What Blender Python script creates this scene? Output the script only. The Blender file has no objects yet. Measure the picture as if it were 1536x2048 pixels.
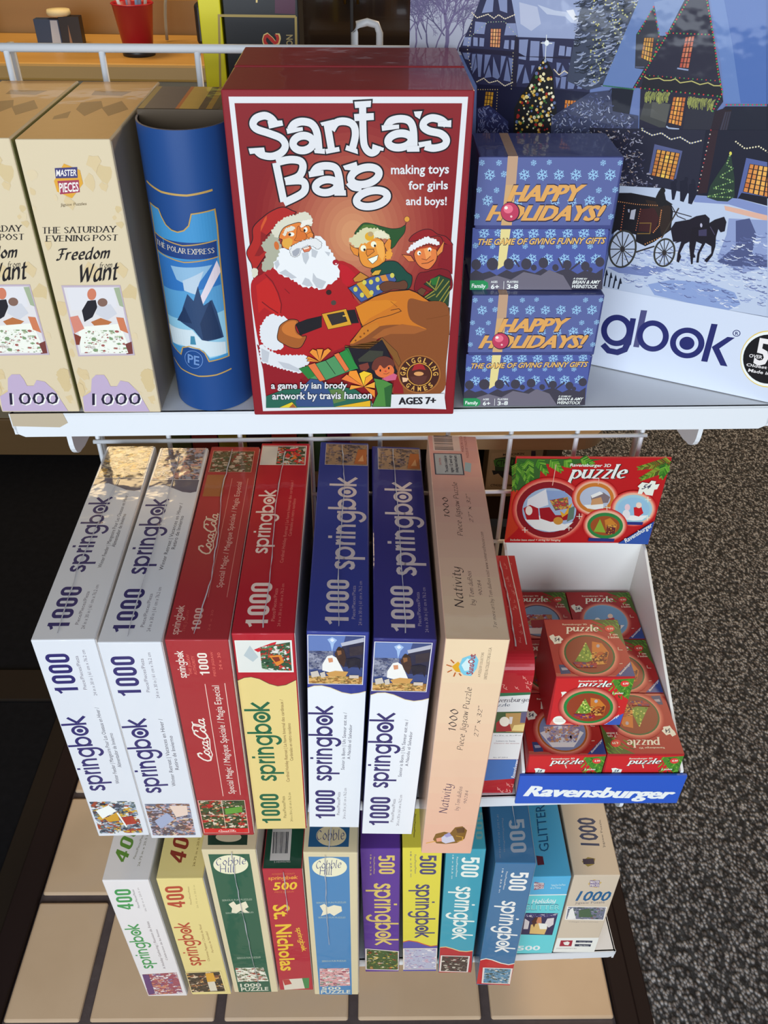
# Shop display of jigsaw puzzles on a white wire rack.
# Units: helper dimensions are centimetres, the scene is metres (S = 0.01); floor at z = 0, +Y into the shop.
import bpy, bmesh, math, random
from mathutils import Vector, Matrix
S = 0.01
sc = bpy.context.scene
COL = sc.collection

# ------------------------------------------------------------------ camera
cam = bpy.data.cameras.new('camera')
cam.sensor_fit = 'VERTICAL'; cam.sensor_height = 24.0; cam.lens = 1688.88 / 2048 * 24.0
cam.clip_start = 0.02
cam_o = bpy.data.objects.new('camera', cam); COL.objects.link(cam_o)
_r, _u, _w = (0.999854, -0.011176, 0.012946), (-0.003187, 0.621956, 0.783046), (0.016803, 0.782972, -0.62183)
cam_o.matrix_world = Matrix(((_r[0], _u[0], -_w[0], 0), (_r[1], _u[1], -_w[1], 0), (_r[2], _u[2], -_w[2], 1.40), (0, 0, 0, 1)))
sc.camera = cam_o

# ------------------------------------------------------------------ world, lights, exposure
world = bpy.data.worlds.new('world'); sc.world = world; world.use_nodes = True
bg = world.node_tree.nodes['Background']
bg.inputs[0].default_value = (0.86, 0.91, 1.0, 1); bg.inputs[1].default_value = 0.36
def area(name, loc, aim, sx, sy, power, color):
    l = bpy.data.lights.new(name, 'AREA'); l.shape = 'RECTANGLE'; l.size = sx; l.size_y = sy; l.energy = power; l.color = color
    o = bpy.data.objects.new(name, l); COL.objects.link(o); o.location = loc
    o.rotation_euler = (Vector(aim) - Vector(loc)).to_track_quat('-Z', 'Y').to_euler(); return o
area('window_daylight', (-0.3, -1.95, 1.50), (0.1, 0.6, 0.75), 3.2, 1.3, 90, (0.80, 0.90, 1.0))
area('counter_lamp', (-0.74, 2.08, 1.86), (-0.74, 2.1, 1.0), 0.34, 0.26, 6.5, (1.0, 0.72, 0.36))
area('shop_lamp', (1.3, 2.3, 2.5), (1.2, 2.1, 0.0), 0.6, 0.6, 36, (1.0, 0.74, 0.45))
vs = sc.view_settings
vs.view_transform = 'Standard'; vs.look = 'None'; vs.gamma = 1.0; vs.use_curve_mapping = False
vs.exposure = 0.0
sc.display_settings.display_device = 'sRGB'

# ------------------------------------------------------------------ materials
def lin(c): return c / 12.92 if c <= 0.04045 else ((c + 0.055) / 1.055) ** 2.4
WHITE = [lin(v / 255) for v in (214, 228, 248)]        # white card under the shop's daylight
def albedo(hx):
    rgb = hx if isinstance(hx, tuple) else [int(hx[i * 2:i * 2 + 2], 16) for i in range(3)]
    return tuple(min(0.88, max(0.004, 0.82 * lin(rgb[i] / 255) / WHITE[i])) for i in range(3)) + (1,)
MATS = {}
def nmat(name):
    m = bpy.data.materials.new(name); m.use_nodes = True
    return m, m.node_tree.nodes, m.node_tree.links, m.node_tree.nodes['Principled BSDF']
def ink(hx, kind='card'):
    """printed colour; kind: card (satin board), wrap (board under clear shrink film)"""
    k = (hx, kind)
    if k in MATS: return MATS[k]
    m, N, L, b = nmat('%s_%s' % (kind, hx if isinstance(hx, str) else '%d_%d_%d' % hx)); b.inputs['Base Color'].default_value = albedo(hx)
    if kind == 'wrap':
        b.inputs['Roughness'].default_value = 0.45; b.inputs['Specular IOR Level'].default_value = 0.2; b.inputs['Coat Weight'].default_value = 0.45; b.inputs['Coat Roughness'].default_value = 0.07
        tc = N.new('ShaderNodeTexCoord'); nz = N.new('ShaderNodeTexNoise'); bp = N.new('ShaderNodeBump')
        nz.inputs['Scale'].default_value = 26; nz.inputs['Detail'].default_value = 3
        bp.inputs['Strength'].default_value = 0.09; bp.inputs['Distance'].default_value = 0.01
        L.new(tc.outputs['Object'], nz.inputs['Vector']); L.new(nz.outputs['Fac'], bp.inputs['Height']); L.new(bp.outputs['Normal'], b.inputs['Coat Normal'])
    else:
        b.inputs['Roughness'].default_value = 0.42; b.inputs['Specular IOR Level'].default_value = 0.35
    MATS[k] = m; return m
def plain(name, rgb, rough=0.5, metal=0.0, coat=0.0):
    if name in MATS: return MATS[name]
    m, N, L, b = nmat(name); b.inputs['Base Color'].default_value = tuple(rgb) + (1,); b.inputs['Roughness'].default_value = rough; b.inputs['Metallic'].default_value = metal
    b.inputs['Coat Weight'].default_value = coat; MATS[name] = m; return m
def noisy(name, cols, scale, rough=0.5, bump=0.0, tex='noise', stretch=(1, 1, 1), detail=4, pos=None, dist=0.004):
    m, N, L, b = nmat(name)
    tc = N.new('ShaderNodeTexCoord'); mp = N.new('ShaderNodeMapping'); mp.inputs['Scale'].default_value = stretch
    L.new(tc.outputs['Object'], mp.inputs['Vector'])
    if tex == 'noise':
        t = N.new('ShaderNodeTexNoise'); t.inputs['Detail'].default_value = detail; out = t.outputs['Fac']
    else:
        t = N.new('ShaderNodeTexVoronoi'); out = t.outputs['Distance']
    t.inputs['Scale'].default_value = scale; L.new(mp.outputs['Vector'], t.inputs['Vector'])
    r = N.new('ShaderNodeValToRGB'); e = r.color_ramp.elements
    pos = pos or [i / (len(cols) - 1) for i in range(len(cols))]
    while len(e) < len(cols): e.new(0.5)
    for i, c in enumerate(cols): e[i].position = pos[i]; e[i].color = tuple(c) + (1,)
    L.new(out, r.inputs['Fac']); L.new(r.outputs['Color'], b.inputs['Base Color']); b.inputs['Roughness'].default_value = rough
    if bump:
        bp = N.new('ShaderNodeBump'); bp.inputs['Strength'].default_value = bump; bp.inputs['Distance'].default_value = dist
        L.new(out, bp.inputs['Height']); L.new(bp.outputs['Normal'], b.inputs['Normal'])
    return m
M_WHITE = plain('white_enamel', (0.78, 0.79, 0.80), 0.35)
M_WIRE = plain('white_coated_wire', (0.72, 0.73, 0.75), 0.38)
M_TAPE = plain('beige_tape', (0.50, 0.40, 0.27), 0.7)
M_BLACK = plain('black_plastic', (0.012, 0.012, 0.014), 0.4)
M_TRIM = noisy('dark_brown_trim', [(0.012, 0.006, 0.006), (0.022, 0.012, 0.011)], 9, 0.6, stretch=(1, .1, 1))
M_TRIM2 = noisy('brown_trim_edge', [(0.012, 0.008, 0.006), (0.022, 0.015, 0.010)], 9, 0.65, stretch=(1, .1, 1))
for _m in (M_TRIM, M_TRIM2): _m.node_tree.nodes['Principled BSDF'].inputs['Specular IOR Level'].default_value = 0.15
M_DARKFLOOR = noisy('black_floor', [(0.004, 0.004, 0.005), (0.009, 0.009, 0.011)], 60, 0.9, 0.2)
M_DARKFLOOR.node_tree.nodes['Principled BSDF'].inputs['Specular IOR Level'].default_value = 0.1
M_TILE = noisy('tan_floor_tile', [(0.56, 0.38, 0.23), (0.66, 0.47, 0.30), (0.60, 0.46, 0.35)], 7, 0.42, 0.05, detail=3)
M_GROUT = noisy('dark_grout', [(0.06, 0.042, 0.042), (0.10, 0.075, 0.072)], 60, 0.9, 0.3)
def carpet_mat():
    m, N, L, b = nmat('loop_carpet')
    tc = N.new('ShaderNodeTexCoord'); mp = N.new('ShaderNodeMapping'); mp.inputs['Scale'].default_value = (1.0, 0.72, 1.0); mp.inputs['Rotation'].default_value = (0, 0, 0.5)
    v = N.new('ShaderNodeTexVoronoi'); v.inputs['Scale'].default_value = 190; n = N.new('ShaderNodeTexNoise'); n.inputs['Scale'].default_value = 90; n.inputs['Detail'].default_value = 2
    r = N.new('ShaderNodeValToRGB'); e = r.color_ramp.elements
    e[0].position = 0.12; e[0].color = (0.52, 0.51, 0.52, 1); e[1].position = 0.62; e[1].color = (0.046, 0.047, 0.05, 1)
    r2 = N.new('ShaderNodeValToRGB'); e = r2.color_ramp.elements
    e[0].position = 0.40; e[0].color = (0.29, 0.26, 0.25, 1); e[1].position = 0.62; e[1].color = (1, 1, 1, 1)
    mx = N.new('ShaderNodeMix'); mx.data_type = 'RGBA'; mx.blend_type = 'MULTIPLY'; mx.inputs['Factor'].default_value = 1
    L.new(tc.outputs['Object'], mp.inputs['Vector']); L.new(mp.outputs['Vector'], v.inputs['Vector']); L.new(mp.outputs['Vector'], n.inputs['Vector'])
    L.new(v.outputs['Distance'], r.inputs['Fac']); L.new(n.outputs['Fac'], r2.inputs['Fac'])
    L.new(r.outputs['Color'], mx.inputs['A']); L.new(r2.outputs['Color'], mx.inputs['B']); L.new(mx.outputs['Result'], b.inputs['Base Color'])
    bp = N.new('ShaderNodeBump'); bp.inputs['Strength'].default_value = 0.8; bp.inputs['Distance'].default_value = 0.004; bp.invert = True
    L.new(v.outputs['Distance'], bp.inputs['Height']); L.new(bp.outputs['Normal'], b.inputs['Normal']); b.inputs['Roughness'].default_value = 0.95
    return m
M_CARPET = carpet_mat()
M_WOOD = noisy('honey_wood', [(0.42, 0.22, 0.05), (0.55, 0.32, 0.09)], 5, 0.4, stretch=(.3, 3, 3))
M_WOODD = noisy('brown_wood', [(0.13, 0.07, 0.025), (0.20, 0.11, 0.04)], 5, 0.5, stretch=(.3, 3, 3))
M_WOODL = noisy('amber_wood', [(0.24, 0.12, 0.03), (0.34, 0.18, 0.05)], 5, 0.5, stretch=(.3, 3, 3))
M_PANEL = noisy('tan_panel', [(0.20, 0.155, 0.09), (0.25, 0.19, 0.115)], 5, 0.6, stretch=(.3, 3, 3))
M_BOARD = noisy('pale_board', [(0.36, 0.23, 0.11), (0.46, 0.31, 0.16)], 20, 0.6, stretch=(.3, 3, 3))
M_WALL = noisy('warm_wall', [(0.13, 0.09, 0.05), (0.17, 0.12, 0.07)], 3, 0.8)
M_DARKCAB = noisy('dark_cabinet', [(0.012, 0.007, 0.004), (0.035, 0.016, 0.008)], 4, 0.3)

# ------------------------------------------------------------------ mesh helpers
class MB:
    """collects faces of one mesh object (cm in, metres out) with one material per face"""
    def __init__(s): s.v = []; s.f = []; s.m = []; s.sm = []; s.mats = []
    def mi(s, m):
        if m not in s.mats: s.mats.append(m)
        return s.mats.index(m)
    def add(s, vs, fs, m, smooth=False):
        o = len(s.v); s.v += [tuple(c * S for c in v) for v in vs]; k = s.mi(m)
        for f in fs: s.f.append([o + i for i in f]); s.m.append(k); s.sm.append(smooth)
    def bm(s, b, m, smooth=False):
        b.verts.index_update(); s.add([tuple(v.co) for v in b.verts], [[v.index for v in f.verts] for f in b.faces], m, smooth); b.free()
    def box(s, x0, x1, y0, y1, z0, z1, m, bev=0.0, seg=2):
        b = bmesh.new(); bmesh.ops.create_cube(b, size=1)
        for v in b.verts: v.co = Vector(((x0 + x1) / 2 + v.co.x * (x1 - x0), (y0 + y1) / 2 + v.co.y * (y1 - y0), (z0 + z1) / 2 + v.co.z * (z1 - z0)))
        if bev: bmesh.ops.bevel(b, geom=list(b.edges), offset=bev, segments=seg, affect='EDGES', profile=0.5)
        s.bm(b, m)
    def tube(s, pts, r, m, n=10, caps=True):
        P = [Vector(p) for p in pts]; vs = []; fs = []
        up = Vector((0, 0, 1))
        for i, p in enumerate(P):
            t = (P[min(i + 1, len(P) - 1)] - P[max(i - 1, 0)]).normalized()
            a = t.cross(up if abs(t.z) < 0.95 else Vector((1, 0, 0))).normalized(); b = t.cross(a)
            rr = r[i] if isinstance(r, (list, tuple)) else r
            vs += [p + a * rr * math.cos(2 * math.pi * k / n) + b * rr * math.sin(2 * math.pi * k / n) for k in range(n)]
        for i in range(len(P) - 1):
            for k in range(n): fs.append([i * n + k, i * n + (k + 1) % n, (i + 1) * n + (k + 1) % n, (i + 1) * n + k])
        if caps: fs += [list(range(n))[::-1], [(len(P) - 1) * n + k for k in range(n)]]
        s.add([tuple(v) for v in vs], fs, m, True)
    def prism(s, prof, axis, a0, a1, m):
        """closed 2-D profile extruded along an axis; profile order (y,z), (x,z) or (x,y)"""
        def pt(q, a): return {'x': (a, q[0], q[1]), 'y': (q[0], a, q[1]), 'z': (q[0], q[1], a)}[axis]
        n = len(prof); vs = [pt(q, a0) for q in prof] + [pt(q, a1) for q in prof]
        b = bmesh.new(); V = [b.verts.new(v) for v in vs]
        for f in [list(range(n)), list(range(2 * n - 1, n - 1, -1))] + [[i, (i + 1) % n, n + (i + 1) % n, n + i] for i in range(n)]: b.faces.new([V[i] for i in f])
        bmesh.ops.recalc_face_normals(b, faces=list(b.faces)); s.bm(b, m)
    def lathe(s, prof, c, m, n=32):
        vs = [(c[0] + r * math.cos(2 * math.pi * k / n), c[1] + r * math.sin(2 * math.pi * k / n), c[2] + z) for r, z in prof for k in range(n)]
        fs = [[i * n + k, i * n + (k + 1) % n, (i + 1) * n + (k + 1) % n, (i + 1) * n + k] for i in range(len(prof) - 1) for k in range(n)]
        s.add(vs, fs, m, True)
    def build(s, name, parent=None, loc=None, rot=None):
        me = bpy.data.meshes.new(name); me.from_pydata(s.v, [], s.f); me.polygons.foreach_set('material_index', s.m); me.polygons.foreach_set('use_smooth', s.sm)
        for m in s.mats: me.materials.append(m)
        me.update(); o = bpy.data.objects.new(name, me); COL.objects.link(o)
        if parent: o.parent = parent
        if loc: o.location = [c * S for c in loc]
        if rot: o.rotation_euler = rot
        return o
def tag(o, label=None, cat=None, group=None, kind=None):
    if label: o['label'] = label
    if cat: o['category'] = cat
    if group: o['group'] = group
    if kind: o['kind'] = kind
    return o
def empty(name, loc, rot=(0, 0, 0)):
    o = bpy.data.objects.new(name, None); COL.objects.link(o); o.location = [c * S for c in loc]; o.rotation_euler = rot; o.empty_display_size = 0.02; return o

# ------------------------------------------------------------------ printing: lettering and flat artwork laid on a face
def stroke(pts, w, closed=False):
    """quads of a polyline band, mitred"""
    P = [Vector(p) for p in pts]; n = len(P)
    if closed and (P[0] - P[-1]).length < 1e-6: P = P[:-1]; n -= 1
    if n < 2: return []
    Lf = []; Rt = []
    for i in range(n):
        a = P[i] - P[i - 1] if (i or closed) else P[1] - P[0]
        b = P[(i + 1) % n] - P[i] if (i < n - 1 or closed) else P[i] - P[i - 1]
        a = a.normalized() if a.length > 1e-9 else b.normalized(); b = b.normalized() if b.length > 1e-9 else a
        t = a + b; t = t.normalized() if t.length > 0.2 else b
        nn = Vector((-t.y, t.x)); k = max(0.55, nn.dot(Vector((-b.y, b.x))))
        Lf.append(P[i] + nn * w / 2 / k); Rt.append(P[i] - nn * w / 2 / k)
    out = []
    for i in range(n if closed else n - 1):
        j = (i + 1) % n; out.append([tuple(Lf[i]), tuple(Lf[j]), tuple(Rt[j]), tuple(Rt[i])])
    return out
def arc(cx, cy, rx, ry, a0, a1, n):
    return [(cx + rx * math.cos(math.radians(a0 + (a1 - a0) * i / n)), cy + ry * math.sin(math.radians(a0 + (a1 - a0) * i / n))) for i in range(n + 1)]
TXT = {}
def font_polys(txt, off, shear):
    k = (txt, off, shear)
    if k in TXT: return TXT[k]
    c = bpy.data.curves.new('t', 'FONT'); c.body = txt; c.size = 1; c.resolution_u = 2; c.offset = off; c.shear = shear; c.fill_mode = 'FRONT'
    o = bpy.data.objects.new('t', c); COL.objects.link(o)
    dg = bpy.context.evaluated_depsgraph_get(); me = bpy.data.meshes.new_from_object(o.evaluated_get(dg))
    V = [(v.co.x, v.co.y) for v in me.vertices]; F = [list(p.vertices) for p in me.polygons]
    bpy.data.objects.remove(o); bpy.data.curves.remove(c); bpy.data.meshes.remove(me)
    if not V: V = [(0, 0), (1, 0), (0, 1)]; F = []
    TXT[k] = (V, F, min(v[0] for v in V), max(v[0] for v in V), max(v[1] for v in V)); return TXT[k]
def ringq(cx, cy, r, w, n=26, ry=None):
    return stroke([(cx + r * math.cos(2 * math.pi * i / n), cy + (ry or r) * math.sin(2 * math.pi * i / n)) for i in range(n)], w, True)
def word_logo():
    """rounded lower-case lettering of the puzzle maker's word, x-height 1"""
    q = []; w = 0.2; x = 0.0; R = 0.4
    def st(p, c=False): q.extend(stroke([(x + a, b) for a, b in p], w, c))
    st([(.56, .78), (.46, .88), (.3, .91), (.14, .85), (.1, .71), (.2, .58), (.42, .46), (.54, .3), (.48, .14), (.3, .09), (.12, .12), (.02, .24)]); x += .74
    q.extend(ringq(x + .5, .5, R, w)); st([(.1, .98), (.1, -.5)]); x += 1.14
    st([(.1, 0), (.1, 1)]); st([(.1, .6), (.2, .82), (.42, .92)]); x += .52
    st([(.1, 0), (.1, 1)]); st([(.1, 1.2), (.1, 1.4)]); x += .36
    st([(.1, 0), (.1, 1)]); st([(.1, .6), (.18, .8), (.4, .91), (.62, .8), (.7, .58), (.7, 0)]); x += .96
    q.extend(ringq(x + .5, .5, R, w)); st([(.9, 1)] + [(.9, .1)] + arc(.5, -.06, R, R, 0, -160, 9)); x += 1.14
    st([(.1, 0), (.1, 1.5)]); q.extend(ringq(x + .5, .5, R, w)); x += 1.1
    q.extend(ringq(x + .5, .5, R + .02, w)); q.append([(x + .5 + .2 * math.cos(2 * math.pi * i / 14), .5 + .2 * math.sin(2 * math.pi * i / 14)) for i in range(14)]); x += 1.06
    st([(.1, 0), (.1, 1.5)]); st([(.76, 1.02), (.22, .52)]); st([(.22, .52), (.82, 0)]); x += .86
    return q, 0.0, x, 1.0
def digits(txt):
    q = []; x = 0.0; w = 0.155; W = .44
    for ch in txt:
        a, b = x + w / 2, x + W - w / 2; t, o = 1 - w / 2, w / 2; r = (b - a) / 2
        if ch == '0': q += stroke(arc(a + r, t - r, r, r, 0, 180, 8) + arc(a + r, o + r, r, r, 180, 360, 8), w, True)
        elif ch == '1': q += stroke([(x + .26, 0), (x + .26, 1)], w); q += stroke([(x + .04, .74), (x + .2, .84), (x + .27, .98)], w * .8)
        elif ch == '4': q += stroke([(x + .3, 0), (x + .3, 1)], w); q += stroke([(x + .27, .96), (x + .02, .3)], w * .8); q += stroke([(x, .27), (x + W, .27)], w * .85)
        elif ch == '5': q += stroke([(b + .05, t), (a, t)], w); q += stroke([(a, 1), (a, .5)], w); q += stroke([(a, .56)] + arc(a + r, .66 - r, r, r * .9, 120, 0, 6) + arc(a + r, o + r, r, r, 0, -170, 8), w)
        x += W + .1
    return q, 0.0, x - .1, 1.0
def script_logo():
    """flowing two-word script lettering with tall looped capitals"""
    q = []
    def st(p, w=.1): q.extend(stroke(p, w))
    def bigc(x): st([(x + .75, .62), (x + .86, .8), (x + .78, .98), (x + .52, .94), (x + .2, .62), (x + .06, .3), (x + .12, .06), (x + .34, -.02), (x + .6, .1), (x + .8, .34)], .13)
    def o(x): st([(x + .2 + .17 * math.cos(t / 10 * 6.3) + .06 * math.sin(t / 10 * 6.3), .24 + .2 * math.sin(t / 10 * 6.3)) for t in range(11)])
    def c(x): st([(x + .36, .38), (x + .26, .44), (x + .1, .3), (x + .08, .08), (x + .22, .02), (x + .42, .16)])
    def aa(x): o(x); st([(x + .42, .46), (x + .34, .1), (x + .42, .02), (x + .54, .12)])
    def l(x): st([(x, .06), (x + .24, .5), (x + .32, .86), (x + .22, .94), (x + .12, .6), (x + .1, .14), (x + .2, .02), (x + .36, .14)])
    bigc(0); o(.72); c(1.14); aa(1.56); st([(2.08, .3), (2.3, .32)], .08); bigc(2.2); o(2.94); l(3.34); aa(3.66)
    st([(.3, -.02), (.7, -.16), (1.2, -.06), (1.7, -.1), (2.2, -.14), (2.5, -.02)], .08); st([(2.9, .98), (3.3, 1.04), (3.6, .92), (3.9, .98)], .09)
    return q, 0.0, 4.25, 1.0
SPECIAL = {}
SKEL = {}
for ln in '''a 1|.8,1 .45,1 .12,.6 .15,.1 .45,0 .8,.5|.8,1 .78,.15 .95,.05
b .95|.1,1.6 .1,.02 .5,0 .85,.45 .6,1 .12,.7
c .85|.8,.85 .5,1 .12,.55 .3,.02 .8,.15
d 1|.8,1 .45,1 .12,.6 .15,.1 .45,0 .8,.5|.82,1.6 .8,.1 .95,.05
e .9|.15,.5 .75,.6 .6,1 .25,.85 .12,.4 .4,0 .8,.15
f .65|.75,1.5 .5,1.6 .35,1.2 .3,0|.1,1 .65,1
g 1|.8,1 .4,1 .12,.55 .4,.05 .8,.5|.82,1 .8,-.2 .5,-.55 .1,-.4
h .95|.1,1.6 .1,0|.12,.6 .5,1 .78,.75 .78,0
i .35|.15,1 .15,.1 .28,0|.15,1.35 .2,1.46
j .4|.25,1 .22,-.2 0,-.5|.25,1.35 .3,1.46
k .9|.1,1.6 .1,0|.75,1 .15,.45|.15,.45 .8,0
l .35|.12,1.6 .12,.1 .27,0
m 1.3|.1,1 .1,0|.12,.6 .4,1 .6,.8 .6,0|.62,.6 .95,1 1.12,.8 1.12,0
n .95|.1,1 .1,0|.12,.6 .5,1 .78,.75 .78,0
o 1|.5,1 .12,.5 .5,0 .88,.5 .5,1
p .98|.1,1 .1,-.55|.12,.75 .5,1 .85,.5 .5,0 .12,.2
r .7|.1,1 .1,0|.12,.6 .35,.95 .62,.95
s .75|.6,.85 .35,1 .12,.78 .55,.35 .4,0 .08,.12
t .65|.3,1.4 .28,.15 .45,0 .6,.1|.05,1 .6,1
u .98|.1,1 .12,.25 .4,0 .75,.4|.78,1 .78,.1 .9,.05
v .82|.05,1 .4,0|.4,0 .75,1
w 1.15|.05,1 .3,0|.3,0 .55,.9|.55,.9 .8,0|.8,0 1.05,1
x .8|.05,1 .7,0|.7,1 .05,0
y .9|.1,1 .15,.3 .45,.05 .75,.5|.78,1 .75,-.2 .4,-.55 .05,-.4
z .82|.08,1 .7,1|.7,1 .08,0|.08,0 .72,0
1 .6|.1,1.1 .36,1.4|.36,1.4 .36,0
0 .92|.45,1.4 .1,.7 .45,0 .8,.7 .45,1.4
2 .85|.1,1.1 .4,1.4 .7,1.1 .1,.02|.1,.02 .75,.02
3 .85|.1,1.3 .5,1.4 .7,1.05 .35,.75|.35,.75 .75,.4 .45,0 .08,.1
4 .9|.6,0 .6,1.4|.6,1.4 .05,.45|.05,.45 .85,.45
7 .85|.1,1.4 .75,1.4|.75,1.4 .3,0
8 .9|.45,.75 .15,1.1 .45,1.4 .75,1.1 .45,.75 .1,.35 .45,0 .8,.35 .45,.75
9 .9|.75,1 .4,.65 .12,1 .45,1.4 .75,1 .65,.4 .3,0
" .5|.1,1.5 .1,1.2|.35,1.5 .35,1.2
. .3|.1,0 .14,.08
T 1.15|.05,1.5 1.05,1.5|.55,1.5 .55,0
H 1.3|.12,1.5 .12,0|1.08,1.5 1.08,0|.12,.75 1.08,.75
E 1.1|.12,1.5 .12,0|.12,1.5 .95,1.5|.12,.78 .8,.78|.12,0 .98,0
S .95|.8,1.25 .45,1.5 .12,1.15 .75,.45 .5,0 .08,.2
A 1.3|.05,0 .62,1.5|.62,1.5 1.2,0|.28,.5 .95,.5
U 1.25|.12,1.5 .15,.4 .6,0 1.05,.4 1.08,1.5
R 1.15|.12,1.5 .12,0|.12,1.5 .7,1.45 .85,1.1 .6,.75 .12,.72|.5,.72 1.1,0
D 1.25|.12,1.5 .12,0|.12,1.5 .7,1.45 1.12,.75 .7,.05 .12,0
Y 1.15|.05,1.5 .55,.7|1.08,1.5 .55,.7|.55,.7 .55,0
V 1.2|.05,1.5 .58,0|.58,0 1.12,1.5
N 1.35|.12,0 .12,1.5|.12,1.5 1.12,0|1.12,0 1.12,1.5
I .4|.15,1.5 .15,0
G 1.25|1.08,1.25 .65,1.5 .12,.8 .55,0 1.1,.25|1.1,.25 1.1,.7|1.1,.7 .7,.7
P 1.05|.12,1.5 .12,0|.12,1.5 .7,1.48 .9,1.1 .6,.68 .12,.68
O 1.35|.65,1.5 .12,.75 .65,0 1.2,.75 .65,1.5
L 1|.12,1.5 .12,0|.12,0 .95,0
X 1.15|.05,1.5 1.05,0|1.05,1.5 .05,0
F 1.15|.0,1.3 .3,1.5 1.2,1.48|.6,1.48 .5,.3 .2,0 .0,.15|.3,.8 .85,.82
W 1.6|.05,1.5 .35,0|.35,0 .8,1.2|.8,1.2 1.1,0|1.1,0 1.55,1.5
C 1.15|1,1.2 .65,1.5 .12,.8 .5,0 1.05,.3
J .75|.6,1.5 .55,.1 .3,-.3 .0,-.1
B 1.1|.12,1.5 .12,0|.12,1.5 .7,1.45 .75,.95 .2,.8|.2,.8 .85,.75 .9,.2 .5,0 .12,0'''.split('\n'):
    hd, *ps = ln.split('|'); SKEL[hd[0]] = (float(hd[2:]), [[tuple(float(v) for v in q.split(',')) for q in p.split()] for p in ps])
def smooth(P, closed=False, n=5):
    P = [Vector(p) for p in P]; N = len(P); out = []
    if N < 3: return [tuple(p) for p in P]
    for i in range(N if closed else N - 1):
        a = P[i - 1] if (i or closed) else P[0]; b = P[i]; c = P[(i + 1) % N]; d = P[(i + 2) % N] if (i + 2 < N or closed) else P[-1]
        for k in range(n): t = k / n; out.append(tuple(.5 * (2 * b + (c - a) * t + (2 * a - 5 * b + 4 * c - d) * t * t + (3 * b - a - 3 * c + d) * t ** 3)))
    if not closed: out.append(tuple(P[-1]))
    return out
def pen(txt, nib, thin, shear, serif):
    """broad-pen lettering from stroke skeletons"""
    q = []; x = 0.0; nv = Vector(nib)
    for ch in txt:
        if ch == ' ': x += .5; continue
        if ch not in SKEL: ch = 'o'
        wd, ps = SKEL[ch]
        for p in ps:
            s_ = smooth(p, len(p) > 3 and p[0] == p[-1], 4) if len(p) > 2 else p
            s_ = [Vector((a + b * shear + x, b)) for a, b in s_]
            for i in range(len(s_) - 1): q.append([tuple(s_[i] - nv), tuple(s_[i + 1] - nv), tuple(s_[i + 1] + nv), tuple(s_[i] + nv)])
            q += stroke([tuple(v) for v in s_], thin)
            if serif:
                for e, f in ((s_[0], s_[1]), (s_[-1], s_[-2])):
                    if abs((e - f).normalized().y) > .8: q += stroke([(e.x - serif, e.y), (e.x + serif, e.y)], thin * 1.3)
        x += wd + .12
    ys = [v[1] for p in q for v in p]; xs = [v[0] for p in q for v in p]
    return q, min(xs), max(xs), max(ys)
PENS = {'g': ((.075, .05), .075, .16, 0), 'G': ((.15, .1), .14, .3, 0), 'v': ((.115, .0), .085, 0, .22), 'V': ((.16, .0), .1, .22, .22)}
def lettering(txt, fl):
    if fl in PENS and (fl, txt) not in SPECIAL: SPECIAL[(fl, txt)] = pen(txt, *PENS[fl])
    if fl in ('w', 'd', 'c') or fl in PENS:
        if (fl, txt) not in SPECIAL: SPECIAL[(fl, txt)] = {'w': word_logo, 'd': lambda: digits(txt), 'c': script_logo}[fl]()
        q, x0, x1, y1 = SPECIAL[(fl, txt)]; V = []; F = []
        for poly in q: F.append(list(range(len(V), len(V) + len(poly)))); V += poly
        return [(V, F, x0, x1, y1, 0)]
    off = 0.022 if 'b' in fl else 0.0
    if 'x' in fl: off = 0.02
    sh = 0.28 if ('i' in fl or 's' in fl) else 0.0
    V, F, x0, x1, y1 = font_polys(txt, off, sh)
    if 'x' in fl: return [([(x + d, y) for x, y in V], F, x0 - .035, x1 + .035, y1, 0) for d in (-.035, .035, 0)]
    out = [(V, F, x0, x1, y1, 0)]
    if 'o' in fl: V2, F2, *_ = font_polys(txt, 0.06, sh); out.insert(0, (V2, F2, x0, x1, y1, 1))
    return out
def pts(s): return [tuple(float(v) for v in q.split(',')) for q in s.split()]
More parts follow.
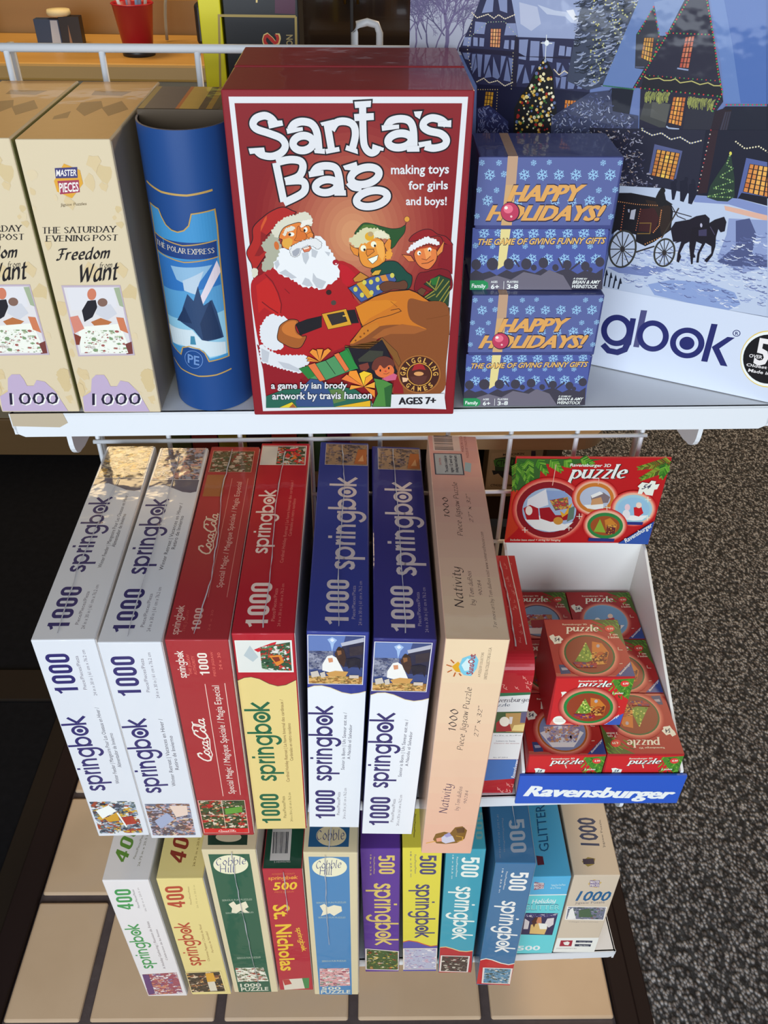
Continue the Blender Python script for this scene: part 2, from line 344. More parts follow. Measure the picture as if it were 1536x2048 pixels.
def parse(key):
    """artwork text -> list of (colour, [polygons in face cm])"""
    out = []
    for ln in ART[key].split('\n'):
        f = ln.split('|', 4 if ln[0] == 't' else -1); k = f[0]; C_ = PAL[int(f[1].split(',')[0])]
        if k == 'p': out.append((C_, [pts(q) for q in f[2].split(';')]))
        elif k == 'q': out.append((C_, [smooth(pts(f[2]), True)]))
        elif k in 'hd':
            pal = [PAL[int(i)] for i in f[1].split(',')]; rnd = random.Random(int(f[3])); pg = pts(f[-1]); by = {}
            def inside(x, y):
                r = False
                for i in range(len(pg)):
                    (x1, y1), (x2, y2) = pg[i - 1], pg[i]
                    if (y1 > y) != (y2 > y) and x < (x2 - x1) * (y - y1) / (y2 - y1) + x1: r = not r
                return r
            lx, hx_, ly, hy = min(p[0] for p in pg), max(p[0] for p in pg), min(p[1] for p in pg), max(p[1] for p in pg); cnt = 0
            if k == 'h': w_ = float(f[4]); d_ = [float(v) for v in f[5].split(',')]
            else: d_ = [float(v) for v in f[4].split(',')]
            while cnt < int(f[2]):
                x, y = rnd.uniform(lx, hx_), rnd.uniform(ly, hy)
                if not inside(x, y): continue
                cnt += 1; c = pal[rnd.randrange(len(pal))]
                if k == 'h':
                    dx, dy = rnd.uniform(d_[0], d_[1]), rnd.uniform(d_[2], d_[3]); by.setdefault(c, []).extend(stroke([(x, y), (x + dx * .5 - dy * .15, y + dy * .5 + dx * .15), (x + dx, y + dy)], w_ * rnd.uniform(.6, 1.3)))
                else:
                    r = rnd.uniform(d_[0], d_[1]); by.setdefault(c, []).append([(x + r * math.cos(math.pi * i / 4), y + r * math.sin(math.pi * i / 4)) for i in range(8)])
            out += list(by.items())
        elif k == 'l':
            pal = [PAL[int(i)] for i in f[1].split(',')]; P_ = [Vector(p) for p in pts(f[4])]; n = int(f[2]); r = float(f[3]); sg = [(P_[i + 1] - P_[i]).length for i in range(len(P_) - 1)]; by = {}
            for j in range(n):
                d = sum(sg) * j / (n - 1); i = 0
                while i < len(sg) - 1 and d > sg[i]: d -= sg[i]; i += 1
                c = P_[i].lerp(P_[i + 1], d / sg[i]); by.setdefault(pal[j % len(pal)], []).append([(c.x + r * math.cos(math.pi * m_ / 4), c.y + r * math.sin(math.pi * m_ / 4)) for m_ in range(8)])
            out += list(by.items())
        elif k == 'n':
            c0, c1, c2 = [PAL[int(i)] for i in f[1].split(',')]; nx, ny = [int(v) for v in f[2].split(',')]; rnd = random.Random(int(f[3])); q = pts(f[4]); by = {}
            def LQ(u, v): return tuple(q[0][i] * (1 - u) * (1 - v) + q[1][i] * u * (1 - v) + q[2][i] * u * v + q[3][i] * (1 - u) * v for i in (0, 1))
            out.append((c0, [q]))
            for i in range(nx):
                for j in range(ny):
                    t = round(min(1, rnd.random() * .5 + .25 * abs(i - (nx - 1) / 2)) * 4) / 4; c = tuple(int(c1[m_] * (1 - t) + c2[m_] * t) for m_ in range(3))
                    by.setdefault(c, []).append([LQ((i + .13) / nx, (j + .08) / ny), LQ((i + .87) / nx, (j + .08) / ny), LQ((i + .87) / nx, (j + .92) / ny), LQ((i + .13) / nx, (j + .92) / ny)])
            out += list(by.items())
        elif k == 'b':
            x, y, an, L_, w_, dep, sd = [float(v) for v in f[2].split(',')]; rnd = random.Random(int(sd)); polys = []
            def grow(x, y, an, L_, w_, dep):
                X, Y = x + math.cos(an) * L_, y - math.sin(an) * L_
                polys.extend(stroke([(x, y), ((x + X) / 2 + rnd.uniform(-.08, .08) * L_, (y + Y) / 2), (X, Y)], w_))
                if dep > 0:
                    for da, dl in ((-.5, .8), (.45, .8), (.05, .7))[:3 if dep > 1 else 2]: grow(X, Y, an + da + rnd.uniform(-.3, .3), L_ * dl * rnd.uniform(.75, 1.05), max(w_ * .65, .018), dep - 1)
            grow(x, y, an, L_, w_, int(dep)); out.append((C_, polys))
        elif k == 'g':
            c0, c1 = [PAL[int(i)] for i in f[1].split(',')]; n = int(f[2]); k1 = float(f[3]); c, a, b = pts(f[4])
            for j in range(n):
                t = j / (n - 1); s_ = 1 + (k1 - 1) * t; cc = tuple(int(c0[i] * (1 - t) + c1[i] * t) for i in range(3))
                out.append((cc, [[(c[0] + s_ * ((a[0] - c[0]) * math.cos(h_) + (b[0] - c[0]) * math.sin(h_)), c[1] + s_ * ((a[1] - c[1]) * math.cos(h_) + (b[1] - c[1]) * math.sin(h_))) for h_ in [2 * math.pi * i / 40 for i in range(40)]]]))
        elif k == 's':
            polys = []
            for q in f[4].split(';'):
                P_ = pts(q); polys += stroke(smooth(P_, f[3] == '3') if f[3] in '23' else P_, float(f[2]), f[3] in '13')
            out.append((C_, polys))
        elif k == 'e':
            c, a, b = pts(f[2]); n = 36
            out.append((C_, [[(c[0] + (a[0] - c[0]) * math.cos(t) + (b[0] - c[0]) * math.sin(t), c[1] + (a[1] - c[1]) * math.cos(t) + (b[1] - c[1]) * math.sin(t)) for t in [2 * math.pi * i / n for i in range(n)]]]))
        elif k == 'r':
            c, a, b = pts(f[3]); n = 40
            out.append((C_, stroke([(c[0] + (a[0] - c[0]) * math.cos(t) + (b[0] - c[0]) * math.sin(t), c[1] + (a[1] - c[1]) * math.cos(t) + (b[1] - c[1]) * math.sin(t)) for t in [2 * math.pi * i / n for i in range(n)]], float(f[2]), True)))
        elif k == 'o':
            r = float(f[2]); out.append((C_, [[(x + r * math.cos(math.pi * i / 4), y + r * math.sin(math.pi * i / 4)) for i in range(8)] for x, y in pts(f[3])]))
        elif k == 'k':
            polys = []
            for x, y, r in pts(f[2]):
                for i in range(6):
                    t = i * math.pi / 3 + .26; polys += stroke([(x, y), (x + r * math.cos(t), y + r * math.sin(t))], r * .16)
                    for sg in (-1, 1):
                        px, py = x + .5 * r * math.cos(t), y + .5 * r * math.sin(t); polys += stroke([(px, py), (px + .4 * r * math.cos(t + sg * .9), py + .4 * r * math.sin(t + sg * .9))], r * .14)
            out.append((C_, polys))
        elif k == 't':
            A, B, C = [Vector(p) for p in pts(f[3])]
            for V, F, x0, x1, y1, dark in lettering(f[4], f[2]):
                U = (B - A) / (x1 - x0); W = (C - A) / y1
                Q = [A + U * (x - x0) + W * y for x, y in V]
                out.append(((28, 22, 32) if dark else C_, [[tuple(Q[i]) for i in p] for p in F]))
        elif k == 'm':
            pal = [PAL[int(i)] for i in f[1].split(',')]; rnd = random.Random(int(f[3])); q = pts(f[5]); sz = float(f[4])
            def L(u, v):
                u = min(1, max(0, u)); v = min(1, max(0, v))
                return tuple(q[0][i] * (1 - u) * (1 - v) + q[1][i] * u * (1 - v) + q[2][i] * u * v + q[3][i] * (1 - u) * v for i in (0, 1))
            wu = max(.3, math.dist(q[0], q[1])); wv = max(.3, math.dist(q[0], q[3])); out.append((pal[0], [q[:4]])); by = {}
            for i in range(int(f[2]) * 3):
                u, v = rnd.random(), rnd.random(); a0 = rnd.random() * 6; r = sz * (rnd.uniform(.7, 1.2) if i < int(f[2]) else rnd.uniform(.14, .45)); n = rnd.choice((3, 4, 5, 6)); el = rnd.uniform(.35, 1)
                by.setdefault((i < int(f[2]), pal[rnd.randrange(len(pal))]), []).append([L(u + r * math.cos(a0 + j * 2 * math.pi / n) / wu, v + r * el * math.sin(a0 + j * 2 * math.pi / n) / wv) for j in range(n)])
            out += [(c[1], p) for c, p in sorted(by.items(), key=lambda e: not e[0][0])]
    return out
STEP = 0.0026
def clip(poly, x0, x1, ax=0):
    ay = 1 - ax; mk = (lambda p, q: (p, q)) if ax == 0 else (lambda p, q: (q, p))
    for sgn, lim in ((1, x0), (-1, x1)):
        res = []
        for i in range(len(poly)):
            a, b = poly[i - 1], poly[i]; ia, ib = sgn * (a[ax] - lim) >= 0, sgn * (b[ax] - lim) >= 0
            if ia != ib: t = (lim - a[ax]) / (b[ax] - a[ax]); res.append(mk(lim, a[ay] + (b[ay] - a[ay]) * t))
            if ib: res.append(b)
        poly = res
        if len(poly) < 3: return None
    return poly
def lay(mb, key, fn, kind='card', keep=None, bend=None, size=None):
    """print artwork on a face: fn(u, v, height) -> local point; later shapes sit a hair above earlier ones"""
    placed = []
    for hx, polys in parse(key):
        if keep: polys = [p for p in polys if keep(sum(q[1] for q in p) / len(p))]
        if size:
            cl = []
            for p in polys:
                if any(not (0.02 <= q[0] <= size[0] - .02 and 0.02 <= q[1] <= size[1] - .02) for q in p):
                    p = clip(p, .02, size[0] - .02); p = p and clip(p, .02, size[1] - .02, 1)
                if p: cl.append(p)
            polys = cl
        polys = [p for p in polys if len(p) > 2]
        if not polys: continue
        if bend:
            np_ = []
            for p in polys:
                a, b = min(q[0] for q in p), max(q[0] for q in p)
                for i in range(int(math.floor(a / bend)), int(math.ceil(b / bend))):
                    c = clip(p, i * bend, (i + 1) * bend)
                    if c: np_.append(c)
            polys = np_
        us = [q[0] for p in polys for q in p]; vs_ = [q[1] for p in polys for q in p]; bb = (min(us), max(us), min(vs_), max(vs_))
        lv = 1 + max([l for l, c in placed if bb[0] < c[1] and c[0] < bb[1] and bb[2] < c[3] and c[2] < bb[3]], default=0)
        placed.append((lv, bb)); h = lv * STEP; m = ink(hx, kind); V = []; F = []
        for i, p in enumerate(polys): F.append(list(range(len(V), len(V) + len(p)))); V += [fn(u, v, h + (i % 7) * .0003) for u, v in p]
        mb.add(V, F, m)
ART = {}
PAL = [(205, 215, 232), (122, 24, 32), (124, 26, 32), (190, 138, 104), (158, 28, 36), (132, 24, 38), (176, 34, 34), (112, 18, 28), (160, 36, 34), (22, 16, 26), (190, 80, 42), (128, 26, 30), (158, 166, 156), (198, 204, 196), (208, 124, 58), (206, 160, 70), (190, 104, 52), (205, 210, 206), (215, 220, 222), (235, 235, 235), (196, 108, 48), (214, 226, 242), (176, 188, 206), (208, 218, 232), (150, 160, 180), (196, 112, 84), (225, 215, 210), (150, 20, 40), (230, 200, 210), (48, 28, 30), (70, 64, 62), (204, 216, 234), (176, 188, 208), (26, 26, 34), (150, 88, 42), (184, 112, 52), (196, 150, 46), (44, 42, 46), (214, 180, 80), (36, 78, 42), (70, 110, 50), (205, 150, 60), (210, 140, 56), (222, 164, 80), (206, 132, 54), (196, 200, 170), (210, 214, 196), (206, 160, 40), (170, 150, 110), (235, 230, 215), (200, 124, 50), (240, 236, 232), (214, 150, 60), (24, 70, 62), (172, 24, 40), (60, 84, 150), (190, 150, 46), (190, 130, 60), (190, 190, 90), (178, 124, 50), (196, 160, 60), (92, 58, 44), (134, 26, 34), (120, 22, 36), (206, 120, 66), (222, 150, 90), (206, 130, 66), (214, 222, 236), (160, 60, 36), (112, 22, 34), (38, 64, 44), (136, 134, 60), (40, 104, 50), (92, 62, 44), (186, 112, 36), (126, 74, 40), (150, 90, 46), (196, 124, 36), (184, 116, 40), (110, 64, 30), (120, 70, 26), (28, 26, 38), (120, 82, 40), (56, 60, 54), (132, 28, 36), (108, 56, 44), (206, 110, 64), (96, 50, 44), (180, 60, 50), (112, 56, 50), (190, 90, 130), (44, 120, 60), (70, 130, 64), (40, 92, 50), (36, 96, 84), (50, 76, 130), (86, 120, 70), (72, 140, 96), (40, 120, 60), (40, 130, 66), (206, 112, 66), (214, 138, 56), (206, 170, 40), (206, 190, 50), (150, 90, 50), (226, 190, 50), (220, 140, 50), (226, 150, 50), (220, 150, 60), (216, 120, 60), (226, 160, 60), (214, 130, 50), (150, 98, 52), (60, 30, 26), (70, 36, 30), (150, 36, 44), (200, 150, 100), (84, 48, 44), (214, 180, 150), (206, 164, 84), (30, 30, 38), (96, 118, 178), (158, 168, 196), (100, 96, 140), (84, 84, 124), (40, 44, 78), (140, 158, 204), (176, 192, 226), (206, 216, 236), (170, 184, 220), (122, 138, 186), (104, 120, 170), (32, 32, 58), (34, 34, 58), (22, 26, 56), (36, 26, 34), (236, 190, 130), (180, 110, 90), (226, 180, 110), (170, 100, 80), (226, 180, 60), (120, 80, 30), (170, 90, 40), (150, 150, 160), (220, 214, 190), (190, 170, 120), (120, 160, 130), (190, 190, 180), (170, 170, 140), (200, 200, 190), (24, 26, 30), (210, 190, 120), (220, 220, 200), (150, 40, 36), (60, 110, 60), (90, 110, 160), (180, 140, 50), (230, 220, 180), (210, 224, 240), (226, 234, 244), (240, 244, 250), (40, 46, 92), (90, 104, 160), (60, 70, 120), (120, 130, 180), (56, 66, 92), (120, 136, 176), (150, 164, 196), (36, 44, 60), (40, 50, 70), (30, 38, 54), (90, 104, 140), (190, 190, 110), (170, 180, 150), (92, 120, 180), (70, 104, 178), (92, 124, 190), (34, 34, 56), (46, 50, 66), (110, 136, 190), (26, 26, 38), (62, 66, 70), (80, 84, 86), (40, 42, 58), (22, 26, 46), (20, 24, 42), (36, 26, 40), (226, 190, 90), (210, 150, 110), (150, 50, 50), (236, 190, 90), (170, 80, 50), (150, 170, 206), (130, 150, 196), (90, 100, 140), (60, 60, 80), (40, 40, 60), (190, 60, 60), (70, 150, 80), (40, 110, 70), (170, 170, 110), (150, 160, 90), (120, 130, 80), (130, 146, 190), (214, 214, 180), (190, 200, 210), (54, 62, 96), (120, 136, 180), (150, 162, 196), (70, 82, 130), (90, 100, 150), (34, 40, 70), (34, 36, 58), (22, 24, 46), (44, 28, 40), (130, 136, 170), (150, 140, 140), (90, 84, 100), (60, 64, 100), (170, 176, 200), (80, 90, 140), (180, 110, 60), (80, 96, 160), (230, 190, 100), (190, 110, 60), (22, 22, 40), (110, 120, 170), (214, 214, 190), (170, 50, 60), (190, 190, 190), (176, 196, 232), (120, 140, 200), (206, 170, 160), (132, 152, 206), (72, 84, 134), (130, 156, 214), (110, 130, 190), (206, 220, 244), (150, 170, 220), (24, 26, 48), (26, 28, 50), (36, 56, 50), (110, 150, 90), (150, 190, 130), (60, 100, 70), (200, 200, 90), (24, 22, 30), (44, 34, 32), (58, 28, 32), (120, 96, 50), (170, 180, 206), (150, 160, 190), (200, 140, 90), (190, 110, 80), (210, 140, 90), (210, 150, 90), (26, 26, 32), (26, 26, 30), (52, 54, 52), (50, 50, 52), (48, 46, 50), (44, 40, 40), (60, 54, 50), (36, 32, 40), (40, 36, 44), (26, 22, 38), (24, 20, 34), (58, 56, 92), (70, 66, 96), (170, 176, 210), (28, 34, 52), (196, 214, 246), (36, 42, 110), (72, 76, 130), (214, 196, 110), (236, 240, 248), (18, 18, 24), (220, 226, 240), (210, 216, 230), (176, 26, 32), (190, 60, 34), (50, 96, 44), (40, 90, 40), (50, 110, 36), (70, 140, 40), (90, 150, 50), (110, 170, 60), (240, 240, 240), (30, 50, 40), (244, 244, 244), (184, 34, 36), (236, 180, 160), (130, 24, 36), (150, 180, 220), (210, 222, 240), (130, 160, 214), (150, 24, 36), (160, 28, 40), (230, 220, 220), (214, 164, 50), (170, 60, 60), (90, 120, 70), (200, 160, 80), (120, 60, 110), (190, 140, 60), (90, 120, 110), (190, 120, 50), (170, 190, 222), (120, 110, 120), (230, 236, 244), (190, 150, 110), (226, 232, 242), (150, 200, 226), (140, 190, 230), (230, 238, 246), (190, 30, 40), (226, 210, 206), (220, 200, 220), (214, 224, 240), (40, 50, 130), (44, 130, 70), (150, 80, 40), (130, 170, 60), (190, 130, 50), (110, 50, 40), (90, 40, 60), (255, 240, 230), (226, 180, 170), (236, 236, 236), (60, 60, 90), (44, 84, 176), (236, 210, 200), (222, 240, 250), (156, 36, 40), (70, 100, 44), (170, 90, 80), (230, 230, 226), (220, 214, 206), (196, 60, 56), (240, 230, 220), (226, 220, 210), (44, 70, 150), (226, 226, 236), (50, 66, 120), (240, 220, 210), (190, 40, 46), (70, 130, 50), (206, 120, 110), (40, 60, 50), (236, 226, 220), (206, 60, 60), (244, 236, 230), (240, 236, 230), (240, 240, 236), (190, 160, 160), (52, 92, 190), (240, 240, 244), (255, 236, 226), (160, 38, 42), (206, 140, 124), (44, 96, 56), (130, 60, 40), (110, 150, 60), (210, 220, 140), (170, 200, 90), (70, 110, 40), (206, 160, 80), (110, 50, 36), (80, 40, 40), (130, 40, 60), (170, 170, 190), (150, 40, 60), (80, 60, 120), (190, 140, 70), (36, 130, 66), (140, 64, 40), (160, 90, 40), (120, 140, 190), (200, 216, 240), (120, 130, 190), (160, 150, 170), (120, 170, 214), (110, 160, 214), (220, 230, 244), (176, 40, 50), (226, 206, 200), (226, 232, 244), (70, 40, 40), (90, 70, 100), (120, 160, 206), (200, 190, 220), (170, 130, 90), (150, 30, 44), (220, 228, 240), (48, 46, 112), (120, 120, 140), (92, 92, 116), (70, 70, 90), (206, 218, 232), (120, 140, 170), (60, 70, 90), (190, 160, 70), (150, 70, 50), (90, 110, 120), (160, 180, 206), (226, 236, 246), (190, 150, 50), (160, 60, 50), (190, 180, 160), (150, 140, 120), (90, 84, 80), (206, 170, 90), (120, 110, 110), (226, 216, 190), (190, 190, 200), (190, 150, 150), (100, 110, 140), (120, 90, 80), (206, 190, 170), (90, 80, 90), (170, 170, 200), (150, 166, 206), (214, 200, 196), (212, 200, 140), (90, 60, 50), (206, 218, 226), (236, 236, 240), (170, 190, 206), (190, 30, 50), (40, 80, 60), (190, 50, 50), (206, 214, 220), (80, 120, 90), (150, 40, 40), (206, 130, 50), (120, 50, 36), (24, 96, 70), (110, 80, 50), (110, 100, 60), (226, 210, 214), (206, 120, 120), (196, 200, 206), (60, 80, 60), (190, 196, 200), (206, 110, 60), (110, 120, 110), (190, 40, 70), (206, 110, 50), (226, 220, 226), (214, 228, 248), (206, 196, 150), (54, 72, 130), (90, 120, 190), (150, 184, 236), (206, 222, 246), (110, 120, 150), (70, 84, 130), (140, 150, 180), (60, 70, 110), (36, 40, 70), (50, 46, 60), (226, 230, 240), (196, 140, 110), (60, 44, 44), (130, 90, 60), (50, 36, 34), (190, 150, 90), (206, 170, 110), (150, 110, 60), (120, 100, 60), (170, 150, 90), (196, 190, 186), (30, 32, 50), (214, 224, 246), (70, 70, 100), (190, 190, 206), (150, 150, 190), (150, 130, 110), (110, 100, 100), (60, 60, 84), (90, 80, 80), (160, 100, 60), (232, 220, 222), (214, 110, 104), (226, 200, 200), (60, 80, 50), (206, 200, 190), (170, 40, 40), (90, 70, 50), (40, 60, 44), (200, 160, 120), (196, 36, 40), (236, 220, 220), (90, 150, 60), (206, 190, 180), (226, 180, 180), (206, 170, 170), (180, 80, 80), (190, 120, 120), (90, 80, 60), (150, 140, 130), (120, 50, 44), (70, 80, 60), (170, 160, 150), (150, 96, 60), (200, 130, 120), (216, 202, 178), (215, 199, 176), (215, 196, 174), (215, 194, 173), (215, 191, 171), (215, 189, 169), (214, 186, 168), (214, 184, 166), (214, 181, 164), (214, 179, 163), (214, 176, 161), (214, 174, 160), (110, 190, 226), (190, 224, 240), (110, 100, 90), (44, 40, 52), (54, 36, 84), (84, 70, 90), (120, 90, 40), (190, 196, 226), (150, 150, 206), (90, 64, 40), (206, 160, 60), (214, 150, 130), (190, 150, 60), (202, 186, 166), (200, 182, 164), (199, 178, 162), (198, 174, 161), (196, 170, 159), (195, 166, 157), (194, 163, 156), (193, 159, 154), (191, 155, 152), (190, 151, 151), (189, 147, 149), (188, 144, 148), (50, 40, 44), (80, 60, 70), (90, 70, 70), (190, 176, 180), (50, 50, 60), (150, 164, 180), (50, 56, 80), (170, 60, 70), (120, 60, 70), (140, 170, 190), (84, 98, 160), (74, 90, 164), (140, 190, 236), (176, 150, 130), (190, 160, 120), (212, 206, 150), (44, 40, 70), (206, 160, 96), (40, 36, 60), (176, 60, 96), (214, 110, 140), (244, 230, 236), (230, 190, 200), (60, 50, 60), (214, 180, 110), (60, 60, 78), (104, 104, 126), (40, 140, 90), (232, 238, 246), (200, 188, 156), (196, 184, 150), (204, 196, 172), (30, 28, 32), (176, 170, 196), (206, 212, 226), (206, 214, 232), (150, 170, 150), (34, 34, 44), (190, 120, 100), (190, 200, 220), (120, 96, 90), (170, 110, 70), (226, 232, 236), (196, 130, 120), (120, 60, 50), (190, 120, 90), (110, 60, 60), (170, 190, 170), (150, 90, 90), (120, 150, 120), (176, 166, 206), (38, 36, 60), (60, 60, 120), (150, 60, 90), (110, 100, 80), (140, 110, 60), (60, 140, 206), (44, 110, 190), (80, 150, 210), (130, 190, 230), (130, 176, 220), (170, 196, 226), (206, 206, 230), (40, 66, 110), (28, 50, 90), (190, 214, 236), (60, 130, 170), (30, 62, 130), (176, 150, 90), (206, 206, 200), (90, 130, 200), (100, 140, 206), (64, 150, 90), (110, 110, 120), (110, 100, 110), (190, 170, 190), (150, 80, 100), (206, 200, 214), (120, 100, 150), (190, 130, 110), (230, 226, 236), (90, 60, 120), (90, 140, 60), (120, 120, 100), (170, 70, 50), (150, 130, 90), (170, 160, 110), (140, 110, 70), (70, 64, 56), (60, 56, 50), (120, 80, 60), (90, 80, 70), (206, 206, 196), (226, 214, 160), (130, 50, 40), (120, 100, 50), (40, 92, 76), (222, 226, 206), (60, 70, 130), (222, 222, 206), (150, 60, 50), (120, 120, 110), (90, 110, 80), (206, 214, 206), (170, 190, 180), (70, 130, 190), (206, 160, 170), (190, 190, 210), (150, 90, 110), (226, 226, 232), (110, 140, 130), (36, 84, 130), (196, 190, 160), (30, 60, 50), (190, 190, 170), (226, 190, 60), (226, 160, 70), (206, 120, 70), (60, 130, 80), (190, 196, 206), (30, 34, 50), (206, 190, 110), (60, 90, 50), (150, 60, 40), (200, 180, 90), (206, 206, 190), (120, 130, 70), (214, 214, 220), (80, 80, 170), (190, 90, 60), (70, 70, 120), (170, 180, 214), (206, 200, 220), (150, 140, 190), (190, 170, 200), (170, 44, 56), (226, 200, 150), (226, 236, 240), (70, 60, 60), (60, 54, 60), (180, 44, 52), (226, 226, 226), (220, 230, 240), (90, 140, 180), (60, 80, 80), (170, 190, 200), (80, 100, 110), (150, 166, 190), (110, 160, 170), (70, 60, 40), (96, 206, 226), (226, 240, 246), (140, 90, 120), (206, 236, 246), (226, 244, 250), (60, 140, 170), (150, 224, 236), (44, 44, 90), (206, 206, 220), (190, 130, 100), (206, 180, 120), (226, 230, 236), (40, 40, 80), (90, 90, 150), (90, 170, 210), (24, 84, 140), (190, 170, 110), (110, 100, 150), (36, 96, 150), (120, 120, 130), (222, 226, 232), (60, 80, 90), (190, 196, 214), (130, 100, 110), (80, 110, 90), (226, 230, 238), (70, 100, 80), (150, 150, 150), (228, 232, 240), (150, 30, 60), (230, 230, 236), (40, 54, 84), (190, 200, 214), (130, 120, 120), (34, 54, 100), (90, 90, 100), (140, 130, 70), (50, 44, 70), (150, 136, 80), (206, 190, 130), (170, 36, 30), (150, 140, 100), (70, 30, 60), (190, 180, 150), (50, 80, 50), (70, 150, 60), (26, 50, 30), (30, 30, 34), (60, 50, 80), (40, 36, 40), (214, 224, 238), (40, 110, 80), (80, 80, 100), (60, 80, 110), (60, 90, 60), (170, 140, 90), (150, 40, 50), (226, 222, 220), (206, 206, 214), (90, 90, 130), (214, 200, 140), (80, 80, 90), (80, 80, 110), (150, 90, 100), (60, 110, 190), (214, 150, 150), (196, 110, 116), (206, 196, 206)]
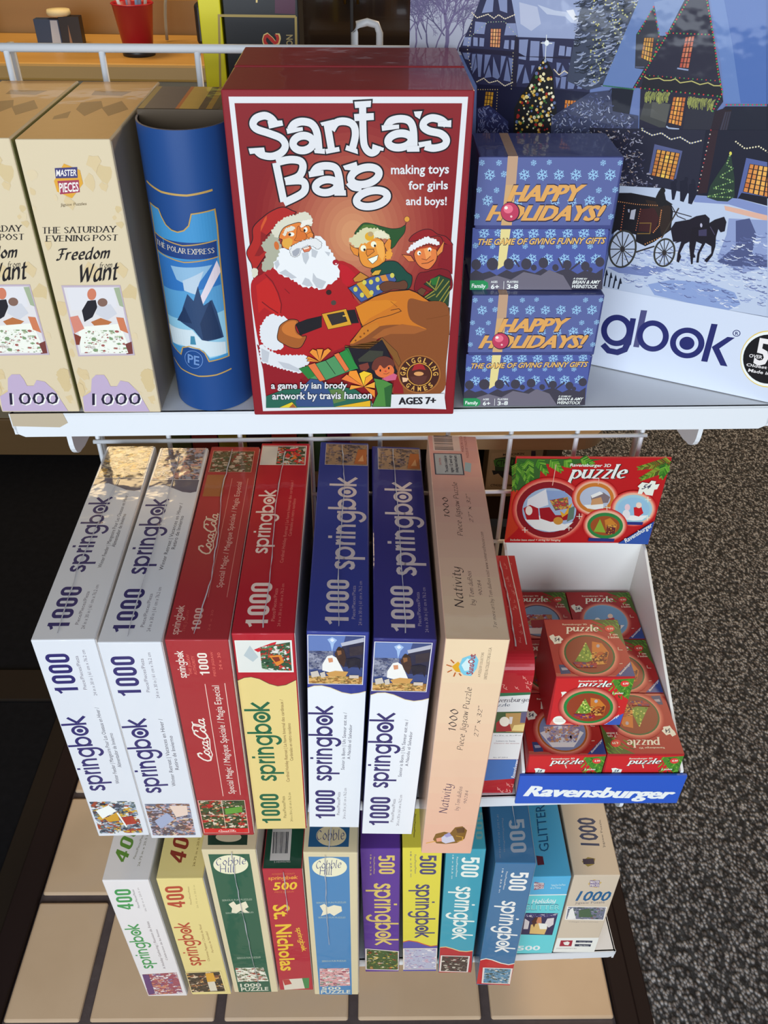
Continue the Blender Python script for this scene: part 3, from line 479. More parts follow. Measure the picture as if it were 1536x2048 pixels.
ART['BAG_F'] = r'''p|0|.45,.4 15.23,.37 14.86,22.68 .7,22.99
p|1|.78,.77 14.88,.74 14.41,22.23 1.05,22.49
g|2,3|16|0.12|7.97,8.96 14.58,8.96 7.84,16.89
q|4|.72,12.53 1.55,11.8 2.43,11.29 4.22,11.62 6.76,10.86 7.59,11 8.14,11.36 8.62,12.02 7.76,12.91 8.39,14.13 9.28,15.22 8.66,16.49 7.6,17.63 6.7,17.88 3.84,18.54 1.8,18.28 1.06,18.11 .88,17.21 .73,15.2
p|5|.73,17.21 1.81,18.11 5.34,18.29 7.61,17.22 8.35,17.22 5.31,19.09 3.75,20.16 4.49,20.59 5.17,22.51 1.05,22.49 1,19.29
p|6|1.08,12.63 1.87,12.03 2.34,12.63 2.67,13.67 2.78,14.61 2.46,14.99 1.52,14.29 1.07,14.73
s|7|0.08|0|1.78,11.79 2.25,12.33 2.59,13.18 2.76,14.04 2.66,14.73;1.38,13.85 1.87,14.29 2.48,14.73
s|7|0.05|0|3.07,12.87 3.4,13.24;7.04,11.08 7.13,11.97 7.57,12.75 7.96,13.61
q|8|3.24,7.14 2.74,7.31 2.11,7.69 1.25,8.48 1.12,9.35 .66,10.15 .7,10.61 .88,11.02 .96,11.43 1.22,11.37 1.57,10.9 2.02,10.21 1.78,9.69 1.93,9.24 2.53,8.68 2.83,8.29 3.46,7.9 4.19,7.52 3.93,7.36 3.56,7.17
s|9|0.05|3|3.24,7.14 2.74,7.31 2.11,7.69 1.25,8.48 1.12,9.35 .66,10.15 .7,10.61 .88,11.02 .96,11.43 1.22,11.37 1.57,10.9 2.02,10.21 1.78,9.69 1.93,9.24 2.53,8.68 2.83,8.29 3.46,7.9 4.19,7.52 3.93,7.36 3.56,7.17
p|10|2.22,7.69 2.04,7.9 1.78,8.4 1.72,8.79 1.95,8.4 2.2,7.96
p|11|1.75,8.79 1.62,9.69 1.16,10.49 1.49,10.49 1.97,10.09 1.79,9.58 2.12,9.01
p|12|1.79,9.63 1.77,9.48 1.97,9.45 2.03,9.28 2.15,9.27 2.18,9.11 2.33,9.08 2.35,8.9 2.51,8.9 2.67,8.86 2.95,8.96 2.99,9.22 2.87,9.35 2.98,9.48 2.96,9.61 3.11,9.68 3.05,9.86 3.13,10.01 2.95,10.12 2.94,10.31 2.85,10.38 2.87,10.53 2.66,10.7 2.6,10.96 2.46,11.02 2.47,11.2 2.27,11.37 2.19,11.48 1.96,11.48 1.84,11.62 1.66,11.58 1.57,11.39 1.64,11.08 1.62,10.94 1.79,10.84 1.79,10.71 1.93,10.61 1.89,10.34 2.02,10.21 1.83,10.1 1.79,9.92 1.66,9.73
p|13|2.46,8.79 2.43,8.66 2.61,8.6 2.64,8.45 2.75,8.42 2.75,8.28 2.89,8.23 2.94,8.07 3.08,8.1 3.12,8 3.27,7.96 3.35,7.81 3.47,7.82 3.59,7.74 3.69,7.78 3.78,7.65 3.91,7.73 3.98,7.6 4.13,7.69 4.26,7.57 4.35,7.59 4.39,7.48 4.57,7.49 4.8,7.42 4.9,7.49 5.02,7.5 5.06,7.66 5.16,7.66 5.21,7.82 5.3,7.93 5.21,8.05 5.29,8.14 5.22,8.29 5.21,8.4 5.07,8.4 4.94,8.41 4.81,8.29 4.6,8.3 4.54,8.18 4.42,8.27 4.32,8.22 4.17,8.35 4.09,8.25 4.03,8.34 3.87,8.29 3.74,8.45 3.59,8.4 3.43,8.55 3.31,8.51 3.27,8.72 3.13,8.76 3.13,8.92 2.94,9.01 2.9,9.2 2.77,9.18 2.61,9.15 2.62,8.99 2.51,8.97;.9,11.44 1.01,11.33 1.24,11.38 1.32,11.54 1.28,11.67 1.27,11.83 1.14,11.94 1.02,12.06 .9,11.99 .85,11.91 .9,11.72 .83,11.55
q|14|2.93,9.18 3.31,8.51 4.15,8.18 4.48,8.18 4.58,8.4 5.02,8.37 5.17,8.73 5.3,8.96 5.23,9.21 4.86,9.35 4.47,9.49 3.78,9.75 3.54,10.01 3.16,9.86 3.07,9.58 3.14,9.32
s|9|0.04|3|2.93,9.18 3.31,8.51 4.15,8.18 4.48,8.18 4.58,8.4 5.02,8.37 5.17,8.73 5.3,8.96 5.23,9.21 4.86,9.35 4.47,9.49 3.78,9.75 3.54,10.01 3.16,9.86 3.07,9.58 3.14,9.32
p|15|3.2,9.32 3.65,9.18 3.86,9.35 3.79,9.66 3.52,9.95 3.22,9.83 3.13,9.58
e|16|2.73,9.75 2.89,9.7 2.78,10.04
p|17|3.22,9.01 3.18,8.94 3.29,8.87 3.29,8.77 3.35,8.73 3.34,8.64 3.41,8.59 3.48,8.5 3.57,8.53 3.6,8.48 3.72,8.46 3.79,8.38 3.87,8.4 4.01,8.44 4.08,8.51 4.06,8.6 3.96,8.61 3.96,8.7 3.85,8.71 3.74,8.76 3.68,8.73 3.63,8.8 3.51,8.76 3.5,8.89 3.43,8.91 3.45,9 3.36,9.07 3.3,9.09
p|18|4.44,8.45 4.39,8.39 4.48,8.33 4.47,8.24 4.53,8.2 4.5,8.12 4.57,8.07 4.65,7.99 4.73,8.03 4.78,7.99 4.89,8 4.98,7.93 5.05,7.97 5.14,7.91 5.21,7.93 5.28,7.99 5.22,8.08 5.3,8.13 5.24,8.23 5.13,8.27 5.08,8.23 5.03,8.29 4.92,8.23 4.86,8.33 4.8,8.32 4.77,8.39 4.67,8.4 4.66,8.46 4.55,8.48 4.48,8.52
e|19|3.79,8.96 3.99,8.96 3.78,9.1
e|9|3.68,8.97 3.77,8.97 3.67,9.07
e|19|4.77,8.65 4.9,8.65 4.76,8.83
e|9|4.7,8.69 4.77,8.69 4.7,8.79
q|20|4.22,8.51 4.1,9.13 3.96,9.35 4.14,9.42 4.53,9.4 4.78,9.24 4.78,8.96 4.64,8.79 4.45,8.73 4.36,8.4
s|9|0.02|3|4.22,8.51 4.1,9.13 3.96,9.35 4.14,9.42 4.53,9.4 4.78,9.24 4.78,8.96 4.64,8.79 4.45,8.73 4.36,8.4
p|14|4.83,8.96 5.11,8.79 5.3,8.96 5.2,9.18 4.87,9.18
s|9|0.02|1|4.83,8.96 5.11,8.79 5.3,8.96 5.2,9.18 4.87,9.18
p|21|2.46,11.08 2.41,10.9 2.65,10.79 2.69,10.56 2.84,10.5 2.79,10.32 2.94,10.21 2.88,10.01 3.05,9.92 3.24,9.9 3.54,10.06 3.62,9.82 3.78,9.78 3.97,9.64 4.12,9.65 4.25,9.47 4.46,9.52 4.51,9.34 4.72,9.41 4.86,9.27 4.98,9.29 5.07,9.17 5.31,9.24 5.41,9.05 5.54,9.07 5.76,9.08 5.97,9.32 6.1,9.42 6.12,9.75 6.29,9.79 6.28,9.98 6.42,10.01 6.44,10.21 6.59,10.26 6.59,10.48 6.71,10.56 6.74,10.76 6.93,11.04 6.86,11.26 7.01,11.53 6.97,11.79 6.97,12.04 6.8,12.03 6.82,12.17 6.63,12.27 6.39,12.53 6.14,12.51 5.93,12.86 5.72,12.9 5.46,12.95 5.38,12.78 5.18,12.85 4.98,12.66 4.77,12.84 4.64,12.72 4.36,12.75 4.19,12.54 4.06,12.56 3.97,12.36 3.76,12.33 3.75,12.18 3.57,12.22 3.42,12 3.11,12.01 2.97,11.82 2.74,11.77 2.6,11.52 2.4,11.35
p|22|2.76,11.67 3.23,11.43 3.44,11.61 3.99,12.03 3.64,12.12 3.08,11.85;4.3,12.51 4.56,12.03 4.84,12.15 5.1,12.63 4.69,12.69;5.14,11.67 5.36,12.03 6.03,12.33 5.72,12.87 5.32,12.75 5.06,12.27;4.42,10.26 4.88,10.21 4.91,10.61 4.66,11.08 4.51,10.84;5.11,9.92 5.55,10.15 5.36,10.61 5.09,10.5;6,10.15 6.39,10.21 6.27,10.5;2.47,10.96 2.77,10.73 2.85,11.08 2.6,11.43
p|23|3.62,10.15 3.59,10.06 3.7,9.96 3.71,9.83 3.78,9.78 3.84,9.69 3.94,9.69 3.99,9.59 4.09,9.61 4.13,9.55 4.24,9.52 4.33,9.44 4.4,9.47 4.48,9.41 4.55,9.42 4.61,9.34 4.71,9.37 4.75,9.28 4.86,9.32 4.95,9.27 5,9.3 5.04,9.24 5.14,9.28 5.23,9.22 5.28,9.26 5.33,9.2 5.42,9.24 5.49,9.23 5.55,9.33 5.64,9.33 5.67,9.43 5.75,9.43 5.8,9.52 5.85,9.58 5.79,9.66 5.83,9.72 5.79,9.81 5.75,9.91 5.67,9.9 5.63,9.98 5.56,9.99 5.4,9.97 5.39,9.88 5.31,9.89 5.23,9.78 5.1,9.81 5.04,9.73 4.89,9.76 4.85,9.69 4.77,9.79 4.69,9.77 4.65,9.85 4.54,9.84 4.47,9.96 4.39,9.92 4.42,10.03 4.33,10.12 4.36,10.19 4.28,10.32 4.23,10.43 4.15,10.42 4.13,10.51 4.02,10.52 3.92,10.57 3.88,10.5 3.8,10.53 3.74,10.47 3.65,10.41 3.68,10.31 3.6,10.25
s|9|0.02|1|3.62,10.15 3.59,10.06 3.7,9.96 3.71,9.83 3.78,9.78 3.84,9.69 3.94,9.69 3.99,9.59 4.09,9.61 4.13,9.55 4.24,9.52 4.33,9.44 4.4,9.47 4.48,9.41 4.55,9.42 4.61,9.34 4.71,9.37 4.75,9.28 4.86,9.32 4.95,9.27 5,9.3 5.04,9.24 5.14,9.28 5.23,9.22 5.28,9.26 5.33,9.2 5.42,9.24 5.49,9.23 5.55,9.33 5.64,9.33 5.67,9.43 5.75,9.43 5.8,9.52 5.85,9.58 5.79,9.66 5.83,9.72 5.79,9.81 5.75,9.91 5.67,9.9 5.63,9.98 5.56,9.99 5.4,9.97 5.39,9.88 5.31,9.89 5.23,9.78 5.1,9.81 5.04,9.73 4.89,9.76 4.85,9.69 4.77,9.79 4.69,9.77 4.65,9.85 4.54,9.84 4.47,9.96 4.39,9.92 4.42,10.03 4.33,10.12 4.36,10.19 4.28,10.32 4.23,10.43 4.15,10.42 4.13,10.51 4.02,10.52 3.92,10.57 3.88,10.5 3.8,10.53 3.74,10.47 3.65,10.41 3.68,10.31 3.6,10.25
p|24|3.76,10.15 4.11,9.92 4.33,9.92 4.26,10.26 4.02,10.5 3.8,10.44
p|25|4.47,9.95 5.01,9.75 5.11,9.92 4.93,10.15 4.6,10.21
s|9|0.02|1|4.47,9.95 5.01,9.75 5.11,9.92 4.93,10.15 4.6,10.21
p|26|4.55,9.92 4.95,9.81 4.95,9.92 4.6,10.02
e|27|6.73,10.93 6.94,10.93 6.73,11.13
e|28|6.76,11.02 6.83,11.02 6.76,11.07
e|29|6.18,13.13 6.37,13.13 6.17,13.32
e|30|6.5,13.93 6.69,13.93 6.49,14.12
p|31|1.11,15.84 1.07,15.7 1.25,15.62 1.28,15.44 1.39,15.39 1.39,15.24 1.52,15.17 1.61,14.97 1.77,14.98 1.83,14.87 2.02,14.79 2.19,14.77 2.22,14.88 2.37,14.89 2.42,14.98 2.58,14.9 2.71,15.03 2.85,14.92 3,15.08 3.13,15.23 3.11,15.35 3.03,15.5 2.73,15.55 2.57,15.83 2.41,15.88 2.47,16 2.35,16.17 2.39,16.27 2.28,16.46 2.35,16.65 2.25,16.86 2.38,16.88 2.46,17.06 2.6,17.06 2.68,17.26 2.7,17.38 2.6,17.52 2.42,17.67 2.29,17.61 2.13,17.72 1.98,17.69 1.78,17.73 1.77,17.59 1.66,17.63 1.56,17.49 1.38,17.53 1.34,17.39 1.18,17.25 1.21,17.12 1.05,17.01 1.09,16.86 .99,16.76 1.08,16.59 .96,16.43 1.07,16.33 .99,16.21 1.09,16.09 1.03,16.01;.96,17.25 1.15,17.21 1.34,17.45 1.49,17.49 1.5,17.62 1.65,17.63 1.67,17.79 1.86,17.74 1.93,17.9 2.04,17.88 2.18,18.02 2.38,18 2.44,18.13 2.61,18.07 2.72,18.13 2.86,18.02 3,18.13 3.12,18 3.28,18.13 3.45,18.07 3.53,18.13 3.61,18.03 3.77,18.13 3.94,18.04 4.01,18.13 4.11,18.04 4.26,18.13 4.38,18.19 4.48,18.47 4.56,18.64 4.47,18.82 4.39,18.94 4.21,18.95 4.15,19.09 3.96,19.09 3.98,19.21 3.89,19.35 3.93,19.54 3.81,19.61 3.62,19.64 3.51,19.52 3.26,19.58 3.2,19.43 3.1,19.49 2.96,19.36 2.79,19.43 2.72,19.29 2.53,19.34 2.48,19.22 2.29,19.27 2.24,19.13 2.11,19.19 2,19.04 1.8,19.1 1.77,18.95 1.6,19 1.51,18.85 1.4,18.9 1.25,18.76 1.06,18.79 .99,18.67 .89,18.58 .96,18.36 .84,18.21 .92,18.06 .85,17.94 .94,17.79 .84,17.66 .95,17.52 .88,17.39
p|32|1.03,17.52 1.61,17.86 1.42,18.74 1,18.6;2.16,18.6 3,18.81 3.71,19.23 3.75,19.51 2.61,19.19
p|33|3.68,15.56 4.53,15.21 5.6,14.95 5.56,15.82 4.84,16.11 3.98,16.47
s|9|0.03|1|3.68,15.56 4.53,15.21 5.6,14.95 5.56,15.82 4.84,16.11 3.98,16.47
p|33|7.41,14.51 8.02,14.45 8.3,15.5 7.65,15.56
q|34|2.4,16.07 2.61,15.62 3.23,15.23 3.76,15.24 3.92,15.43 3.67,15.69 3.76,16.2 4.1,16.53 4.4,16.53 4.32,16.86 3.93,17.46 3.32,17.49 2.74,17.19 2.29,16.79
s|9|0.05|3|2.4,16.07 2.61,15.62 3.23,15.23 3.76,15.24 3.92,15.43 3.67,15.69 3.76,16.2 4.1,16.53 4.4,16.53 4.32,16.86 3.93,17.46 3.32,17.49 2.74,17.19 2.29,16.79
q|35|2.72,15.75 3.22,15.36 3.75,15.36 3.61,15.81 3.69,16.33 4.1,16.6 3.85,16.73 3.03,16.46 2.69,16.14
p|36|5.61,14.79 7.38,14.39 7.77,15.63 6.03,16.01
s|9|0.03|1|5.61,14.79 7.38,14.39 7.77,15.63 6.03,16.01
p|37|5.99,14.86 7.2,14.61 7.45,15.37 6.34,15.68
s|9|0.02|1|5.99,14.86 7.2,14.61 7.45,15.37 6.34,15.68
s|38|0.08|0|7.13,14.95 7.4,14.92
q|39|8.09,8.86 8.65,8.22 9.3,8.25 9.97,8.44 10.63,8.58 11.18,8.52 11.51,8.36 11.46,8.86 11.08,9.37 10.76,9.85 10.42,9.94 10.19,9.08 9.3,8.64 8.75,8.53 8.25,8.92
s|9|0.03|3|8.09,8.86 8.65,8.22 9.3,8.25 9.97,8.44 10.63,8.58 11.18,8.52 11.51,8.36 11.46,8.86 11.08,9.37 10.76,9.85 10.42,9.94 10.19,9.08 9.3,8.64 8.75,8.53 8.25,8.92
p|40|8.42,8.64 8.7,8.3 9.3,8.3 9.75,8.53 9.19,8.53 8.75,8.55
s|9|0.04|0|11.51,8.39 11.57,8.16
e|41|11.62,7.94 11.8,7.94 11.62,8.13
r|9|0.020|11.62,7.94 11.8,7.94 11.62,8.13
q|42|8.35,9.71 8.74,9.42 9.3,9.2 9.75,9.25 10.08,9.59 10.2,10.28 10.15,10.86 9.69,11.22 9.3,11.36 8.73,11.22 8.45,10.86 8.34,10.28
s|9|0.04|3|8.35,9.71 8.74,9.42 9.3,9.2 9.75,9.25 10.08,9.59 10.2,10.28 10.15,10.86 9.69,11.22 9.3,11.36 8.73,11.22 8.45,10.86 8.34,10.28
p|43|9.52,9.37 10.03,9.48 10.14,10.4 9.98,10.86 9.69,10.4 9.52,9.82
p|44|7.74,9.65 7.9,9.82 8.35,9.99 8.31,10.51 8.01,10.37 7.79,9.99
s|9|0.03|1|7.74,9.65 7.9,9.82 8.35,9.99 8.31,10.51 8.01,10.37 7.79,9.99
p|44|10.08,9.71 10.41,9.2 10.58,9.37 10.56,9.88 10.37,10.28 10.2,9.94
s|9|0.03|1|10.08,9.71 10.41,9.2 10.58,9.37 10.56,9.88 10.37,10.28 10.2,9.94
p|45|7.69,9.37 7.71,9.21 7.94,9.17 8.05,8.99 8.19,8.97 8.24,8.83 8.38,8.82 8.42,8.65 8.57,8.67 8.59,8.58 8.75,8.53 8.94,8.46 9.03,8.55 9.2,8.51 9.3,8.58 9.42,8.49 9.52,8.61 9.63,8.5 9.75,8.64 9.92,8.66 9.97,8.75 10.08,8.7 10.19,8.86 10.43,8.99 10.47,9.14 10.52,9.22 10.41,9.25 10.32,9.32 10.14,9.23 10,9.3 9.86,9.2 9.7,9.22 9.52,9.08 9.48,9.23 9.27,9.28 9.2,9.41 9.02,9.48 8.88,9.61 8.77,9.54 8.65,9.64 8.52,9.59 8.36,9.88 8.18,9.88 8.07,9.88 8.02,9.71 7.85,9.68 7.85,9.54 7.68,9.48
p|46|9.3,9.08 9.27,8.97 9.41,8.92 9.43,8.78 9.52,8.75 9.63,8.68 9.75,8.75 9.87,8.66 9.97,8.75 10.05,8.76 10.12,8.88 10.25,8.91 10.26,9.01 10.38,9.06 10.41,9.14 10.33,9.23 10.23,9.16 10.17,9.26 10.04,9.18 9.93,9.24 9.86,9.2 9.79,9.26 9.67,9.16 9.53,9.2 9.49,9.12 9.4,9.17
e|47|9.09,9.11 9.4,9.11 9.09,9.41
e|48|9.16,8.94 9.35,8.94 9.16,9.11
e|49|8.66,9.93 8.85,9.96 8.62,10.15
e|9|8.74,10.03 8.82,10.03 8.74,10.12
e|49|9.37,9.65 9.56,9.65 9.37,9.86
e|9|9.46,9.75 9.53,9.75 9.46,9.84
p|50|8.91,9.99 8.85,10.28 8.96,10.51 9.41,10.17 9.36,9.99
s|9|0.03|1|8.91,9.99 8.85,10.28 8.96,10.51 9.41,10.17 9.36,9.99
p|51|8.96,10.69 9.69,10.4 9.61,10.75 9.3,11.04 9.16,10.92
s|9|0.03|1|8.96,10.69 9.69,10.4 9.61,10.75 9.3,11.04 9.16,10.92
p|52|10.23,10.28 10.22,10.17 10.38,10.11 10.43,9.97 10.53,9.94 10.62,10.04 10.59,10.17 10.7,10.28 10.65,10.4 10.66,10.47 10.57,10.54 10.57,10.67 10.48,10.69 10.35,10.73 10.26,10.69 10.18,10.6 10.24,10.49 10.15,10.41
q|53|9.18,11.57 9.75,11.16 10.2,10.86 10.88,10.86 11.34,11.22 11.69,11.63 12.07,11.99 11.89,12.84 11.14,12.77 10.21,12.41
s|9|0.04|3|9.18,11.57 9.75,11.16 10.2,10.86 10.88,10.86 11.34,11.22 11.69,11.63 12.07,11.99 11.89,12.84 11.14,12.77 10.21,12.41
p|54|7.03,11.04 7.54,11.21 8.1,11.81 7.86,12.41 7.51,12.71 7.17,12.41 7.02,11.57
p|55|7.56,12.8 9.18,11.99 10.67,11.69 10.99,12.23 10.1,13.08 8.47,13.88
s|9|0.04|1|7.56,12.8 9.18,11.99 10.67,11.69 10.99,12.23 10.1,13.08 8.47,13.88
p|56|8.14,12.47 8.55,12.29 9.35,13.39 8.94,13.6
s|9|0.02|1|8.14,12.47 8.55,12.29 9.35,13.39 8.94,13.6
p|57|9.81,11.9 10.21,11.81 10.44,12.29 9.98,12.29
e|58|8.08,12.89 8.23,12.89 8.08,13.08
e|58|8.72,12.38 8.87,12.38 8.72,12.56
e|58|9.21,13.14 9.36,13.14 9.21,13.32
e|58|8.54,13.32 8.69,13.32 8.54,13.51
e|58|9.64,12.17 9.79,12.17 9.64,12.35
e|58|9.7,12.77 9.85,12.77 9.7,12.96
e|58|9.18,12.35 9.33,12.35 9.18,12.53
e|58|10.67,11.87 10.82,11.87 10.67,12.05
p|59|7.92,12.11 8.44,11.63 9.01,11.99 8.49,12.29 8.03,12.35
s|9|0.03|1|7.92,12.11 8.44,11.63 9.01,11.99 8.49,12.29 8.03,12.35
p|60|9.18,11.81 9.47,11.51 9.92,11.45 9.75,11.81 9.3,11.87
s|9|0.03|1|9.18,11.81 9.47,11.51 9.92,11.45 9.75,11.81 9.3,11.87
q|61|9.76,12.65 10.27,12.29 11.02,12.35 11.53,12.23 11.77,12.53 11.61,12.9 10.74,12.9 10.1,13.08
s|9|0.03|3|9.76,12.65 10.27,12.29 11.02,12.35 11.53,12.23 11.77,12.53 11.61,12.9 10.74,12.9 10.1,13.08
q|62|11.92,9.48 11.97,9.08 12.62,8.69 13.23,8.64 13.74,8.97 14.31,9.14 14.81,9.71 14.22,9.59 13.75,9.08
s|9|0.04|3|11.92,9.48 11.97,9.08 12.62,8.69 13.23,8.64 13.74,8.97 14.31,9.14 14.81,9.71 14.22,9.59 13.75,9.08
p|63|14.22,9.65 14.81,9.71 14.9,11.81 14.44,11.69 14.08,11.34 13.84,11.22
q|64|12.17,10.28 12.55,9.88 13.22,9.71 13.68,10 13.76,10.63 13.55,11.1 13.17,11.45 12.65,11.28 12.3,10.86
s|9|0.04|3|12.17,10.28 12.55,9.88 13.22,9.71 13.68,10 13.76,10.63 13.55,11.1 13.17,11.45 12.65,11.28 12.3,10.86
p|65|12.83,10 13.22,9.88 13.36,10.4 13.03,10.75
p|64|11.33,10.37 11.95,10.46 12.21,10.86 11.79,10.86
s|9|0.03|1|11.33,10.37 11.95,10.46 12.21,10.86 11.79,10.86
p|66|13.71,10.23 14.21,9.42 14.13,10.17 13.78,10.52
s|9|0.03|1|13.71,10.23 14.21,9.42 14.13,10.17 13.78,10.52
p|67|11.69,10.28 11.63,10.16 11.78,10.05 11.78,9.89 11.88,9.82 11.92,9.69 12.06,9.69 12.1,9.53 12.24,9.56 12.27,9.47 12.42,9.42 12.51,9.3 12.61,9.34 12.69,9.24 12.79,9.25 12.84,9.13 12.97,9.17 13.1,9.09 13.25,9.24 13.45,9.24 13.53,9.31 13.64,9.29 13.71,9.45 13.87,9.49 13.88,9.59 13.9,9.69 13.78,9.71 13.7,9.75 13.57,9.65 13.45,9.7 13.36,9.59 13.26,9.64 13.15,9.54 13.1,9.64 12.95,9.61 12.89,9.69 12.75,9.69 12.65,9.82 12.55,9.77 12.45,9.89 12.33,9.88 12.22,10.05 12.1,9.99 12.07,10.11 11.9,10.14 11.83,10.3
p|68|12.17,10.17 12.44,9.88 13.1,9.71 13.78,9.88 13.68,10.05 13.11,9.88 12.55,9.99
e|19|12.51,10.28 12.64,10.28 12.51,10.43
e|9|12.56,10.31 12.62,10.31 12.57,10.38
e|19|13.23,10.02 13.36,10.02 13.23,10.16
e|9|13.22,10.1 13.28,10.1 13.22,10.17
s|9|0.03|0|12.69,10.69 13.03,10.78 13.3,10.52
s|9|0.04|0|12.7,11.04 13.15,10.98 13.54,10.75
q|69|12.24,12.9 12.5,11.81 13.06,11.63 13.74,11.45 14.37,11.45 14.79,11.81 14.8,13.02 12.77,13.02
s|9|0.03|3|12.24,12.9 12.5,11.81 13.06,11.63 13.74,11.45 14.37,11.45 14.79,11.81 14.8,13.02 12.77,13.02
p|70|12.92,12.53 13.99,11.84 14.78,12.17 14.74,14.2 13.97,14.07 12.9,13.51 13.63,12.96
s|9|0.04|1|12.92,12.53 13.99,11.84 14.78,12.17 14.74,14.2 13.97,14.07 12.9,13.51 13.63,12.96
s|71|0.07|0|13.09,12.35 13.81,13.02;13.43,12.17 13.33,12.53;13.99,11.99 13.75,12.9;14.29,12.17 13.81,12.96
s|71|0.08|0|14.7,12.29 13.83,13.51
s|71|0.07|0|14.78,12.66 13.97,14.01
s|71|0.08|0|14.77,13.08 14.27,14.07;13.69,13.02 12.96,13.58
s|71|0.07|0|13.76,13.27 13.14,13.64
p|72|13.37,12.17 13.96,11.93 13.79,12.59 13.5,12.59
p|73|12.48,13.02 12.76,12.78 13.11,12.96 12.9,13.39 12.6,13.33
s|9|0.02|1|12.48,13.02 12.76,12.78 13.11,12.96 12.9,13.39 12.6,13.33
p|74|8.12,14.25 9.41,13.45 10.57,13.05 11.9,12.93 12.42,13.14 13.38,13.82 14.81,14.33 14.92,16.42 8.09,16.41 8.51,15.85
s|9|0.06|1|8.12,14.25 9.41,13.45 10.57,13.05 11.9,12.93 12.42,13.14 13.38,13.82 14.81,14.33 14.92,16.42 8.09,16.41 8.51,15.85
q|75|8.46,16.21 10.01,15.7 11.44,15.63 12.63,15.83 13.23,15.96 12.02,15.19 11.86,13.67 12.92,13.8 14.76,14.3 14.81,18.77 14.51,21.38 10.92,21.44 11.14,19.6 10.01,16.68 8.99,17.54 7.6,17.27
p|76|11.43,15.57 12.63,15.77 13.24,16.03 12.35,16.35 10.61,16.35 9.65,16.74 9.23,16.67 10.13,15.96
p|77|8.07,14.23 8.89,13.79 10.23,13.67 11.05,13.8 10.59,14.23 9.06,15.12 8.52,15.69
s|9|0.04|0|8.52,15.76 9.65,15.12 10.59,14.86 11.36,14.55 11.18,14.36 10.59,14.48;8.07,14.29 8.23,15.05 8.58,15.76 7.61,17
p|78|7.6,17.13 8.52,15.82 9.65,15.37 9.77,15.76 8.63,16.67 7.84,17.13
s|79|0.04|0|13.2,15.19 13.91,15.06 14.73,14.87
s|79|0.03|0|10.58,13.8 11.06,14.23
e|80|8.03,16.87 8.1,16.87 8.03,16.95
e|80|8.39,16.57 8.47,16.57 8.39,16.65
e|80|8.67,16.31 8.74,16.31 8.67,16.39
e|80|8.94,16.08 9.01,16.08 8.94,16.16
p|81|7.24,17.4 8.93,17.54 10.01,16.81 11.14,19.46 10.65,20.3 8.17,19.94 7.57,18.76
s|9|0.04|1|7.24,17.4 8.93,17.54 10.01,16.81 11.14,19.46 10.65,20.3 8.17,19.94 7.57,18.76
p|82|7.24,17.27 8.75,17.47 8.93,17.6 9.98,16.61 11.11,17.81 11.43,18.7 11.26,19.04 10.51,17.81 9.98,16.81 9.05,17.54 8.87,17.6 7.24,17.4
s|9|0.02|1|7.24,17.27 8.75,17.47 8.93,17.6 9.98,16.61 11.11,17.81 11.43,18.7 11.26,19.04 10.51,17.81 9.98,16.81 9.05,17.54 8.87,17.6 7.24,17.4
p|83|8.19,18.41 9.05,17.67 10.08,17.74 10.02,18.22 9.23,18.62 8.25,18.62
p|84|10.9,20.16 11.39,19.6 11.67,21.37 10.85,21.37
q|85|9.23,18.9 9.53,18.35 10.14,18.15 10.76,18.42 10.89,19.04 10.52,19.45 9.47,19.45
s|9|0.02|3|9.23,18.9 9.53,18.35 10.14,18.15 10.76,18.42 10.89,19.04 10.52,19.45 9.47,19.45
e|86|10.18,19.38 10.91,19.39 10.18,19.99
q|87|9.23,19.24 9.35,18.62 10.08,18.15 10.76,18.42 10.92,18.97 10.52,18.9 10.15,19.18 9.84,18.9 9.59,19.31
e|9|9.86,19.35 9.92,19.35 9.86,19.46
e|9|10.5,19.16 10.56,19.16 10.5,19.27
e|88|10.26,19.42 10.34,19.42 10.26,19.49
s|9|0.03|0|10.09,19.63 10.34,19.66 10.55,19.52
p|89|8.24,18.89 8.92,18.69 9.04,19.1 8.79,19.38 8.36,19.31
p|90|9.97,20.08 10.89,19.6 11.14,19.74 11.03,20.16 10.16,20.3
p|91|7.23,17.53 7.48,17.47 7.82,18.35 8.12,19.17 7.75,19.24 7.33,18.89
p|92|9.35,20.01 10.09,20.15 10.78,20.51 10.68,22.54 9.22,22.53 9.66,21.37
s|9|0.04|1|9.35,20.01 10.09,20.15 10.78,20.51 10.68,22.54 9.22,22.53 9.66,21.37
p|93|10.16,20.87 10.78,20.51 10.68,22.54 10.3,22.54
p|94|1.07,21.55 2.49,20.98 3.86,20.92 5.49,20.85 6.74,20.71 7.98,21 9.23,22.09 9.17,22.53 .98,22.61
p|95|4.53,20.07 5.09,19.86 5.51,20.35 6.15,21.57 6.25,22.52 3.4,22.51 3.3,22.07 3.87,20.85
p|96|5.98,21 7.05,20.93 7.21,21.94 6.26,22.23
p|97|3.74,19.19 5.76,18.48 7.37,17.57 7.66,18.21 8.2,19.17 7.58,19.38 5.7,20.18 4.53,20.03
s|9|0.04|1|3.74,19.19 5.76,18.48 7.37,17.57 7.66,18.21 8.2,19.17 7.58,19.38 5.7,20.18 4.53,20.03
p|98|3.74,19.19 4.52,18.88 4.91,19.79 4.4,20.07
p|99|6.82,17.87 7.37,17.57 8.2,19.17 7.52,19.31
p|100|4.4,18.88 4.96,18.68 5.7,20.14 5.26,20.28
s|9|0.03|1|4.4,18.88 4.96,18.68 5.7,20.14 5.26,20.28
p|100|6.39,18 6.76,17.83 7.52,19.24 7.21,19.45
s|9|0.03|1|6.39,18 6.76,17.83 7.52,19.24 7.21,19.45
s|9|0.04|0|5.76,18.48 6.46,19.65
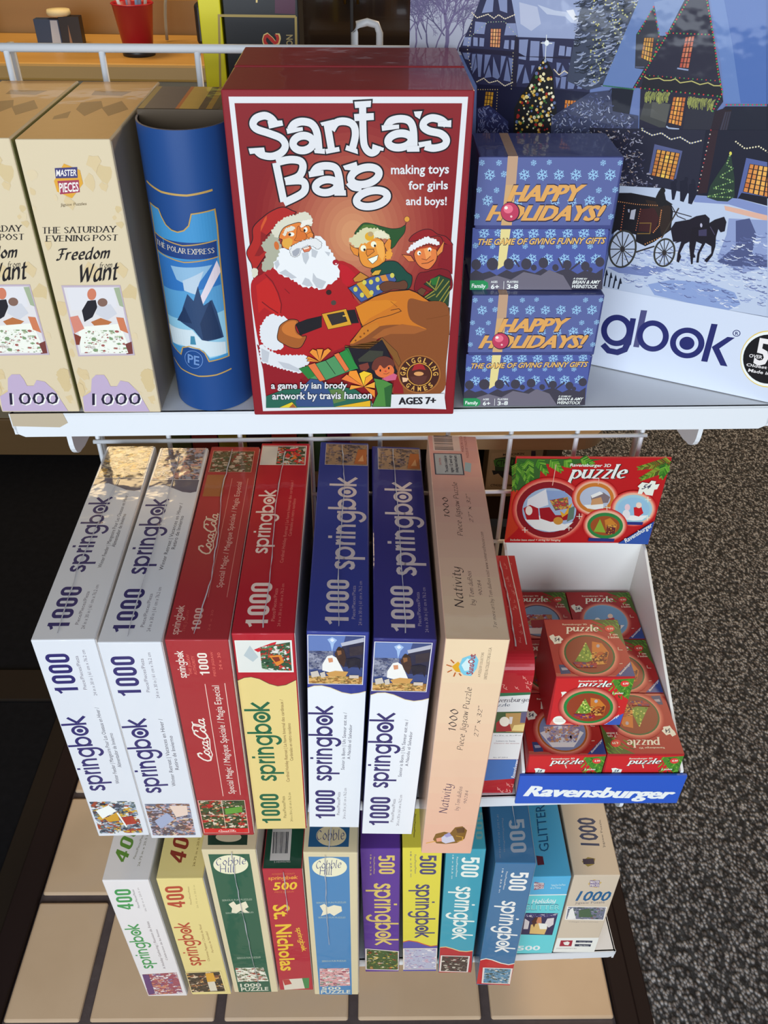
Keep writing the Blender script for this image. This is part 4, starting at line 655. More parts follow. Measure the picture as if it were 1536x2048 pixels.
p|101|5.33,18.61 4.31,18.34 4.5,18.13
s|9|0.03|1|5.33,18.61 4.31,18.34 4.5,18.13
p|101|5.33,18.61 4.58,17.8 4.83,17.53 5.13,17.66
s|9|0.03|1|5.33,18.61 4.58,17.8 4.83,17.53 5.13,17.66
p|101|5.33,18.61 5.13,17.53 5.62,17.53
s|9|0.03|1|5.33,18.61 5.13,17.53 5.62,17.53
p|101|5.33,18.61 5.67,17.66 5.98,17.46 6.22,17.67
s|9|0.03|1|5.33,18.61 5.67,17.66 5.98,17.46 6.22,17.67
p|101|5.33,18.61 4.36,18.54 4.49,18.34
s|9|0.03|1|5.33,18.61 4.36,18.54 4.49,18.34
p|102|6.31,22.52 9.11,21.95 9.11,22.53
s|9|0.03|1|6.31,22.52 9.11,21.95 9.11,22.53
p|103|2,22.58 3.04,22.07 3.39,22.59
s|9|0.03|1|2,22.58 3.04,22.07 3.39,22.59
p|104|2.76,22.58 3.1,22.22 3.33,22.59
p|105|8.61,20.72 8.25,19.59 8.62,19.38 9.24,19.59
s|9|0.03|1|8.61,20.72 8.25,19.59 8.62,19.38 9.24,19.59
p|106|8.61,20.72 7.38,19.94 7.52,19.38 8.07,19.31
s|9|0.03|1|8.61,20.72 7.38,19.94 7.52,19.38 8.07,19.31
p|107|8.61,20.72 8.74,19.94 9.24,19.59 9.3,20.01
s|9|0.03|1|8.61,20.72 8.74,19.94 9.24,19.59 9.3,20.01
p|108|8.61,20.72 7.48,21 7.62,20.57
s|9|0.03|1|8.61,20.72 7.48,21 7.62,20.57
p|109|8.61,20.72 6.88,20.07 7.33,19.65
s|9|0.03|1|8.61,20.72 6.88,20.07 7.33,19.65
p|110|8.61,20.72 9.46,20.29 9.46,20.86
s|9|0.03|1|8.61,20.72 9.46,20.29 9.46,20.86
p|111|8.61,20.72 9.46,21.01 9.46,21.73
s|9|0.03|1|8.61,20.72 9.46,21.01 9.46,21.73
e|112|12.83,19.71 14.45,19.71 12.88,21.36
e|113|12.83,19.71 14.34,19.71 12.88,21.24
r|15|0.060|12.83,19.71 13.76,19.71 12.86,20.66
e|114|12.83,19.78 13.7,19.78 12.86,20.62
p|115|12.25,19.39 12.42,18.91 12.78,18.77 13.1,18.91 13.3,19.32 12.8,19.25
e|116|12.78,19.64 13.15,19.64 12.79,19.82
p|117|12.14,19.88 13.44,19.81 13.27,20.38 12.78,20.66 12.34,20.37
p|118|11.52,19.95 12.02,20.02 11.9,20.3 11.59,20.37
t|119|b|11.76,19.8 11.77,19.49 11.37,19.78|G
t|119|b|11.8,19.41 11.9,19.12 11.44,19.22|R
t|119|b|12.05,18.98 12.1,18.92 11.78,18.67|I
t|119|b|12.28,18.79 12.53,18.68 12.13,18.4|G
t|119|b|12.66,18.67 12.93,18.67 12.64,18.24|G
t|119|b|13.06,18.68 13.32,18.8 13.19,18.29|L
t|119|b|13.5,18.92 13.56,18.98 13.75,18.61|I
t|119|b|13.71,19.13 13.84,19.41 14.05,18.95|N
t|119|b|13.88,19.5 13.9,19.81 14.26,19.48|G
t|119|b|11.79,20.68 11.99,20.88 12.03,20.37|G
t|119|b|12.22,21 12.47,21.11 12.34,20.61|A
t|119|b|12.74,21.15 13,21.15 12.73,20.74|M
t|119|b|13.27,21.11 13.51,21.01 13.13,20.72|E
t|119|b|13.74,20.88 13.93,20.68 13.49,20.57|S
p|0|10.73,21.44 14.79,21.37 15.02,22.78 10.68,22.61
t|120|x|11.28,22.32 14.2,22.27 11.27,21.7|AGES 7+
s|9|0.63|2|3.2,1.91 3,1.64 2.6,1.47 2.06,1.62 1.82,1.96 2.03,2.26 2.79,2.51 3.51,2.8 3.76,3.23 3.5,3.65 2.87,3.9 2.22,3.81 1.89,3.54;4.14,2.3 4.41,1.96 4.91,1.81 5.5,1.95 5.8,2.47 5.89,3.56;6.47,1.95 6.7,3.53;6.73,2.3 7.07,1.86 7.67,1.8 8.12,2.03 8.23,2.6 8.03,3.41
s|9|0.61|2|8.7,.71 8.73,2.77 8.88,3.41 9.22,3.68 9.55,3.55 9.61,3.26
s|9|0.63|2|10.2,2.12 10.47,1.77 11.07,1.64 11.62,1.77 11.89,2.29 11.97,3.41;13.98,1.98 13.6,1.7 13.04,1.59 12.61,1.77 12.51,2.09 12.89,2.35 13.64,2.52 14.01,2.87 13.86,3.23 13.21,3.39 12.66,3.28
s|9|0.66|2|3.08,4.3 3.43,6.78;3.12,4.27 3.98,4.1 4.66,4.19 4.81,4.59 4.49,5.15 3.61,5.46;3.61,5.46 4.67,5.43 4.9,5.8 4.62,6.27 3.42,6.85;5.45,4.94 5.75,4.59 6.35,4.48 6.91,4.62 7.12,5.17 7.23,6.25
s|9|0.67|2|7.75,5.5 8.06,5.8 8.59,5.87
r|9|0.650|4.89,3.09 5.52,3.01 4.93,3.53
r|9|0.650|11.04,2.93 11.78,2.83 11.11,3.35
r|9|0.680|6.28,5.76 6.99,5.66 6.33,6.17
r|9|0.670|8.81,5.11 9.72,4.88 8.93,5.61
r|9|0.680|9.26,6.56 10.27,6.35 9.37,7.05
p|9|2.74,1.79 3.66,1.74 3.71,2.04 2.81,2.23
s|9|0.18|1|2.74,1.79 3.66,1.74 3.71,2.04 2.81,2.23
p|9|1.4,3.41 2.4,3.35 2.44,3.63 1.47,3.76
s|9|0.18|1|1.4,3.41 2.4,3.35 2.44,3.63 1.47,3.76
p|9|3.88,2.22 4.92,2.13 4.93,2.34 3.94,2.54
s|9|0.18|1|3.88,2.22 4.92,2.13 4.93,2.34 3.94,2.54
p|9|5.57,3.49 6.27,3.42 6.26,3.74 5.61,3.69
s|9|0.18|1|5.57,3.49 6.27,3.42 6.26,3.74 5.61,3.69
p|9|6.04,1.87 6.89,1.68 6.9,1.91 6.14,2.06
s|9|0.18|1|6.04,1.87 6.89,1.68 6.9,1.91 6.14,2.06
p|9|6.29,3.45 7.17,3.31 7.22,3.58 6.35,3.74
s|9|0.19|1|6.29,3.45 7.17,3.31 7.22,3.58 6.35,3.74
p|9|7.66,3.2 8.35,3.45 8.38,3.75 7.56,3.5
s|9|0.18|1|7.66,3.2 8.35,3.45 8.38,3.75 7.56,3.5
p|9|8.19,.65 9.24,.59 9.2,.95 8.24,1.02
s|9|0.17|1|8.19,.65 9.24,.59 9.2,.95 8.24,1.02
p|9|8.16,1.36 9.39,1.3 9.4,1.7 8.19,1.78
s|9|0.17|1|8.16,1.36 9.39,1.3 9.4,1.7 8.19,1.78
p|9|9.32,3.13 10.04,3.37 10,3.55 9.27,3.47
s|9|0.17|1|9.32,3.13 10.04,3.37 10,3.55 9.27,3.47
p|9|9.88,2.02 10.98,1.97 10.99,2.21 9.92,2.35
s|9|0.18|1|9.88,2.02 10.98,1.97 10.99,2.21 9.92,2.35
p|9|11.47,3.28 12.29,3.23 12.32,3.59 11.53,3.6
s|9|0.19|1|11.47,3.28 12.29,3.23 12.32,3.59 11.53,3.6
p|9|11.89,1.21 12.42,1.18 12.27,1.65 11.98,1.48
s|9|0.18|1|11.89,1.21 12.42,1.18 12.27,1.65 11.98,1.48
p|9|13.42,1.81 14.26,1.7 14.27,2.12 13.43,2.07
s|9|0.18|1|13.42,1.81 14.26,1.7 14.27,2.12 13.43,2.07
p|9|12.22,3.03 13.03,2.91 13.07,3.17 12.32,3.35
s|9|0.19|1|12.22,3.03 13.03,2.91 13.07,3.17 12.32,3.35
p|9|5.15,4.83 6.13,4.76 6.14,5.05 5.19,5.2
s|9|0.19|1|5.15,4.83 6.13,4.76 6.14,5.05 5.19,5.2
p|9|6.8,6.1 7.54,6.01 7.56,6.37 6.79,6.37
s|9|0.19|1|6.8,6.1 7.54,6.01 7.56,6.37 6.79,6.37
p|9|7.39,4.48 8.27,4.22 8.34,4.5 7.95,4.76 7.52,4.72
s|9|0.19|1|7.39,4.48 8.27,4.22 8.34,4.5 7.95,4.76 7.52,4.72
s|0|0.45|2|3.2,1.91 3,1.64 2.6,1.47 2.06,1.62 1.82,1.96 2.03,2.26 2.79,2.51 3.51,2.8 3.76,3.23 3.5,3.65 2.87,3.9 2.22,3.81 1.89,3.54
s|0|0.46|2|4.14,2.3 4.41,1.96 4.91,1.81 5.5,1.95 5.8,2.47 5.89,3.56
s|0|0.45|2|6.47,1.95 6.7,3.53;6.73,2.3 7.07,1.86 7.67,1.8 8.12,2.03 8.23,2.6 8.03,3.41
s|0|0.44|2|8.7,.71 8.73,2.77 8.88,3.41 9.22,3.68 9.55,3.55 9.61,3.26
s|0|0.45|2|10.2,2.12 10.47,1.77 11.07,1.64 11.62,1.77 11.89,2.29 11.97,3.41;13.98,1.98 13.6,1.7 13.04,1.59 12.61,1.77 12.51,2.09 12.89,2.35 13.64,2.52 14.01,2.87 13.86,3.23 13.21,3.39 12.66,3.28
s|0|0.47|2|3.08,4.3 3.43,6.78;3.12,4.27 3.98,4.1 4.66,4.19 4.81,4.59 4.49,5.15 3.61,5.46
s|0|0.48|2|3.61,5.46 4.67,5.43 4.9,5.8 4.62,6.27 3.42,6.85;5.45,4.94 5.75,4.59 6.35,4.48 6.91,4.62 7.12,5.17 7.23,6.25;7.75,5.5 8.06,5.8 8.59,5.87
r|0|0.470|4.89,3.09 5.52,3.01 4.93,3.53
r|0|0.470|11.04,2.93 11.78,2.83 11.11,3.35
r|0|0.480|6.28,5.76 6.99,5.66 6.33,6.17
r|0|0.480|8.81,5.11 9.72,4.88 8.93,5.61
r|0|0.490|9.26,6.56 10.27,6.35 9.37,7.05
p|0|2.74,1.79 3.66,1.74 3.71,2.04 2.81,2.23;1.4,3.41 2.4,3.35 2.44,3.63 1.47,3.76;3.88,2.22 4.92,2.13 4.93,2.34 3.94,2.54;5.57,3.49 6.27,3.42 6.26,3.74 5.61,3.69;6.04,1.87 6.89,1.68 6.9,1.91 6.14,2.06;6.29,3.45 7.17,3.31 7.22,3.58 6.35,3.74;7.66,3.2 8.35,3.45 8.38,3.75 7.56,3.5;8.19,.65 9.24,.59 9.2,.95 8.24,1.02;8.16,1.36 9.39,1.3 9.4,1.7 8.19,1.78;9.32,3.13 10.04,3.37 10,3.55 9.27,3.47;9.88,2.02 10.98,1.97 10.99,2.21 9.92,2.35;11.47,3.28 12.29,3.23 12.32,3.59 11.53,3.6;11.89,1.21 12.42,1.18 12.27,1.65 11.98,1.48;13.42,1.81 14.26,1.7 14.27,2.12 13.43,2.07;12.22,3.03 13.03,2.91 13.07,3.17 12.32,3.35;5.15,4.83 6.13,4.76 6.14,5.05 5.19,5.2;6.8,6.1 7.54,6.01 7.56,6.37 6.79,6.37;7.39,4.48 8.27,4.22 8.34,4.5 7.95,4.76 7.52,4.72
t|0|b|10.51,4.98 14.28,4.93 10.5,4.4|making toys
t|0|b|11.68,5.96 14.27,5.94 11.66,5.42|for girls
t|0|b|11.53,6.99 14.25,6.99 11.51,6.44|and boys!
t|0|bo|1.51,20.87 7.3,20.86 1.55,20.31|a game by ian brody
t|0|bo|1.52,21.81 9.2,21.76 1.56,21.2|artwork by travis hanson'''
ART['VILLAGE'] = r'''p|121|-.09,1.95 24.98,.08 31.58,23.01 17.73,22.96 .69,22.85
p|122|-.09,1.95 6.79,1.59 5.78,7.02 .11,7.57
b|123|3.01,7.12,1.52,1.51,.301,5,0
b|124|1.68,7.15,1.80,1.21,.121,5,1
b|123|.48,7.25,1.50,1.31,.121,5,2
b|124|3.93,6.96,1.20,1.09,.109,5,3
b|123|-.16,6.24,1.00,1.11,.090,5,4
b|124|2.89,6.00,2.40,1.21,.100,5,5
b|123|3.00,6.23,.90,1.31,.100,5,6
b|124|1.05,6.38,2.00,1.10,.080,5,7
b|123|2.17,7.03,1.20,1.31,.090,5,8
p|125|5.6,3.18 7.76,3.05 8.3,4.66 8.55,5.63 13.84,5.37 14.39,8.66 14.61,11.95 5.97,12.9 5.86,9.34 4.87,7.94 4.11,6.78 5,4.82
p|126|7.76,3.05 13.37,2.55 13.84,5.37 8.6,5.62 8.3,4.66
p|127|9.77,3.51 11.12,3.79 12.43,3.84 12.96,4.47 12.35,4.44 11.86,4.1 10.55,4.05
p|128|11.89,3.73 12.39,3.63 12.85,4.33 12.49,4.28
p|129|8.43,3.45 9.79,3.65 10.19,4.67 9.54,5.17 8.68,4.78
p|130|6.06,3.23 6.52,3.2 6.52,4.18 5.7,4.31;6.79,3.18 7.5,3.14 7.62,4.18 7.06,4.06;5.24,4.88 6.08,4.89 6.01,5.64 5.21,5.66;7.64,4.82 8.32,4.77 8.54,5.52 7.54,5.6;5.18,5.9 5.52,5.91 5.57,6.46 5.21,6.47;5.68,5.9 6.04,5.91 6.04,6.45 5.69,6.46;7.62,5.9 7.94,5.88 7.97,6.46 7.58,6.45;8.12,5.86 8.49,5.87 8.51,6.46 8.14,6.46;4.48,5.95 5.02,5.91 5,6.51 4.38,6.52;8.71,5.78 9.38,5.72 9.36,7.06 8.81,7.02;9.57,5.79 10.24,5.77 10.32,7.01 9.64,7.07;10.42,5.76 11.35,5.72 11.36,7.04 10.67,6.94;11.74,5.92 12.14,5.92 12.18,6.54 11.74,6.55;12.27,5.95 12.62,5.96 12.63,6.54 12.27,6.55
p|131|4.41,7 5.03,6.95 4.93,7.44 4.63,7.39;5.18,7.02 5.47,6.99 5.28,8.15 5.17,8.08;5.56,6.98 5.99,6.99 5.98,8.5 5.79,8.51;5.48,7.15 5.64,7.87 5.3,8.39;6.18,6.97 6.65,6.95 6.25,8.31 6.19,8.15;6.85,7.03 7.5,8.35 7.33,8.53 6.92,8.41;6.57,7.62 6.84,8.42 6.28,8.55;7.45,6.94 7.82,6.95 7.5,8.35;8.02,7.01 8.39,7.06 8.39,8.27;7.94,7.18 8.38,8.6 7.81,8.57;8.85,7.38 9.26,7.38 8.85,8.63 8.8,8.56;9.38,7.53 9.82,8.54 9.28,8.63;9.82,7.37 10.09,7.35 9.89,7.97;11.67,7.01 12.03,7.02 11.78,7.79;12.14,7.13 12.58,7.72 12.07,7.92;12.56,6.97 13.18,6.96 12.92,7.61;11.72,7.96 12.09,8 11.92,8.7;12.16,7.91 12.52,7.88 12.55,8.68 12.18,8.68;12.69,7.86 13.31,7.81 13.17,8.62 12.73,8.66;13.49,7.79 13.76,7.84 13.79,8.56 13.44,8.59;13.93,7.83 14.25,7.8 14.37,8.54 14.23,8.55
p|132|4.1,6.66 8.61,6.57 9.29,6.82 14.03,6.49 14.06,6.65 8.65,6.88 4.12,6.94
p|133|8.37,5.65 8.64,5.63 8.87,9.21 8.45,9.25
p|134|5.74,9.02 8.6,8.91 11.74,8.76 14.4,8.74 14.73,10.67 14.43,11.97 5.97,12.9
n|135,136,137|4,5|54|6.46,5.25 7.28,5.19 7.3,6.42 6.52,6.44
n|135,138,139|3,5|55|12.99,5.21 13.58,5.16 13.62,6.41 13.09,6.42
n|135,140,141|3,4|56|6.46,9.45 7.13,9.43 7.1,10.57 6.41,10.56
n|135,108,142|4,5|57|12.66,9.4 13.51,9.36 13.46,10.81 12.68,10.81
s|143|0.06|0|4.96,4.36 5.36,4.64 5.9,4.45 6.17,4.35 6.65,4.58 6.99,4.33 7.48,4.56 8.17,4.25
l|144|22|0.045|4.96,4.36 5.36,4.64 5.9,4.45 6.17,4.35 6.65,4.58 6.99,4.33 7.48,4.56 8.17,4.25
s|143|0.06|0|5.72,8.85 6.23,8.56 6.69,8.84 7.34,8.62 7.94,8.93 8.52,8.63
l|144|22|0.045|5.72,8.85 6.23,8.56 6.69,8.84 7.34,8.62 7.94,8.93 8.52,8.63
s|143|0.05|0|11.56,7.49 11.97,7.81 12.33,7.5 12.95,7.8 13.64,7.66
l|144|22|0.045|11.56,7.49 11.97,7.81 12.33,7.5 12.95,7.8 13.64,7.66
l|145|18|0.036|5.87,9.38 7.4,9.23 7.48,10.96
l|146,147|22|0.036|5.04,5.83 6.22,4.85 7.49,4.72 8.5,5.56
l|148|12|0.040|8.35,6.67 8.48,9.08
l|149|14|0.040|5,4.82 4.78,6.81 5.16,7.91
p|150|10.77,6.7 11.49,7.66 11.76,8.92 12.11,10.04 12.5,12.12 9.01,12.49 8.87,10.39 9.24,9.51 9.79,8.63 10.28,7.45
d|151,152,153,154,155,156,157|170|3|0.060,0.131|10.78,6.77 11.36,7.67 11.67,8.93 12.02,10.05 12.4,12.04 9.1,12.44 9.05,10.37 9.42,9.49 9.97,8.61 10.37,7.44
s|158|0.05|0|10.7,5.31 10.83,7.08
s|159|0.06|0|10.35,5.86 11.19,5.82
e|160|10.79,5.83 10.95,5.81 10.81,6.01
p|161|5.88,10.7 6.83,10.35 8.49,11.37 8.62,12.49 6.03,12.44
h|162,163,164|90|4|0.07|-0.25,0.25,0.10,0.30|5.97,10.52 6.83,10.35 8.4,11.38 8.48,12.16 6.13,12.34
p|165|12.92,2.74 16.99,2.48 16.48,5.07 15.41,8.18 14.21,8.6 12.59,8.14
h|166,167,168,169,170,171|330|5|0.08|0.24,0.64,-0.28,-0.04|12.28,2.84 16.85,2.56 16.32,5.08 15.24,8.19 13.15,8.4
d|172,173|90|6|0.040,0.064|13.44,2.98 16.74,2.77 16.24,5.09 15.22,8.04 14.3,8.13
p|174|16.84,2.49 19.99,2.29 18.94,4.73 17.89,3.09 16.99,4.82 17.3,6.8 17.97,6.89 17.4,8.13 15.24,8.19
p|175|21.23,2.21 25.25,1.96 27.02,8.19 23.77,8.46 22.95,6.15
p|176|21.23,2.21 22.09,2.16 23.41,5 24.81,8.35 23.77,8.46 22.95,6.15
p|177|19.84,2.3 21.12,2.22 22.31,5.09 23.2,7.13 23.67,8.39 23.21,9.34 23.3,11.64 18.63,12.23 18.24,9.88 17.96,8.08 17.4,8.13
p|178|17.85,3.1 18.46,4.7 18.88,4.81 17.97,6.89 17.31,6.87 16.99,4.82
p|179|17.8,2.83 19.84,2.3 19.15,4.3 18.98,4.73 18.56,4.76
p|180|18.02,7.18 23.25,7.34 23.67,8.39 23.13,8.08 17.98,8.15
p|181|18.4,9.02 19.42,8.83 20.24,8.9 20.18,10.45 19.77,10.49 18.29,10.11
p|182|18.94,8.88 20.17,8.91 20.19,10.13 18.99,9.88
p|183|21.35,9.16 22.95,8.61 23.32,9.17 23.29,10.63 21.45,10.69
p|184|23.9,8.66 27.06,8.33 27.85,11.07 23.3,11.64 23.36,9.32
p|185|15.93,8.28 17.49,8.2 17.49,9.89 16.12,9.8
p|186|23.29,9.03 23.99,8.73 23.77,10.65 23.61,11.6 23.3,11.64
n|135,187,104|4,5|91|17.57,4.95 18.23,4.89 18.35,6.42 17.58,6.19
n|135,188,189|3,6|92|20.28,4.7 20.87,4.58 20.94,6.55 20.28,6.57
n|135,190,191|4,6|93|20.3,8.41 21.16,8.35 21.27,10.24 20.31,10.12
s|192|0.10|0|20.24,10.36 20.42,10.46 21.16,10.45
s|193|0.09|0|20.17,6.62 20.93,6.66
s|194|0.06|0|17.34,6.8 17.94,6.75
n|135,195,196|3,1|97|23.95,8.88 24.36,8.8 24.4,10.34 23.87,10.4
l|197,198|40|0.056|19.98,2.56 18.97,4.87 17.49,8.2
l|197,198|44|0.056|21.15,2.48 22.12,4.62 22.94,6.72 23.49,7.82 23.14,9.04
l|197,198|12|0.049|17.82,3.1 17.13,4.73
l|197,198|14|0.056|17.82,3.1 18.54,4.7 18.5,5.97
l|197,198|14|0.048|18.98,4.56 22,4.43
l|197,198|18|0.042|18.12,7.24 23.12,7.13
l|197,198|18|0.056|17.96,8.08 23.21,8.07
l|197,198|20|0.049|23.94,8.55 26.57,8.27
l|199|20|0.048|15.33,8.18 17.41,8.21
s|200|0.07|0|18.05,7.32 18.41,7.47 19.1,7.33 19.45,7.45 19.92,7.4 20.19,7.27 20.57,7.49 21.31,7.31 21.9,7.47 22.4,7.31 22.82,7.45 23.27,7.41
h|201,202|60|7|0.06|-0.05,0.00,0.24,0.73|18.4,8.22 20.11,8.12 20.11,8.27 18.43,8.37
h|201,202|60|8|0.06|-0.05,0.00,0.24,0.72|21.34,8.26 23.14,8.26 23.17,8.41 21.37,8.41
s|203|0.16|0|18.57,10.71 19.23,11.07 20,10.78 20.66,11.17 21.34,10.9 22.09,11.32 22.9,10.98
l|204,205|24|0.056|18.57,10.71 19.23,11.07 20,10.78 20.66,11.17 21.34,10.9 22.09,11.32 22.9,10.98
s|203|0.16|0|25.14,10.79 25.79,11.18 26.73,10.91
l|204,205|24|0.049|25.14,10.79 25.79,11.18 26.73,10.91
p|206|11.81,10.67 14.4,8.74 15.88,8.43 16.29,9.78 18.16,9.89 18.53,12.19 12.04,12.97
h|207,208,209,210,211|420|9|0.06|-0.27,0.27,-0.27,0.27|11.8,10.59 14.43,8.89 15.89,8.51 16.3,9.86 18.01,9.99 18.44,12.17 12.13,12.96
p|212|14.79,11.08 22.97,10.29 23.38,14.75 20.99,14.59 17.78,15.04 15.15,13.18
p|213|22.97,10.29 27.47,9.77 28.9,14.76 26.37,14.56 23.38,14.75
p|214|23.28,10.26 23.81,10.19 24.07,14.48 23.45,14.65
h|215,216,217,218,219|340|10|0.06|-0.24,0.24,-0.20,0.20|14.82,11.24 18.51,10.81 19.15,13.16 20.19,14.02 20.76,15.13 17.78,15.04 15.15,13.18
p|220|19.68,11.63 21.72,11.85 21.7,13.98 19.69,13.67
n|135,187,221|5,7|121|19.92,11.96 21.6,12.03 21.56,13.92 19.89,13.81
p|222|26.11,11.77 28.08,11.91 28.9,14.76 26.22,14.58
n|135,223,224|6,6|123|26.44,12.12 28.32,12.19 28.66,14.22 26.48,14.05
p|225|26.42,14.14 28.74,14.21 28.92,14.84 26.24,14.66
s|226|0.08|0|18.63,10.8 19.4,11.06 20.01,10.83 20.75,11.18 21.35,10.95 22.16,11.28 22.82,11.01
l|204|24|0.056|18.63,10.8 19.4,11.06 20.01,10.83 20.75,11.18 21.35,10.95 22.16,11.28 22.82,11.01
l|227|14|0.057|25.15,10.8 25.87,11.18 26.73,10.92 27.4,11.22
l|228,229|16|0.048|23.32,10.25 23.39,14.41
p|230|17.75,14.87 20.99,14.59 23.38,14.75 26.37,14.56 28.92,14.84 30.48,20.32 31.22,22.9 17.76,23.06 18,17.67
p|231|23.22,14.77 26.37,14.56 28.94,14.92 29.12,15.56 25.77,15.07 23.34,15.26
p|232|25.48,15.2 26.64,15.27 29.1,15.48 29.22,15.88 27.57,15.72 25.64,15.51
p|233|26.02,16.05 29.17,15.72 30.11,19.03 27.86,19.9 25.95,19.06 26.16,17.24
p|234|26.54,16.14 27.43,15.82 28.21,16.9 28.26,18.29 29.66,18.58 29.65,19.12 26.75,19.55 26.01,19.32 27.02,17.97
p|235|21.33,22.07 22.99,21.37 25.58,21.07 27.85,21.48 28.5,22.31 27.65,23.06 25.16,22.98 22.03,22.82
p|236|17.91,21.25 21.55,20.49 22.81,20.55 21.19,21.42 18.91,21.55
h|237,238,162,231|420|11|0.06|0.18,0.65,-0.06,0.09|18.58,19.79 23.26,18.62 28.82,16.46 30.59,21.89 27.72,22.66 19.54,22.41
p|239|21.39,14.11 21.7,13.98 21.93,14.62 21.91,15.3 21.75,15.33;22.03,13.94 22.49,13.79 22.76,14.59 22.61,15.37 22.34,15.32;22.73,14.09 23.09,13.87 23.38,14.75 23.22,15.45 22.95,15.41
e|240|21.7,13.98 21.82,13.97 21.74,14.14
e|240|22.44,13.75 22.56,13.74 22.48,13.91
e|240|22.96,13.85 23.08,13.83 23,14.01
p|241|24.98,11.52 25.71,13.26 26.02,14.45 25.64,14.88 24.92,14.94 24.15,14.8 24.19,13.96 24.52,13.02 24.81,12.26
l|242,243,244|60|0.057|25,11.6 24.93,12.4 25.45,12.57 24.66,13.24 25.67,13.43 24.39,14.1 25.84,14.06 24.21,14.71 25.88,14.55
e|245|25,11.6 25.09,11.59 25.03,11.72
p|246|17.8,15.39 18.7,15.26 20.46,15.34 20.83,15.46 21.09,15.86 21.74,15.67 22.02,16.15 22.15,17.54 21.15,18.61 20.53,19.08 19.76,18.84 19.66,18.31 18.19,18.18 17.81,18.61 17.82,17.15
p|247|19.82,15.61 21.2,15.58 21.78,15.84 22.07,17.55 21.55,18 21.19,17.16
p|248|19.62,16.34 20.62,16.1 21.12,16.82 21,17.91 19.78,18.02
s|249|0.07|0|19.74,17.39 20.6,17.25 20.68,18.05 19.73,18.21
p|250|18.95,16.53 19.28,16.39 19.3,17.19 18.95,17.2
p|251|18.68,16.49 18.81,16.47 18.86,16.72 18.74,16.7
l|252|22|0.040|17.88,16.03 19.38,16.03 21.26,15.83
l|253|10|0.046|18.37,16.27 18.45,18.14
l|253|10|0.040|19.62,16.34 19.59,17.96
l|254|14|0.045|21.16,16.19 21.23,17.33 20.92,17.92
l|255|8|0.046|20.5,18.9 21.59,18.17
p|256|20.5,15.51 20.69,14.8 21.01,14.67 21.33,15.39 21.9,15.65 20.94,15.97
e|257|20.94,14.76 21.14,14.73 20.98,14.96
r|258|0.141|18.86,19.6 19.87,19.65 18.84,21.06
s|259|0.07|0|18.86,19.6 19.82,19.44;18.86,19.6 19.82,20.13;18.86,19.6 19.57,20.7;18.86,19.6 19.12,20.97;18.86,19.6 18.6,20.87;18.86,19.6 18.15,20.43;18.86,19.6 17.9,19.77;18.86,19.6 17.91,19.07;18.86,19.6 18.17,18.52;18.86,19.6 18.61,18.26;18.86,19.6 19.12,18.36;18.86,19.6 19.56,18.79
e|260|18.86,19.6 19.04,19.57 18.91,19.82
r|258|0.132|22.06,19.33 22.81,19.36 22.07,20.4
s|259|0.06|0|22.06,19.33 22.77,19.2;22.06,19.33 22.79,19.73;22.06,19.33 22.61,20.15;22.06,19.33 22.28,20.35;22.06,19.33 21.89,20.27;22.06,19.33 21.54,19.95;22.06,19.33 21.34,19.45;22.06,19.33 21.33,18.93;22.06,19.33 21.51,18.52;22.06,19.33 21.84,18.33;22.06,19.33 22.22,18.4;22.06,19.33 22.56,18.72
e|260|22.06,19.33 22.23,19.3 22.1,19.54
s|261|0.11|0|19.92,19.65 21.22,18.96
s|262|0.10|0|21.61,18.26 22.37,15.84
s|263|0.06|0|21.74,15.67 22.42,16.44 23.06,16.6;22.02,16.15 23.42,16.32
s|264|0.07|0|22.7,18.44 23.62,17.92
p|265|22.13,17.45 22.35,16.89 23.3,16.56 23.74,16.23 24.35,16.01 24.71,16.25 24.85,17.01 24.67,17.31 24.9,17.89 24.18,18.1 24.22,19 24.41,19.28 24.22,19.36 23.68,18.18 23.39,18.41 23.21,19.17 23.36,19.42 23.29,19.9 23.1,19.84 23.04,19.2 23.1,18.28 22.51,18.38
p|266|23.61,17.13 24.55,16.8 25.09,16.28 25.68,15.97 25.93,16.32 25.98,17 25.72,17.13 25.5,16.91 25.48,17.52 25.61,18.21 25.58,18.94 25.3,19.54 25.09,19.39 25.45,18.78 25.33,18.26 24.86,18.07 24.63,18.92 24.72,19.64 24.55,19.67 24.47,18.95 24.63,18.2 23.99,18.04 24.32,19.81 24.21,19.87 23.76,18.53
p|267|24.14,17.22 24.69,17.04 24.81,17.55 24.24,17.64
s|268|0.06|0|24.89,16.83 25.36,17.37
e|269|24.24,16.83 24.32,16.82 24.28,16.98
s|270|0.11|0|17.94,21.54 17.97,22.86
p|270|17.92,21.39 18.12,21.89 17.87,21.99
s|270|0.11|0|18.33,21.69 18.34,22.87
p|270|18.3,21.55 18.51,22.05 18.26,22.14
s|270|0.11|0|18.74,21.85 18.72,22.88
p|270|18.71,21.7 18.91,22.21 18.67,22.3
s|270|0.12|0|19.16,22.01 19.12,22.88
p|270|19.13,21.87 19.34,22.37 19.1,22.47
p|175|24.25,.12 26.71,-.01 29.23,8.24 26.52,8.22
p|184|26.52,8.22 29.23,8.24 31.08,14.33 28.22,14.26
p|230|28.22,14.26 31.08,14.33 33.72,22.97 30.63,22.88
p|271|.69,22.85 17.73,22.96 33.71,22.93 36.39,31.69 18.35,30.78 .65,30.56
r|272|0.490|19.66,26.44 20.69,26.21 19.87,27.58
p|272|20.55,25.12 21.01,25.07 21.05,27.46 20.59,27.45
s|272|0.52|0|20.77,27.29 20.63,27.97 20.07,28.37 19.32,28.38 18.75,27.92
p|273|21.24,24.27 21.74,24.21 21.73,27.54 21.26,27.58
r|272|0.471|22.62,26.3 23.64,26.08 22.86,27.42
